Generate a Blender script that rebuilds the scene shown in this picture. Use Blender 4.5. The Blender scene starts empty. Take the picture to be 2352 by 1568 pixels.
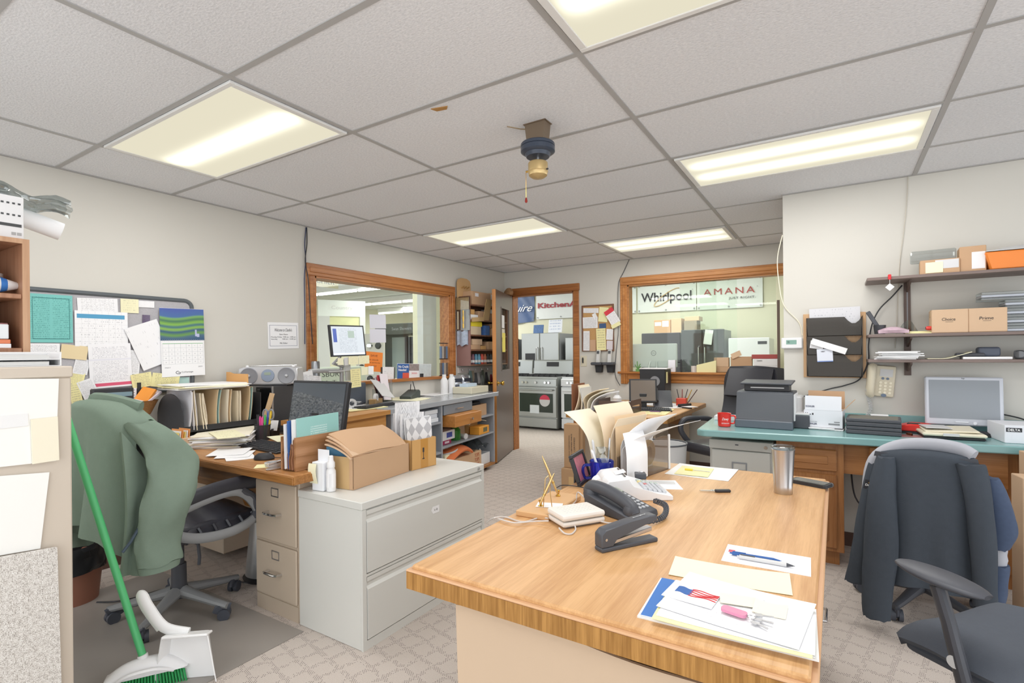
import bpy, bmesh, math, random
from mathutils import Vector, Matrix, Euler
random.seed(7)
SC = bpy.context.scene
COL = SC.collection
PI = math.pi
R = math.radians
# ------------------------------------------------------------------ camera
EYE = 1.30
FOC, YAW, SHX, SHY, ROLL = 1182.08, 0.5594, 3.635, 27.587, -0.009
_f = Vector((-math.sin(YAW), math.cos(YAW), 0))
_r0 = Vector((math.cos(YAW), math.sin(YAW), 0))
_r = _r0 * math.cos(ROLL) + Vector((0, 0, 1)) * math.sin(ROLL)
_u = Vector((0, 0, 1)) * math.cos(ROLL) - _r0 * math.sin(ROLL)
cd = bpy.data.cameras.new('camera')
cam = bpy.data.objects.new('camera', cd)
COL.objects.link(cam)
cam.matrix_world = Matrix(((_r.x, _u.x, -_f.x, 0), (_r.y, _u.y, -_f.y, 0), (_r.z, _u.z, -_f.z, EYE), (0, 0, 0, 1)))
cd.sensor_width = 36
cd.lens = FOC / 2352 * 36
cd.shift_x = -SHX / 2352
cd.shift_y = SHY / 2352
cd.clip_start = 0.02
SC.camera = cam
# ------------------------------------------------------------------ light and exposure
SC.view_settings.view_transform = 'Standard'
SC.view_settings.look = 'None'
SC.view_settings.gamma = 1
SC.view_settings.use_curve_mapping = False
SC.view_settings.exposure = 0.12
W = bpy.data.worlds.new('daylight'); SC.world = W
W.use_nodes = True
W.node_tree.nodes['Background'].inputs[0].default_value = (0.94, 0.975, 1.0, 1)
W.node_tree.nodes['Background'].inputs[1].default_value = WORLD = 1.95
PANEL = 2.6        # brightness of the office ceiling panels
LAMP = 12.5         # area lamp added just below each panel to strengthen its light
TUBE = 4.0         # brightness of the showroom tubes


def ray(px, py):
    return _r * ((px - 1176 - SHX) / FOC) + _u * ((784 + SHY - py) / FOC) + _f
def AZ(px, py, z):
    d = ray(px, py); d = d * ((z - EYE) / d.z); return Vector((d.x, d.y, z))
def AX(px, py, x):
    d = ray(px, py); d = d * (x / d.x); return Vector((x, d.y, d.z + EYE))
def AY(px, py, y):
    d = ray(px, py); d = d * (y / d.y); return Vector((d.x, y, d.z + EYE))

# ------------------------------------------------------------------ materials
def lin(c):
    if isinstance(c, str):
        c = tuple(int(c[i:i + 2], 16) for i in (0, 2, 4))
    o = []
    for v in c[:3]:
        v = v / 255
        o.append(v / 12.92 if v <= .04045 else ((v + .055) / 1.055) ** 2.4)
    return (*o, 1)
MATS = {}
def _new(name):
    m = bpy.data.materials.new(name); m.use_nodes = True
    nt = m.node_tree
    return m, nt, nt.nodes['Principled BSDF']
def _n(nt, t, **kw):
    n = nt.nodes.new(t)
    for k, v in kw.items():
        setattr(n, k, v)
    return n
def _ramp(nt, stops, fac, interp='LINEAR'):
    n = _n(nt, 'ShaderNodeValToRGB')
    e = n.color_ramp.elements
    n.color_ramp.interpolation = interp
    e[0].position, e[0].color = stops[0][0], lin(stops[0][1])
    e[1].position, e[1].color = stops[-1][0], lin(stops[-1][1])
    for p, c in stops[1:-1]:
        x = e.new(p); x.color = lin(c)
    nt.links.new(fac, n.inputs[0])
    return n.outputs[0]
def _coord(nt, scale, kind='Object', rot=(0, 0, 0)):
    tc = _n(nt, 'ShaderNodeTexCoord'); mp = _n(nt, 'ShaderNodeMapping')
    mp.inputs['Scale'].default_value = scale
    mp.inputs['Rotation'].default_value = rot
    nt.links.new(tc.outputs[kind], mp.inputs[0])
    return mp.outputs[0]
def _noise(nt, vec, scale=5, detail=3):
    n = _n(nt, 'ShaderNodeTexNoise')
    n.inputs['Scale'].default_value = scale
    n.inputs['Detail'].default_value = detail
    nt.links.new(vec, n.inputs['Vector'])
    return n.outputs['Fac']
def _math(nt, op, a, b=None, c=None):
    n = _n(nt, 'ShaderNodeMath', operation=op)
    for i, v in enumerate((a, b, c)):
        if v is None: continue
        if isinstance(v, (int, float)): n.inputs[i].default_value = v
        else: nt.links.new(v, n.inputs[i])
    return n.outputs[0]
def _mix(nt, fac, a, b):
    n = _n(nt, 'ShaderNodeMix', data_type='RGBA')
    for i, v in ((0, fac), (6, a), (7, b)):
        if isinstance(v, (int, float)): n.inputs[i].default_value = v
        elif isinstance(v, (tuple, str)): n.inputs[i].default_value = lin(v)
        else: nt.links.new(v, n.inputs[i])
    return n.outputs[2]
def _bump(nt, b, h, strength=.2, dist=.002):
    n = _n(nt, 'ShaderNodeBump')
    n.inputs['Strength'].default_value = strength
    n.inputs['Distance'].default_value = dist
    nt.links.new(h, n.inputs['Height'])
    nt.links.new(n.outputs[0], b.inputs['Normal'])

def mat(name, col='808080', rough=.5, metal=0, var=0, vs=8, bump=0, bs=200, alpha=1, trans=0, emit=0, spec=None):
    """plain surface with a faint mottling (var) and fine relief (bump)"""
    if name in MATS: return MATS[name]
    m, nt, b = _new(name)
    b.inputs['Base Color'].default_value = lin(col)
    b.inputs['Roughness'].default_value = rough
    b.inputs['Metallic'].default_value = metal
    if spec is not None: b.inputs['Specular IOR Level'].default_value = spec
    if alpha < 1: b.inputs['Alpha'].default_value = alpha
    if trans: b.inputs['Transmission Weight'].default_value = trans
    if emit:
        b.inputs['Emission Color'].default_value = lin(col)
        b.inputs['Emission Strength'].default_value = emit
    if var or bump:
        v = _coord(nt, (1, 1, 1))
        if var:
            f = _noise(nt, v, vs, 4)
            c = lin(col)
            n = _n(nt, 'ShaderNodeHueSaturation')
            n.inputs['Color'].default_value = c
            nt.links.new(_math(nt, 'MULTIPLY_ADD', f, 2 * var, 1 - var), n.inputs['Value'])
            nt.links.new(n.outputs[0], b.inputs['Base Color'])
        if bump:
            _bump(nt, b, _noise(nt, v, bs, 2), bump)
    MATS[name] = m
    return m

def wood(name, c1, c2, axis='x', scale=1.0, rough=.45, cath=.5):
    """long grain along one axis of the piece with broad cathedral figure"""
    if name in MATS: return MATS[name]
    m, nt, b = _new(name)
    s = {'x': (1.2, 26, 26), 'y': (26, 1.2, 26), 'z': (26, 26, 1.2)}[axis]
    v = _coord(nt, tuple(k * scale for k in s))
    n1 = _noise(nt, v, 1.6, 5)
    n2 = _noise(nt, v, 6.5, 3)
    w = _coord(nt, tuple(k * scale * .22 for k in s))
    wv = _n(nt, 'ShaderNodeTexWave', wave_type='RINGS', rings_direction='SPHERICAL')
    wv.inputs['Scale'].default_value = .9
    wv.inputs['Distortion'].default_value = 6
    wv.inputs['Detail'].default_value = 2
    nt.links.new(w, wv.inputs['Vector'])
    t = _math(nt, 'ADD', _math(nt, 'MULTIPLY', n1, .55), _math(nt, 'MULTIPLY', n2, .35))
    t = _math(nt, 'ADD', t, _math(nt, 'MULTIPLY', wv.outputs['Fac'], .22 * cath))
    nt.links.new(_ramp(nt, ((.36, c2), (.66, c1)), t), b.inputs['Base Color'])
    b.inputs['Roughness'].default_value = rough
    MATS[name] = m
    return m

def printed(name, base='f2f2f4', ink='606068', rows=26, cols=1, margin=.09, dens=.5, head=None, foot=None, grid=0, rough=.8, top=.06, bot=.06, tone=None, box=False):
    """paper with printed lines of words across its local x, y; head/foot = (colour, from, to) bands in fractions of its height"""
    if name in MATS: return MATS[name]
    m, nt, b = _new(name)
    tc = _n(nt, 'ShaderNodeTexCoord'); sp = _n(nt, 'ShaderNodeSeparateXYZ')
    nt.links.new(tc.outputs['Generated'], sp.inputs[0])
    x, y = sp.outputs[0], sp.outputs[1]
    ry = _math(nt, 'MULTIPLY', y, rows)
    line = _math(nt, 'LESS_THAN', _math(nt, 'FRACT', ry), .45)
    cell = _math(nt, 'FLOOR', ry)
    cb = _n(nt, 'ShaderNodeCombineXYZ')
    nt.links.new(_math(nt, 'MULTIPLY', x, 52), cb.inputs[0])
    nt.links.new(_math(nt, 'MULTIPLY', cell, 7.31), cb.inputs[1])
    ns = _noise(nt, cb.outputs[0], 1.0, 3)
    word = _math(nt, 'GREATER_THAN', ns, 1 - dens)
    f = _math(nt, 'MULTIPLY', line, word)
    cx = _math(nt, 'FRACT', _math(nt, 'MULTIPLY', x, cols))
    mg = margin * (1 if cols == 1 else .8)
    for e in (_math(nt, 'GREATER_THAN', cx, mg), _math(nt, 'LESS_THAN', cx, 1 - mg), _math(nt, 'GREATER_THAN', y, bot), _math(nt, 'LESS_THAN', y, 1 - top)):
        f = _math(nt, 'MULTIPLY', f, e)
    c = _mix(nt, _math(nt, 'MULTIPLY', f, .55), base, ink)
    if grid:
        gx = _math(nt, 'LESS_THAN', _math(nt, 'FRACT', _math(nt, 'MULTIPLY', x, grid)), .05)
        gy = _math(nt, 'LESS_THAN', _math(nt, 'FRACT', _math(nt, 'MULTIPLY', y, grid)), .05)
        g = _math(nt, 'MULTIPLY', _math(nt, 'MAXIMUM', gx, gy), .25)
        c = _mix(nt, g, c, ink)
    if box:
        d = _math(nt, 'MINIMUM', _math(nt, 'MINIMUM', x, _math(nt, 'SUBTRACT', 1, x)), _math(nt, 'MINIMUM', y, _math(nt, 'SUBTRACT', 1, y)))
        k = _math(nt, 'MULTIPLY', _math(nt, 'GREATER_THAN', d, .07), _math(nt, 'LESS_THAN', d, .085))
        c = _mix(nt, k, c, ink)
    for hd in (head, foot, tone):
        if hd:
            k = _math(nt, 'MULTIPLY', _math(nt, 'GREATER_THAN', y, hd[1]), _math(nt, 'LESS_THAN', y, hd[2]))
            if len(hd) > 3:
                k = _math(nt, 'MULTIPLY', k, _math(nt, 'MULTIPLY', _math(nt, 'GREATER_THAN', x, hd[3]), _math(nt, 'LESS_THAN', x, hd[4])))
            c = _mix(nt, k, c, hd[0])
    nt.links.new(c, b.inputs['Base Color'])
    b.inputs['Roughness'].default_value = rough
    MATS[name] = m
    return m

# ------------------------------------------------------------------ mesh collector
class MB:
    def __init__(s):
        s.bm = bmesh.new(); s.mi = 0; s.rounded = False
    def _tag(s, faces):
        for f in faces: f.material_index = s.mi
    def _xf(s, verts, rot, about):
        if rot is None: return
        m = Euler(rot).to_matrix() if not isinstance(rot, Matrix) else rot
        for v in verts: v.co = about + m @ (v.co - about)
    def box(s, x0, x1, y0, y1, z0, z1, bev=0, seg=1, rot=None, about=None):
        P = [(x, y, z) for x in (x0, x1) for y in (y0, y1) for z in (z0, z1)]
        vs = [s.bm.verts.new(p) for p in P]
        fs = [s.bm.faces.new([vs[i] for i in q]) for q in ((0, 1, 3, 2), (4, 6, 7, 5), (0, 4, 5, 1), (2, 3, 7, 6), (0, 2, 6, 4), (1, 5, 7, 3))]
        s._tag(fs)
        if bev:
            es = list({e for f in fs for e in f.edges})
            r = bmesh.ops.bevel(s.bm, geom=es + vs, offset=bev, segments=seg, affect='EDGES', profile=.5, clamp_overlap=True)
            vs = list({v for f in r['faces'] for v in f.verts} | {v for v in vs if v.is_valid})
            if seg > 1: s.rounded = True
        s._xf(vs, rot, Vector(about) if about is not None else Vector(((x0 + x1) / 2, (y0 + y1) / 2, (z0 + z1) / 2)))
        return s
    def cyl(s, p0, p1, r0, r1=None, n=16, caps=True):
        p0, p1 = Vector(p0), Vector(p1); r1 = r0 if r1 is None else r1
        d = (p1 - p0).normalized()
        a = d.orthogonal().normalized(); b = d.cross(a)
        rings = []
        for p, r in ((p0, r0), (p1, r1)):
            rings.append([s.bm.verts.new(p + (a * math.cos(2 * PI * i / n) + b * math.sin(2 * PI * i / n)) * r) for i in range(n)])
        fs = [s.bm.faces.new((rings[0][i], rings[0][(i + 1) % n], rings[1][(i + 1) % n], rings[1][i])) for i in range(n)]
        if caps:
            fs.append(s.bm.faces.new(rings[0][::-1])); fs.append(s.bm.faces.new(rings[1]))
        s._tag(fs)
        return s
    def lathe(s, prof, o=(0, 0, 0), n=24, rot=None, sx=1, sy=1):
        o = Vector(o); rings = []; new = []
        for r, z in prof:
            if r < 1e-5:
                v = s.bm.verts.new(o + Vector((0, 0, z))); rings.append([v]); new.append(v)
            else:
                q = [s.bm.verts.new(o + Vector((r * sx * math.cos(2 * PI * i / n), r * sy * math.sin(2 * PI * i / n), z))) for i in range(n)]
                rings.append(q); new += q
        fs = []
        for a, b in zip(rings, rings[1:]):
            for i in range(n):
                j = (i + 1) % n
                if len(a) == 1 and len(b) == 1: continue
                if len(a) == 1: fs.append(s.bm.faces.new((a[0], b[j], b[i])))
                elif len(b) == 1: fs.append(s.bm.faces.new((a[i], a[j], b[0])))
                else: fs.append(s.bm.faces.new((a[i], a[j], b[j], b[i])))
        s._tag(fs)
        s._xf(new, rot, o)
        return s
    def tube(s, pts, r, n=8, closed=False, rs=None, flat=1.0):
        pts = [Vector(p) for p in pts]
        N = len(pts); rings = []
        prev = None
        for i, p in enumerate(pts):
            if closed: t = pts[(i + 1) % N] - pts[i - 1]
            else: t = pts[min(i + 1, N - 1)] - pts[max(i - 1, 0)]
            t.normalize()
            a = prev - t * prev.dot(t) if prev is not None else (Vector((0, 0, 1)).cross(t) if abs(t.z) < .95 else t.orthogonal())
            if a.length < 1e-6: a = t.orthogonal()
            a.normalize(); prev = a
            b = t.cross(a)
            q = rs[i] if rs else r
            rings.append([s.bm.verts.new(p + a * math.cos(2 * PI * k / n) * q + b * math.sin(2 * PI * k / n) * q * flat) for k in range(n)])
        fs = []
        for i in range(N if closed else N - 1):
            A, B = rings[i], rings[(i + 1) % N]
            fs += [s.bm.faces.new((A[k], A[(k + 1) % n], B[(k + 1) % n], B[k])) for k in range(n)]
        if not closed:
            fs.append(s.bm.faces.new(rings[0][::-1])); fs.append(s.bm.faces.new(rings[-1]))
        s._tag(fs)
        return s
    def prism(s, poly, h0, h1, axis='z', bev=0):
        """polygon extruded along an axis; poly = 2-d points in the other two axes (x,y | x,z | y,z)"""
        f = {'z': lambda a, b, h: (a, b, h), 'y': lambda a, b, h: (a, h, b), 'x': lambda a, b, h: (h, a, b)}[axis]
        lo = [s.bm.verts.new(f(a, b, h0)) for a, b in poly]; hi = [s.bm.verts.new(f(a, b, h1)) for a, b in poly]
        n = len(poly)
        fs = [s.bm.faces.new((lo[i], lo[(i + 1) % n], hi[(i + 1) % n], hi[i])) for i in range(n)]
        fs += [s.bm.faces.new(lo[::-1]), s.bm.faces.new(hi)]
        s._tag(fs)
        if bev:
            es = list({e for q in fs for e in q.edges})
            bmesh.ops.bevel(s.bm, geom=es, offset=bev, segments=1, affect='EDGES', clamp_overlap=True)
        return s
    def sheet(s, fn, nu, nv, th=.0006):
        """surface fn(u,v) with a thickness"""
        G = [[Vector(fn(i / nu, j / nv)) for j in range(nv + 1)] for i in range(nu + 1)]
        def nrm(i, j):
            a = G[min(i + 1, nu)][j] - G[max(i - 1, 0)][j]; b = G[i][min(j + 1, nv)] - G[i][max(j - 1, 0)]
            c = a.cross(b); return c.normalized() if c.length > 1e-12 else Vector((0, 0, 1))
        T = [[s.bm.verts.new(G[i][j] + nrm(i, j) * th / 2) for j in range(nv + 1)] for i in range(nu + 1)]
        B = [[s.bm.verts.new(G[i][j] - nrm(i, j) * th / 2) for j in range(nv + 1)] for i in range(nu + 1)]
        fs = []
        for i in range(nu):
            for j in range(nv):
                fs.append(s.bm.faces.new((T[i][j], T[i + 1][j], T[i + 1][j + 1], T[i][j + 1])))
                fs.append(s.bm.faces.new((B[i][j], B[i][j + 1], B[i + 1][j + 1], B[i + 1][j])))
        for i in range(nu):
            fs.append(s.bm.faces.new((T[i][0], B[i][0], B[i + 1][0], T[i + 1][0])))
            fs.append(s.bm.faces.new((T[i][nv], T[i + 1][nv], B[i + 1][nv], B[i][nv])))
        for j in range(nv):
            fs.append(s.bm.faces.new((T[0][j], T[0][j + 1], B[0][j + 1], B[0][j])))
            fs.append(s.bm.faces.new((T[nu][j], B[nu][j], B[nu][j + 1], T[nu][j + 1])))
        s._tag(fs)
        return s

def obj(name, mb, m=None, parent=None, loc=None, rot=None, smooth=35, wn=False):
    me = bpy.data.meshes.new(name)
    bmesh.ops.recalc_face_normals(mb.bm, faces=mb.bm.faces)
    mb.bm.to_mesh(me)
    rd = mb.rounded
    mb.bm.free()
    for k in (m if isinstance(m, (list, tuple)) else [m]):
        if k is not None: me.materials.append(k)
    me.polygons.foreach_set('use_smooth', [True] * len(me.polygons))
    me.set_sharp_from_angle(angle=R(smooth))
    o = bpy.data.objects.new(name, me); COL.objects.link(o)
    if parent is not None: o.parent = parent
    if loc is not None: o.location = loc
    if rot is not None:
        if isinstance(rot, Matrix): o.rotation_euler = rot.to_euler()
        elif isinstance(rot, (int, float)): o.rotation_euler = (0, 0, rot)
        else: o.rotation_euler = rot
    if wn or rd:
        w = o.modifiers.new('wn', 'WEIGHTED_NORMAL'); w.keep_sharp = True
    return o
def tag(o, label, cat, group=None, kind=None):
    o['label'] = label; o['category'] = cat
    if group: o['group'] = group
    if kind: o['kind'] = kind
    return o
def thing(name, label, cat, loc=(0, 0, 0), rot=0, group=None):
    o = bpy.data.objects.new(name, None); COL.objects.link(o)
    o.empty_display_size = .1
    o.location = loc
    if isinstance(rot, Matrix): o.rotation_euler = rot.to_euler()
    elif isinstance(rot, (int, float)): o.rotation_euler = (0, 0, rot)
    else: o.rotation_euler = rot
    return tag(o, label, cat, group)
def struct(name, mb, m, parent=None, label=None):
    o = obj(name, mb, m, parent)
    if parent is None: o['kind'] = 'structure'
    if label: o['label'] = label
    return o
def dup(root, loc, rot=None, label=None, group=None):
    r = root.copy(); COL.objects.link(r); r.location = loc
    if rot is not None: r.rotation_euler = (0, 0, rot) if isinstance(rot, (int, float)) else rot
    if label: r['label'] = label
    if group: r['group'] = group
    for ch in list(root.children):
        c = ch.copy(); COL.objects.link(c); c.parent = r
        for g in list(ch.children):
            d = g.copy(); COL.objects.link(d); d.parent = c
    return r
# walls as drawing boards: local x runs to the viewer's right, y up, z out of the wall
WL = Matrix(((0, 0, 1), (1, 0, 0), (0, 1, 0)))      # left wall, faces +x
WB = Matrix(((1, 0, 0), (0, 0, -1), (0, 1, 0)))     # back and right walls, face -y
def spin(base, a):
    return base @ Matrix.Rotation(a, 3, 'Z')

FONT_CACHE = {}
def lettering(s, w, h, m, parent=None, loc=(0, 0, 0), rot=None, depth=.0006, name='lettering', shear=0, space=1.0, bold=0):
    """words as thin raised letters, w wide and h high, centred on loc in the local xy plane"""
    cu = bpy.data.curves.new(name, 'FONT'); cu.body = s; cu.size = 1; cu.extrude = 0; cu.resolution_u = 3
    cu.shear = shear; cu.space_character = space; cu.offset = bold
    t = bpy.data.objects.new(name, cu)
    me = bpy.data.meshes.new_from_object(t)
    bpy.data.objects.remove(t); bpy.data.curves.remove(cu)
    xs = [v.co.x for v in me.vertices]; ys = [v.co.y for v in me.vertices]
    x0, x1, y0, y1 = min(xs), max(xs), min(ys), max(ys)
    sx = w / (x1 - x0); sy = h / (y1 - y0) if h else sx
    bm = bmesh.new(); bm.from_mesh(me); bpy.data.meshes.remove(me)
    for v in bm.verts:
        v.co = ((v.co.x - (x0 + x1) / 2) * sx, (v.co.y - (y0 + y1) / 2) * sy, 0)
    r = bmesh.ops.extrude_face_region(bm, geom=bm.faces[:])
    for v in r['geom']:
        if isinstance(v, bmesh.types.BMVert): v.co.z += depth
    mb = MB(); mb.bm.free(); mb.bm = bm
    return obj(name, mb, m, parent, loc, rot, smooth=20)
def rrect(w, h, r, n=5):
    out = []
    for cx, cy, a in ((w / 2 - r, h / 2 - r, 0), (-w / 2 + r, h / 2 - r, 90), (-w / 2 + r, -h / 2 + r, 180), (w / 2 - r, -h / 2 + r, 270)):
        for i in range(n + 1):
            t = R(a + 90 * i / n); out.append((cx + r * math.cos(t), cy + r * math.sin(t)))
    return out
def smoothpath(pts, k=6, closed=False):
    """Catmull-Rom through points"""
    P = [Vector(p) for p in pts]; n = len(P); out = []
    for i in range(n if closed else n - 1):
        p0 = P[i - 1] if closed or i > 0 else P[i]; p1 = P[i]; p2 = P[(i + 1) % n]
        p3 = P[(i + 2) % n] if closed or i + 2 < n else p2
        for j in range(k):
            t = j / k
            out.append(.5 * (2 * p1 + (p2 - p0) * t + (2 * p0 - 5 * p1 + 4 * p2 - p3) * t * t + (3 * p1 - p0 - 3 * p2 + p3) * t ** 3))
    if not closed: out.append(P[-1])
    return out
# ================================================================== SETTING
HC = 2.40
XL, YB, YR, XR = -3.82, 5.88, 4.09, -0.31
GX = [-3.2307 + 1.2192 * k for k in range(5)]
GY = [1.1245 + .6096 * j for j in range(-5, 8)]

def wall_mat():
    return mat('painted wall', 'd3d0c8', .75, var=.015, vs=2, bump=.05, bs=60)
M_WALL = wall_mat()
M_SHOW = mat('showroom wall', 'dcdac2', .8, var=.01)
M_WHITE = mat('white enamel', 'e8e8e6', .4)
M_OAK = wood('orange oak', 'c98a4a', 'a4662c', 'x', 1.0, .4)
M_OAKZ = wood('orange oak upright', 'c98a4a', 'a4662c', 'z', 1.0, .4)
M_OAKY = wood('orange oak along wall', 'bf8048', '96592a', 'y', 1.0, .4)
M_BASE = mat('brown vinyl', '5a4238', .6)

def carpet():
    m, nt, b = _new('carpet')
    tc = _n(nt, 'ShaderNodeTexCoord'); sp = _n(nt, 'ShaderNodeSeparateXYZ')
    mp = _n(nt, 'ShaderNodeMapping'); mp.inputs['Rotation'].default_value = (0, 0, R(12))
    nt.links.new(tc.outputs['Object'], mp.inputs[0]); nt.links.new(mp.outputs[0], sp.inputs[0])
    x, y = sp.outputs[0], sp.outputs[1]
    k = 2 * PI / .0115
    dot = _math(nt, 'GREATER_THAN', _math(nt, 'MULTIPLY', _math(nt, 'SINE', _math(nt, 'MULTIPLY', x, k)), _math(nt, 'SINE', _math(nt, 'MULTIPLY', y, k))), .42)
    bx = _math(nt, 'LESS_THAN', _math(nt, 'FRACT', _math(nt, 'MULTIPLY', x, 1 / .092)), .26)
    by = _math(nt, 'LESS_THAN', _math(nt, 'FRACT', _math(nt, 'MULTIPLY', y, 1 / .092)), .26)
    band = _math(nt, 'MAXIMUM', bx, by)
    ns = _noise(nt, tc.outputs['Object'], 55, 2)
    f = _math(nt, 'MULTIPLY', _math(nt, 'MULTIPLY', dot, band), _math(nt, 'GREATER_THAN', ns, .46))
    fine = _noise(nt, tc.outputs['Object'], 420, 2)
    big = _noise(nt, tc.outputs['Object'], 1.1, 3)
    base = _ramp(nt, ((.3, 'b3a89f'), (.7, 'd8cec6')), _math(nt, 'ADD', _math(nt, 'MULTIPLY', fine, .75), _math(nt, 'MULTIPLY', big, .25)))
    c = _mix(nt, _math(nt, 'MULTIPLY', f, .85), base, '625956')
    nt.links.new(c, b.inputs['Base Color'])
    b.inputs['Roughness'].default_value = .95
    b.inputs['Specular IOR Level'].default_value = .1
    _bump(nt, b, fine, .3, .003)
    return m
struct('floor', MB().box(-16, 3.4, -2.0, 17, -.1, 0), carpet())

def tilemat():
    m, nt, b = _new('mineral fibre tile')
    v = _coord(nt, (1, 1, 1)); v2 = _coord(nt, (70, 150, 100))
    n = _noise(nt, v, 150, 3); n2 = _noise(nt, v2, 1, 3); big = _noise(nt, v, .9, 2)
    t = _math(nt, 'ADD', _math(nt, 'MULTIPLY', n2, .5), _math(nt, 'ADD', _math(nt, 'MULTIPLY', n, .35), _math(nt, 'MULTIPLY', big, .15)))
    nt.links.new(_ramp(nt, ((.34, 'd6d8dc'), (.6, 'ecedf0')), t), b.inputs['Base Color'])
    b.inputs['Roughness'].default_value = .95
    b.inputs['Specular IOR Level'].default_value = .1
    _bump(nt, b, t, .5, .006)
    return m
ceil = struct('ceiling', MB().box(XL - .13, 3.4, -2.0, YB + .13, HC, HC + .08), tilemat())
g = MB()
M_TBAR = mat('ceiling grid', 'aeadac', .5)
for x in GX: g.box(x - .012, x + .012, -2.0, YB, HC - .004, HC + .002)
for y in GY: g.box(XL, 3.4, y - .012, y + .012, HC - .0037, HC + .002)
for y0, y1, x0, x1 in ((-2, YB, XL, XL + .022), (YB - .022, YB, XL, XR), (YR - .022, YR, XR, 3.4)):
    g.box(x0, x1, y0, y1, HC - .005, HC + .002)
tb = struct('trim_ceiling', g, M_TBAR, label='grey metal ceiling grid between the tiles')
# left wall with the cashier window
WY0, WY1, WZ0, WZ1 = 2.86, 4.695, 1.04, 1.985
w = MB()
for a in ((-2.0, WY0, 0, HC), (WY1, YB + .13, 0, HC), (WY0, WY1, 0, WZ0), (WY0, WY1, WZ1, HC)):
    w.box(XL - .13, XL, a[0], a[1], a[2], a[3])
struct('wall_left', w, M_WALL)
# back wall: doorway and service window
DX0, DX1, DZ = -3.70, -2.785, 2.08
BX0, BX1, BZ0, BZ1 = -2.085, -.31, 1.075, 2.095
w = MB()
for a in ((XL - .13, DX0, 0, HC), (DX0, DX1, DZ, HC), (DX1, BX0, 0, HC), (BX0, BX1, 0, BZ0), (BX0, BX1, BZ1, HC)):
    w.box(a[0], a[1], YB, YB + .13, a[2], a[3])
struct('wall_back', w, M_WALL)
struct('wall_right', MB().box(XR, 3.4, YR, YB + .13, 0, HC), M_WALL)
# window_1: cashier window in the left wall
w1 = MB()
for (y0, y1, z0, z1) in ((2.775, 4.79, 1.985, 2.09), (2.775, 2.86, 1.0, 1.985), (4.695, 4.79, 1.0, 1.985)):
    w1.box(XL, XL + .018, y0, y1, z0, z1, .004)
    iy0, iy1, iz0, iz1 = (y0 + .03, y1 - .03, z0 + .028, z1 - .03) if z0 > 1.5 else (y0 + .026, y1 - .022, z0, z1)
    w1.box(XL + .012, XL + .026, iy0, iy1, iz0, iz1, .005)
w1.box(XL - .13, XL + .01, 2.86, 2.875, 1.04, 1.985).box(XL - .13, XL + .01, 4.68, 4.695, 1.04, 1.985).box(XL - .13, XL + .01, 2.86, 4.695, 1.97, 1.985)
w1.box(XL - .13, XL + .04, 2.80, 4.76, 1.02, 1.05, .004)
win1 = struct('window_1', w1, M_OAKY)
def glassmat(name, a=.10, tint='e6efe8'):
    if name in MATS: return MATS[name]
    m, nt, b = _new(name)
    tr = _n(nt, 'ShaderNodeBsdfTransparent'); gl = _n(nt, 'ShaderNodeBsdfGlossy'); mx = _n(nt, 'ShaderNodeMixShader')
    gl.inputs['Roughness'].default_value = .02
    tr.inputs[0].default_value = lin(tint)
    mx.inputs[0].default_value = a
    nt.links.new(tr.outputs[0], mx.inputs[1]); nt.links.new(gl.outputs[0], mx.inputs[2])
    nt.links.new(mx.outputs[0], nt.nodes['Material Output'].inputs[0])
    MATS[name] = m
    return m
M_GLASS = glassmat('window glass', .03, 'f9fcf9')
M_CLEAR = glassmat('clear plastic', .12, 'e9ecec')
obj('pane', MB().box(XL - .07, XL - .064, 2.87, 4.69, 1.045, 1.975), M_GLASS, win1)
# window_2: wide service window in the back wall
w2 = MB()
for (x0, x1, z0, z1) in ((-2.17, XR, 2.095, 2.19), (-2.17, -2.085, .93, 2.095)):
    w2.box(x0, x1, YB - .018, YB, z0, z1, .004)
    w2.box(x0 + .03, x1 - .022, YB - .028, YB - .01, z0 + .03 if z0 > 2 else z0, z1 - .02, .005)
w2.box(-2.085, XR, YB - .018, YB, .95, 1.05, .004).box(-2.085, XR, YB - .026, YB - .01, .985, 1.03, .005)
w2.box(-2.2, XR, YB - .05, YB + .13, 1.05, 1.075, .005)
w2.box(-2.085, -2.07, YB, YB + .13, 1.07, 2.095).box(-2.085, XR, YB, YB + .13, 2.08, 2.095)
win2 = struct('window_2', w2, M_OAK)
pn = MB()
for a, b_, y in ((-2.07, -1.1, .05), (-1.28, -.52, .08), (-1.5, -.9, .1)):
    pn.box(a, b_, YB + y, YB + y + .006, 1.08, 2.08)
obj('pane', pn, M_GLASS, win2)
# doorway casing and the opened metal door
d = MB()
for (x0, x1, z0, z1) in ((-3.775, -2.70, 2.08, 2.17), (-3.775, -3.70, 0, 2.08), (-2.785, -2.71, 0, 2.08)):
    d.box(x0, x1, YB - .018, YB, z0, z1, .005)
d.box(-3.7, -3.685, YB, YB + .13, 0, 2.08).box(-2.80, -2.785, YB, YB + .13, 0, 2.08).box(-3.7, -2.785, YB, YB + .13, 2.065, 2.08)
struct('trim_1', d, wood('door casing oak', 'b87438', '8e5426', 'x', 1, .4), label='orange oak casing round the showroom doorway')
DA = math.atan2(5.0 - 5.85, -3.40 + 3.70)      # door swung into the room
DL = .89
door = bpy.data.objects.new('door_1', None); COL.objects.link(door); door['kind'] = 'structure'
door['label'] = 'open brown metal door with a narrow glass pane'
door.location = (-3.70, 5.85, 0); door.rotation_euler = (0, 0, DA)
M_DOOR = mat('brown steel door', '6b5d54', .3, 0, var=.04, vs=3)
o = MB()
for a in ((0, .22, .02, 2.06), (.62, DL - .004, .02, 2.06), (.22, .62, .02, 1.10), (.22, .62, 1.86, 2.06)):
    o.box(a[0], a[1], -.022, .022, a[2], a[3])
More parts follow.
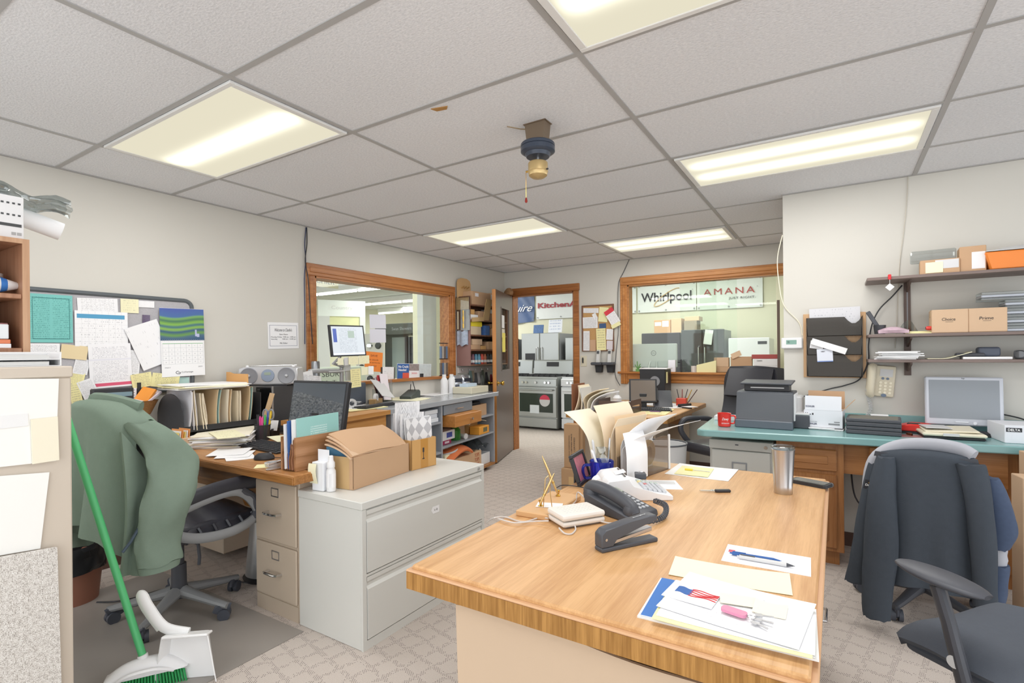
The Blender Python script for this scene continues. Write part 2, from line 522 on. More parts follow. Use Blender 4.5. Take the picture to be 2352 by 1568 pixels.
obj('leaf', o, M_DOOR, door)
obj('edge', MB().box(DL - .004, DL + .002, -.0225, .0225, .02, 2.06), M_OAKZ, door)
obj('pane', MB().box(.22, .62, -.003, .003, 1.10, 1.86), M_GLASS, door)
o = MB()
for sgn in (-1, 1):
    for a in ((.205, .635, 1.085, 1.10), (.205, .635, 1.86, 1.875), (.205, .22, 1.1, 1.86), (.62, .635, 1.1, 1.86)):
        o.box(a[0], a[1], sgn * .024 - .003, sgn * .024 + .003, a[2], a[3])
obj('pane_frame', o, M_DOOR, door)
M_BRASS = mat('brass', 'c9a24e', .22, 1)
for sgn in (-1, 1):
    k = MB(); k.cyl((DL - .07, sgn * .022, .95), (DL - .07, sgn * .03, .95), .032, n=20); k.cyl((DL - .07, sgn * .03, .95), (DL - .07, sgn * .06, .95), .011, n=12)
    k.lathe([(0, .06), (.02, .064), (.028, .078), (.026, .092), (.015, .1), (0, .101)], (DL - .07, 0, .95), 20, rot=Euler((-sgn * PI / 2, 0, 0)).to_matrix())
    obj('knob', k, M_BRASS, door)
# baseboards
struct('baseboard_left', MB().box(XL, XL + .01, -2, WY1, 0, .09), M_BASE)
struct('baseboard_back', MB().box(DX1 + .08, XR, YB - .01, YB, 0, .09), M_BASE)
struct('baseboard_right', MB().box(XR, 3.4, YR - .01, YR, 0, .09).box(XR - .01, XR, YR, YB, 0, .09), M_BASE)
# showroom shell seen through the openings
struct('wall_rear', MB().box(-7.3, .6, 10.5, 10.65, 0, 3.0), M_SHOW)
struct('wall_far', MB().box(-14.2, -14, 2.0, 17, 0, 3.0).box(-14, -7.3, 16.2, 16.4, 0, 3.0).box(.45, .6, 6.01, 10.5, 0, 3.0), M_SHOW)
def pressed():
    m, nt, b = _new('showroom ceiling tile')
    v = _coord(nt, (1, 1, 1))
    br = _n(nt, 'ShaderNodeTexBrick'); br.offset = 0
    br.inputs['Color1'].default_value = lin('c9cfca'); br.inputs['Color2'].default_value = lin('d2d8d2'); br.inputs['Mortar'].default_value = lin('a9aeaa')
    br.inputs['Scale'].default_value = 1; br.inputs['Mortar Size'].default_value = .012
    br.inputs['Brick Width'].default_value = 1.22; br.inputs['Row Height'].default_value = .61
    nt.links.new(v, br.inputs['Vector']); nt.links.new(br.outputs[0], b.inputs['Base Color'])
    b.inputs['Roughness'].default_value = .9
    return m
struct('ceiling_showroom', MB().box(-14, XL - .13, 2.0, 16.2, 2.9, 3.0).box(XL - .13, .6, YB + .13, 16.2, 2.9, 3.0), pressed())
struct('pillar_1', MB().box(-5.55, -5.25, 5.93, 6.23, 0, 2.9), M_SHOW, label='square cream pillar beyond the cashier window')
struct('trim_2', MB().box(-4.25, -4.16, 4.62, 4.86, .9, 2.9), mat('white post', 'dcdcdc', .6), label='white post behind the cashier window')

# ------------------------------------------------------------------ ceiling lights
def diffuser(name, peak, cool=False):
    """prismatic lens lit by tubes that run along it"""
    m, nt, b = _new(name)
    tc = _n(nt, 'ShaderNodeTexCoord'); sp = _n(nt, 'ShaderNodeSeparateXYZ')
    nt.links.new(tc.outputs['Generated'], sp.inputs[0])
    t = None
    for c, k in peak:
        q = _math(nt, 'DIVIDE', _math(nt, 'SUBTRACT', sp.outputs[1], c), .11)
        q = _math(nt, 'MULTIPLY', _math(nt, 'POWER', 2.718, _math(nt, 'MULTIPLY', _math(nt, 'MULTIPLY', q, q), -1)), k)
        t = q if t is None else _math(nt, 'ADD', t, q)
    ex = _math(nt, 'MULTIPLY', sp.outputs[0], _math(nt, 'SUBTRACT', 1, sp.outputs[0]))
    ex = _math(nt, 'MINIMUM', _math(nt, 'MULTIPLY', ex, 16), 1)
    t = _math(nt, 'MULTIPLY', t, ex)
    em = _n(nt, 'ShaderNodeEmission')
    c = _ramp(nt, ((0, 'ece5cc'), (.5, 'f4f0da'), (1, 'fffef6')), t)
    nt.links.new(c, em.inputs[0])
    nt.links.new(_math(nt, 'MULTIPLY_ADD', t, .5 * PANEL, .34 * PANEL), em.inputs[1])
    nt.links.new(em.outputs[0], nt.nodes['Material Output'].inputs[0])
    return m
LENS = [diffuser('lens two tubes', ((.3, .9), (.7, .9))), diffuser('lens one tube', ((.55, 1.0),)), diffuser('lens far tube', ((.78, .8),))]
LIGHTS = [
    (0, 0, 1.124, 1, 'yellowish ceiling light panel above the left desk and pinboard'),
    (2, 0, 1.124, 1, 'ceiling light panel cut off by the top of the picture'),
    (2, 0, 2.953, 0, 'long ceiling light panel in front of the wall shelves'),
    (0, 0, 3.563, 2, 'ceiling light panel next to the ceiling fan motor, before the cashier window'),
    (1, 0, 4.782, 0, 'farthest ceiling light panel, near the back wall window'),
    (0, 0, -.705, 1, 'ceiling light panel behind the left cabinet'),
    (1, 0, -1.315, 0, 'ceiling light panel above the near end of the room'),
]
for c, _, y, k, lb in LIGHTS:
    x = GX[c]
    t = thing('ceiling_light', lb, 'ceiling light', (x + .6096, y + .3048, HC - .006), 0, 'fluorescent ceiling panels')
    fr = MB(); a, b_ = .59, .29
    for q in ((-a, a, b_ - .022, b_), (-a, a, -b_, -b_ + .022), (-a, -a + .03, -b_ + .022, b_ - .022), (a - .03, a, -b_ + .022, b_ - .022)):
        fr.box(q[0], q[1], q[2], q[3], -.008, .004, .002)
    obj('frame', fr, M_WHITE, t)
    l = bpy.data.lights.new('panel_lamp', 'AREA'); l.shape = 'RECTANGLE'; l.size = 1.1; l.size_y = .52; l.energy = LAMP; l.color = (1, .99, .985)
    lo = bpy.data.objects.new('panel_lamp', l); COL.objects.link(lo); lo.parent = t; lo.location = (0, 0, -.012)
    obj('diffuser', MB().box(-a + .028, a - .028, -b_ + .02, b_ - .02, -.004, .002), LENS[k], t)
# showroom tube lights
M_TUBE = mat('lit tube', 'ffffff', .5, emit=TUBE)
tubes = [(-11.6, -7.6, 7.8), (-12.2, -6.4, 10.15), (-13.4, -6.2, 12.6), (-13.8, -8, 15.2), (-9.2, -4.6, 5.6), (-3.8, 0.2, 8.2)]
for i, (x0, x1, y) in enumerate(tubes):
    t = thing('tube_light', ('bright tube light strip hanging in the showroom, nearest row', 'showroom tube light strip, second row beyond the cashier window', 'showroom tube light strip, third row beyond the cashier window', 'short showroom tube light strip farthest from the cashier window', 'showroom tube light strip close behind the cashier window', 'showroom tube light strip above the range ovens')[i], 'tube light', ((x0 + x1) / 2, y, 2.72), 0, 'showroom tube lights')
    h = (x1 - x0) / 2
    obj('housing', MB().box(-h, h, -.03, .03, .03, .18, .01), M_WHITE, t)
    n = max(2, round(2 * h / 1.25)); s = 2 * h / n
    for k in range(n):
        obj('tube', MB().cyl((-h + k * s + .04, 0, 0), (-h + (k + 1) * s - .04, 0, 0), .028, n=10), M_TUBE, t)
# extra unseen area lamps that brighten the showroom from its ceiling
for (x, y, e) in ((-7.5, 8.5, 115), (-2.5, 8.6, 95), (-11, 12, 120), (-6.5, 4.2, 45)):
    l = bpy.data.lights.new('showroom_fill_lamp', 'AREA'); l.shape = 'RECTANGLE'; l.size = 2.4; l.size_y = 2.0; l.energy = e; l.color = (1, 1, .96)
    lo = bpy.data.objects.new('showroom_fill_lamp', l); COL.objects.link(lo); lo.location = (x, y, 2.88)
# ================================================================== HELPERS FOR FLAT AND BOXY THINGS
M_PAPER = mat('white paper', 'f2f2f3', .8)
M_CREAM = mat('cream paper', 'f3ecd6', .8)
M_YEL = mat('yellow paper', 'efe9b4', .8)
M_PALEY = mat('pale yellow paper', 'f2efcf', .8)
M_MANILA = mat('manila card', 'f0dfc4', .8)
M_BLACK = mat('black plastic', '2b2c30', .45, bump=.05, bs=500)
M_DGREY = mat('dark grey plastic', '4a4c52', .45, bump=.05, bs=500)
M_GREY = mat('grey plastic', '8a8c90', .5)
M_LGREY = mat('light grey plastic', 'cfcfcf', .5)
M_CHROME = mat('chrome', 'd8d8da', .15, 1)
M_STEEL = mat('brushed steel', 'c4c4c6', .28, 1)
M_INK = mat('black ink', '34343a', .8)
M_RED = mat('red print', 'd2343a', .7)
M_BLUE = mat('blue print', '3a66a8', .7)
M_WPL = mat('white plastic', 'e9e9ea', .4)
M_BEIGEP = mat('beige plastic', 'd9d2bc', .5)
M_CARD = mat('brown cardboard', 'c6a280', .85, var=.03, vs=6, bump=.06, bs=150)
M_CARD2 = mat('golden cardboard', 'd0a266', .85, var=.03, vs=6)
M_CARD3 = mat('light cardboard', 'd2b394', .85, var=.03, vs=6)
M_TAPE = mat('packing tape', 'c9a878', .25)
P_TEXT = printed('printed sheet', rows=30, dens=.52)
P_TEXT2 = printed('printed sheet two columns', rows=24, cols=2, dens=.5)
P_TABLE = printed('printed table', rows=22, grid=9, dens=.45)
P_YTEXT = printed('handwritten yellow note', 'efe7ad', '8a8470', 9, dens=.5, margin=.12)
P_NOTE = printed('handwritten pale note', 'f1edc8', '9a9684', 6, dens=.42, margin=.15)
def centre(pts): return sum(pts, Vector()) / len(pts)

def flat(name, px, z, th, m, label=None, cat=None, group=None, parent=None, curl=0, lift=0):
    """a sheet or slab lying at height z whose corners (top left, top right, bottom right, bottom left) were measured in the photograph"""
    P = [AZ(*p, z) for p in px]
    return sheet4(name, P, th, m, label, cat, group, parent, curl, lift)
def sheet4(name, P, th, m, label=None, cat=None, group=None, parent=None, curl=0, lift=0, up=None):
    c = centre(P)
    ux = ((P[1] - P[0]) + (P[2] - P[3])); w = ux.length / 2; ux.normalize()
    uy = ((P[0] - P[3]) + (P[1] - P[2])); h = uy.length / 2
    uy = (uy - ux * uy.dot(ux)).normalized(); uz = ux.cross(uy)
    mb = MB()
    if curl or lift:
        def fn(u, v):
            d = abs(u - .5) * 2
            return ((u - .5) * w, (v - .5) * h, th / 2 + curl * (d ** 2) * (.4 + .6 * v) + lift * max(0, u - .6) * max(0, v - .5) * 5)
        mb.sheet(fn, 10, 8, th)
    else:
        mb.box(-w / 2, w / 2, -h / 2, h / 2, 0, th)
    M3 = Matrix((ux, uy, uz)).transposed()
    o = obj(name, mb, m, parent, c, M3)
    if label: tag(o, label, cat, group)
    return o
def on_wall(name, P, m, th=.0008, label=None, cat=None, group=None, curl=.004, parent=None):
    return sheet4(name, P, th, m, label, cat, group, parent, curl)
def carton(name, label, cat, loc, rot, sx, sy, sz, m=None, open_=0, group=None, tape=True, base=0):
    """cardboard box: hollow with flaps if open, taped lid if shut; local origin at the middle of its base"""
    m = m or M_CARD
    t = thing(name, label, cat, loc, rot, group)
    b = MB(); e = .004
    if open_:
        b.box(-sx / 2, sx / 2, -sy / 2, sy / 2, 0, e)
        b.box(-sx / 2, sx / 2, -sy / 2, -sy / 2 + e, e, sz).box(-sx / 2, sx / 2, sy / 2 - e, sy / 2, e, sz)
        b.box(-sx / 2, -sx / 2 + e, -sy / 2 + e, sy / 2 - e, e, sz).box(sx / 2 - e, sx / 2, -sy / 2 + e, sy / 2 - e, e, sz)
    else:
        b.box(-sx / 2, sx / 2, -sy / 2, sy / 2, 0, sz, min(.003, sz * .1))
    obj('body', b, m, t)
    if tape and not open_:
        q = MB(); w = min(.024, sy * .22)
        q.box(-sx / 2 - .0008, sx / 2 + .0008, -w, w, sz - .001, sz + .0008)
        q.box(-sx / 2 - .0008, -sx / 2, -w, w, sz * .7, sz).box(sx / 2, sx / 2 + .0008, -w, w, sz * .7, sz)
        obj('tape', q, M_TAPE, t)
    return t
def cord(name, pts, r, m, label=None, cat='cord', parent=None, k=6, n=8, group=None):
    o = obj(name, MB().tube(smoothpath(pts, k), r, n), m, parent)
    if label: tag(o, label, cat, group)
    return o
def pen(name, label, p0, p1, r, body, tip, group=None, cat='pen', clip=True):
    """pen lying from p0 (button end) to p1 (point)"""
    p0, p1 = Vector(p0), Vector(p1); d = p1 - p0; L = d.length; d.normalize()
    t = thing(name, label, cat, p0, d.to_track_quat('X', 'Z').to_matrix(), group)
    obj('barrel', MB().cyl((.006, 0, 0), (L * .86, 0, 0), r, n=12).cyl((0, 0, 0), (.006, 0, 0), r * .5, n=10), body, t)
    obj('point', MB().cyl((L * .86, 0, 0), (L * .97, 0, 0), r * .9, r * .3, 12).cyl((L * .97, 0, 0), (L, 0, 0), r * .22, r * .1, 8), tip, t)
    if clip: obj('clip', MB().box(.008, L * .32, -r * .3, r * .3, r, r * 1.35), tip, t)
    return t

# ================================================================== FOREGROUND DESK
DZ_ = .745
W_DESK = wood('light oak laminate', 'd8ab78', 'c0905e', 'y', 1.7, .38, .7)
W_EDGE = wood('oak edge band', 'c6934f', '8f6226', 'z', 1.6, .4, 0)
W_LIP = mat('oak lip', 'd0a47c', .4)
DXA, DXB, DYA, DYB = -.966, -.028, .995, 2.615
t = thing('office_desk', 'large light oak desk with clutter, in front of the lateral file cabinet', 'desk', ((DXA + DXB) / 2, (DYA + DYB) / 2, 0))
hx, hy = (DXB - DXA) / 2, (DYB - DYA) / 2
o = MB(); o.box(-hx + .012, hx - .012, -hy + .012, hy - .012, .73, DZ_, .004)
obj('top', o, W_DESK, t)
o = MB(); o.box(-hx, hx, -hy, hy, .728, .7345, .003); obj('lip', o, W_LIP, t)
o = MB(); o.box(-hx + .002, hx - .002, -hy + .002, hy - .002, .684, .728); obj('edge_band', o, W_EDGE, t)
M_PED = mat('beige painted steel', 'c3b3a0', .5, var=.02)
M_PED_SHADE = mat('shadowed brown steel', '8a7660', .55)  # darker copy of the pedestal steel, shade under the desk top painted in
for y0, y1 in ((-hy + .13, -hy + .58), (hy - .50, hy - .05)):
    o = MB(); o.box(-hx + .19, hx - .05, y0, y1, .0, .684, .004); p = obj('pedestal', o, M_PED_SHADE if y0 < 0 else M_PED, t)
    for z0, z1 in ((.08, .36), (.37, .66)):
        q = MB(); q.box(hx - .05, hx - .032, y0 + .02, y1 - .02, z0, z1, .004); obj('drawer', q, M_PED, p)
        q = MB(); q.tube([(hx - .032, (y0 + y1) / 2 - .06, z1 - .09), (hx - .012, (y0 + y1) / 2 - .055, z1 - .09), (hx - .012, (y0 + y1) / 2 + .055, z1 - .09), (hx - .032, (y0 + y1) / 2 + .06, z1 - .09)], .005); obj('handle', q, M_CHROME, p)
o = MB(); o.box(-hx + .19, -hx + .2, -hy + .58, hy - .5, .1, .684); obj('modesty_panel', o, M_PED, t)
# cardboard leaning under the near edge
def cardfn(u, v):
    return (-.835 + u * .86 , 1.045 + .012 * math.sin(u * 5) + .02 * (1 - v), .005 + v * (.655 - .005 + .008 * math.sin(u * 9)))
o = obj('cardboard_sheet', MB().sheet(cardfn, 24, 8, .007), mat('tan corrugated board', 'c8b096', .85, var=.03, vs=4))
tag(o, 'big tan cardboard sheet leaning under the near edge of the oak desk', 'cardboard')

D = DZ_
# --- papers near the front corner
def lay(px, z, th, m, name, label, cat='paper', group=None, **k): return flat(name, px, z, th, m, label, cat, group, **k)
env = lay([(1677, 1252), (1867, 1281), (1858, 1325), (1651, 1285)], D, .0012, printed('white envelope', 'f2f2f6', 'b0b0ba', 20, dens=.3, head=('c8606a', .55, .7, .04, .12)), 'envelope', 'white envelope with two pens lying on it, near the right desk edge', 'envelope')
pen('ballpoint_pen', 'bright blue pen upper of the two on the white envelope', AZ(1676, 1269, D + .007), AZ(1796, 1288, D + .007), .0045, M_BLUE, M_BLUE)
pen('mechanical_pencil', 'clear barrel pencil with grey grip below the blue pen', AZ(1693, 1277, D + .007), AZ(1826, 1300, D + .007), .0055, M_LGREY, M_DGREY)
lay([(1556, 1281), (1817, 1322), (1817, 1368), (1530, 1320)], D, .001, M_PALEY, 'folded_note', 'long pale yellow folded note between the envelope and the paper pile', 'note', curl=.004)
# pile: folder, blue leaflet, sheets, flag flyer
P_FOLD = mat('white folder', 'eeeeec', .6)
lay([(1527, 1334), (1888, 1404), (1866, 1519), (1453, 1413)], D, .004, P_FOLD, 'folder', 'white folder at the bottom of the pile on the desk corner', 'folder')
lay([(1533, 1331), (1640, 1352), (1570, 1436), (1457, 1409)], D + .0045, .002, printed('blue leaflet', 'f0f2f6', '9aa6c4', 14, head=('4a7ac0', 0, 1, 0, .3)), 'leaflet', 'leaflet with a blue edge sticking out left of the pile', 'leaflet')
for i, (dx, dy, a) in enumerate(((0, 0, 0), (6, 3, 1), (-4, 5, -1), (8, -2, 1))):
    lay([(1545 + dx, 1352 + dy), (1880 + dx * .6, 1416 + dy), (1855 + dx * .6, 1512 + dy), (1497 + dx, 1410 + dy)], D + .0072 + .0018 * i, .0014,
        (M_PALEY, M_PAPER, M_YEL, M_PAPER)[i], 'paper_sheet', ('pale yellow sheet low in the pile on the desk corner', 'white sheet in the middle of the pile on the desk corner', 'bright yellow sheet edge showing in the pile on the desk corner', 'white sheet just under the top form of the desk corner pile')[i], 'paper', 'sheets in the desk corner pile', curl=.003)
lay([(1580, 1318), (1866, 1388), (1845, 1500), (1512, 1392)], D + .0155, .0012, printed('printed form', 'f4f4f6', 'a0a0aa', 18, dens=.35, margin=.3), 'form', 'printed form with a lined table on top of the desk corner pile', 'paper', curl=.004)
fl = flat('flyer', [(1553, 1334), (1660, 1358), (1636, 1402), (1519, 1364)], D + .019, .0012, M_PAPER, 'flyer with a red, white and blue waving flag on the paper pile', 'flyer')
for i in range(5):
    y = .016 - i * .0075
    obj('stripe', MB().sheet(lambda u, v: (-.005 + u * .058, y + .003 * math.sin(u * 6 + i) + v * .0035, .0018), 8, 1, .0005), M_RED, fl)
obj('canton', MB().sheet(lambda u, v: (-.036 + u * .034, -.012 + v * .03 + .003 * math.sin(u * 6), .0017), 6, 2, .0005), M_BLUE, fl)
lay([(1652, 1360), (1742, 1374), (1738, 1396), (1655, 1384)], D + .020, .001, M_CREAM, 'note', 'small cream note beside the flag flyer', 'note')
# keys with a pink fob
k = thing('key_ring', 'small keys on a pink plastic fob lying on the paper pile', 'keys', AZ(1700, 1412, D + .0215), R(0))
obj('fob', MB().prism([(x - .012, y) for x, y in rrect(.05, .022, .008)], 0, .006), mat('pink plastic', 'd78aa8', .4), k, rot=R(-12))
obj('ring', MB().tube([(.022 + .008 * math.cos(a / 8 * PI), -.004 + .008 * math.sin(a / 8 * PI), .003) for a in range(16)], .001, 6, closed=True), M_CHROME, k)
for q, a in ((0, -30), (1, -8), (2, 14)):
    obj('key', MB().prism([(.028, -.006), (.04, -.007), (.042, -.002), (.062, -.002), (.062, .002), (.042, .003), (.04, .007), (.028, .006)], .002 * q, .002 * q + .0018), M_STEEL, k, rot=R(a))
lay([(1740, 1378), (1815, 1396), (1800, 1422), (1722, 1405)], D + .0185, .001, M_CREAM, 'torn_note', 'torn cream note under the keys', 'note', curl=.004)

# --- stapler
t = thing('stapler', 'black desk stapler lying open-jawed beside the phone', 'stapler', AZ(1440, 1252, D), R(58))
obj('base', MB().box(-.10, .10, -.019, .019, 0, .012, .003), M_DGREY, t)
obj('magazine', MB().box(-.085, .085, -.011, .011, .022, .034, .002, rot=Euler((0, R(-7), 0))), M_STEEL, t)
o = MB(); o.prism([(-.1, .012), (-.1, .05), (-.085, .062), (0, .072), (.07, .08), (.098, .078), (.1, .062), (.06, .058), (-.05, .034), (-.06, .012)], -.018, .018, 'y', .003)
obj('cap', o, M_DGREY, t)
lettering('Swingline', .045, .006, M_LGREY, t, (.045, 0, .0785), Euler((0, R(-6), 0)).to_matrix())
obj('rivet', MB().cyl((-.085, -.0195, .035), (-.085, .0195, .035), .004, n=10), M_STEEL, t)

# --- telephone
t = thing('desk_phone', 'dark grey desk phone with coiled cord, centre of the oak desk', 'phone', Vector((-.64, 1.715, D)), R(-22))
ph = MB()
ph.prism([(-.105, 0), (-.105, .045), (-.09, .058), (.1, .02), (.105, 0)], -.075, .075, 'y', .004)
obj('base', ph, M_DGREY, t)
Mk = mat('phone key grey', 'b5b7ba', .5)
sl = math.atan2(.038, .19)
def onslope(x): return .058 - (x + .09) * math.tan(sl)
kp = MB()
for r_ in range(6):
    for c_ in range(4):
        x = -.03 + r_ * .02; y = .0 + c_ * .018
        kp.box(x - .006, x + .006, y - .006, y + .006, onslope(x) - .002, onslope(x) + .004, .001, rot=Euler((0, sl, 0)))
obj('keypad', kp, Mk, t)
obj('display', MB().box(-.082, -.045, -.005, .065, onslope(-.063), onslope(-.063) + .004, rot=Euler((0, sl, 0))), mat('lcd grey', '9aa394', .2), t)
hs = MB()
path = [(-.11, -.045, .055), (-.09, -.045, .078), (-.03, -.045, .078), (.04, -.045, .064), (.085, -.045, .046), (.1, -.045, .024)]
hs.tube(smoothpath(path, 5), .02, 12, rs=None, flat=1.15)
hs.lathe([(0, -.028), (.026, -.026), (.029, -.01), (.024, .008), (0, .012)], (-.098, -.045, .062), 16).lathe([(0, -.022), (.025, -.02), (.028, -.006), (.022, .008), (0, .01)], (.088, -.045, .042), 16)
obj('handset', hs, M_DGREY, t)
coil = []
p0, p1, p2, p3 = AZ(1465, 1200, D + .02), AZ(1510, 1192, D + .014), AZ(1528, 1180, D + .014), AZ(1528, 1160, D + .03)
cp = smoothpath([p0, p1, p2, p3, AZ(1505, 1150, D + .02)], 30)
for i, p in enumerate(cp): coil.append(p + Vector((math.cos(i * 1.3) * .008, math.sin(i * 1.3) * .008 * .5, math.sin(i * 1.3) * .008)))
tag(obj('coiled_cord', MB().tube(coil, .0028, 6), M_DGREY), 'dark coiled handset cord curling right of the desk phone', 'cord')

# --- printing calculator
t = thing('adding_machine', 'white printing calculator with paper roll behind the desk phone', 'calculator', Vector((-.672, 1.962, D)), R(32))
o = MB(); o.prism([(-.12, 0), (-.12, .02), (-.06, .028), (.03, .05), (.045, .085), (.12, .075), (.14, .05), (.14, 0)], -.10, .10, 'y', .004)
obj('body', o, M_WPL, t, rot=R(180))
s2 = -math.atan2(.022, .09)
groups = {}
for r_ in range(5):
    for c_ in range(6):
        x = .052 + r_ * .0 - .03 + r_ * .018; y = -.07 + c_ * .024
        cm = 'sage key' if c_ == 5 else ('red key' if (r_, c_) == (1, 3) else ('yellow key' if (r_, c_) == (0, 4) else 'grey key'))
        groups.setdefault(cm, []).append((x, y))
for cm, L in groups.items():
    o = MB()
    for x, y in L:
        z = .0275 + (.06 - x) * .245 if x < .06 else .0275 - (x - .06) * .13
        o.box(x - .0065, x + .0065, y - .009, y + .009, z - .001, z + .008, .0015)
    obj('keys', o, mat(cm, {'sage key': 'b8c4bc', 'red key': 'c87a7a', 'yellow key': 'e0cf90', 'grey key': 'c4c7cc'}[cm], .5), t)
obj('display', MB().box(-.05, -.044, -.07, .07, .05, .088, rot=Euler((0, R(-22), 0))), mat('smoky display', '4c4f55', .15), t)
obj('paper_roll', MB().cyl((-.105, -.03, .06), (-.105, .03, .06), .028, n=24), M_PAPER, t)
obj('roll_holder', MB().box(-.135, -.075, -.036, .036, .02, .034), M_LGREY, t)
obj('tear_strip', MB().sheet(lambda u, v: (-.08 + .04 * v, -.028 + .056 * u, .082 + .01 * v), 2, 8, .0006), M_PAPER, t)
# --- two rolls of adding-machine paper
for i, (px, py) in enumerate(((1377, 1128), (1408, 1128))):
    t = thing('paper_roll', ('left of two clear-wrapped paper rolls behind the desk phone', 'right of two clear-wrapped paper rolls behind the desk phone')[i], 'paper roll', AZ(px, py, D), R(-58), 'paper rolls behind the desk phone')
    obj('roll', MB().cyl((-.03, 0, .03), (.03, 0, .03), .029, n=24), M_PAPER, t)
    obj('core', MB().cyl((-.031, 0, .03), (.031, 0, .03), .009, n=14), M_LGREY, t)

# --- white box phone adapter with cables
t = thing('answering_box', 'low off-white plastic box with vents, left of the desk phone', 'device', AZ(1323, 1198, D), R(56))
M_OFFW = mat('off white plastic', 'e6e0d8', .45)
obj('lower_case', MB().box(-.078, .078, -.055, .055, .006, .022, .006, 2), M_OFFW, t)
obj('upper_case', MB().box(-.079, .079, -.056, .056, .024, .044, .008, 2), M_OFFW, t)
o = MB()
for i in range(9):
    for j in range(5): o.box(-.05 + i * .0125 - .004, -.05 + i * .0125 + .004, -.03 + j * .015 - .001, -.03 + j * .015 + .001, .0438, .0446)
obj('vent_slots', o, M_LGREY, t)
obj('foot_plate', MB().box(-.065, .065, -.045, .045, 0, .008, .003), M_GREY, t)
M_CABLE = mat('grey white cable', 'cfc9c4', .5)
c1 = [AZ(1118, 1200, D - .12), AZ(1132, 1190, D + .004), AZ(1160, 1187, D + .004), AZ(1200, 1198, D + .004), AZ(1238, 1189, D + .004), AZ(1258, 1190, D + .012)]
cord('white_cable', c1, .0025, M_CABLE, 'pale cable running from the desk edge to the off-white box')
c1 = [AZ(1140, 1189, D + .008), AZ(1180, 1200, D + .008), AZ(1225, 1197, D + .009), AZ(1260, 1196, D + .015)]
cord('white_cable', c1, .0025, M_CABLE, 'second pale cable crossing over the first at the desk edge')
c1 = [AZ(1284, 1212, D + .012), AZ(1296, 1224, D + .004), AZ(1312, 1226, D + .003), AZ(1322, 1216, D + .003), AZ(1320, 1206, D + .01)]
cord('white_cable', c1, .0025, M_CABLE, 'pale cable loop at the near corner of the off-white box')
c1 = [AZ(1372, 1195, D + .01), AZ(1400, 1201, D + .004), AZ(1420, 1198, D + .004)]
cord('white_cable', c1, .0025, M_CABLE, 'short pale cable between the off-white box and the phone')
c1 = [AZ(1336, 1168, D + .03), AZ(1350, 1155, D + .02), AZ(1328, 1130, D + .04), AZ(1322, 1150, D + .01), AZ(1308, 1165, D + .006)]
cord('white_cable', c1, .0025, M_CABLE, 'pale cable looping up behind the off-white box')
cord('black_cable', [AZ(1278, 1120, D + .004), AZ(1292, 1114, D + .004), AZ(1320, 1116, D + .006), AZ(1352, 1122, D + .01)], .002, M_BLACK, 'thin black cable behind the pen stand')

# --- pen stand with two gold pens
t = thing('pen_stand', 'tan wooden desk pen base with brass holders', 'pen stand', Vector((-.875, 1.635, D)), R(30))
obj('base', MB().box(-.14, .14, -.062, .062, 0, .02, .003), mat('tan wood base', 'd3a878', .45, var=.04, vs=20), t, rot=R(62))
for px, py in ((1242, 1163), (1282, 1139)):
    l = AZ(px, py, D + .02) - Vector(t.location); l = Euler((0, 0, -R(30))).to_matrix() @ l
    obj('pen_socket', MB().lathe([(0.009, 0), (.009, .003), (.004, .007), (.006, .018), (.008, .022)], l, 14), M_BRASS, t)
M_GOLD = mat('pale gold', 'd9bb84', .25, .9)
for px, py, qx, qy, lb in ((1241, 1156, 1273, 1086, 'shorter gold pen leaning right in the wooden pen stand'), (1281, 1133, 1245, 1046, 'longer gold pen leaning left in the wooden pen stand')):
    b0 = AZ(px, py, D + .034); d = ray(qx, qy); s = b0.dot(_f) / d.dot(_f); b1 = d * s + Vector((0, 0, EYE))
    t = thing('gold_pen', lb, 'pen', b0, (b1 - b0).normalized().to_track_quat('X', 'Z').to_matrix(), 'gold pens in the stand')
    L = (b1 - b0).length
    obj('barrel', MB().tube([(0, 0, 0), (L * .3, 0, 0), (L * .8, 0, 0), (L, 0, 0)], .005, 12, rs=[.0035, .0048, .0042, .0012]), M_GOLD, t)
    obj('band', MB().cyl((L * .28, 0, 0), (L * .31, 0, 0), .0053, n=12), M_BRASS, t)
t = AZ(1252, 1146, D + .02)
tag(obj('business_card', MB().box(-.045, .045, -.027, .027, 0, .001), M_PAPER, None, AZ(1262, 1160, D + .021), R(20)), 'small white card lying on the pen stand base', 'card')
tag(obj('wire_loop', MB().tube([AZ(1248, 1165, D + .02) + Vector((0, 0, z)) + _r0 * x for x, z in ((.0, 0), (.004, .06), (.008, .1), (.018, .11), (.024, .1), (.024, .05), (.03, 0))], .0018, 6), M_GOLD), 'bent gold wire loop standing on the pen base', 'wire')

# --- picture frame, seen from its edge
b = Vector((-.915, 2.03, D + .002))
t = thing('picture_frame', 'black picture frame leaning back behind the blue mug', 'picture frame', b, Matrix.Rotation(R(98), 3, 'Z') @ Matrix.Rotation(R(-18), 3, 'X'))
o = MB()
for q in ((-.085, .085, 0, .014), (-.085, .085, .116, .13), (-.085, -.071, .014, .116), (.071, .085, .014, .116)): o.box(q[0], q[1], -.008, .008, q[2], q[3], .002)
obj('frame', o, M_BLACK, t)
obj('photo', MB().box(-.071, .071, -.001, .001, .014, .116), mat('family photo tones', 'b8707c', .3, var=.5, vs=40), t)
obj('strut', MB().box(-.02, .02, .008, .014, 0, .1, rot=Euler((R(18), 0, 0)), about=(0, .01, .1)), M_BLACK, t)
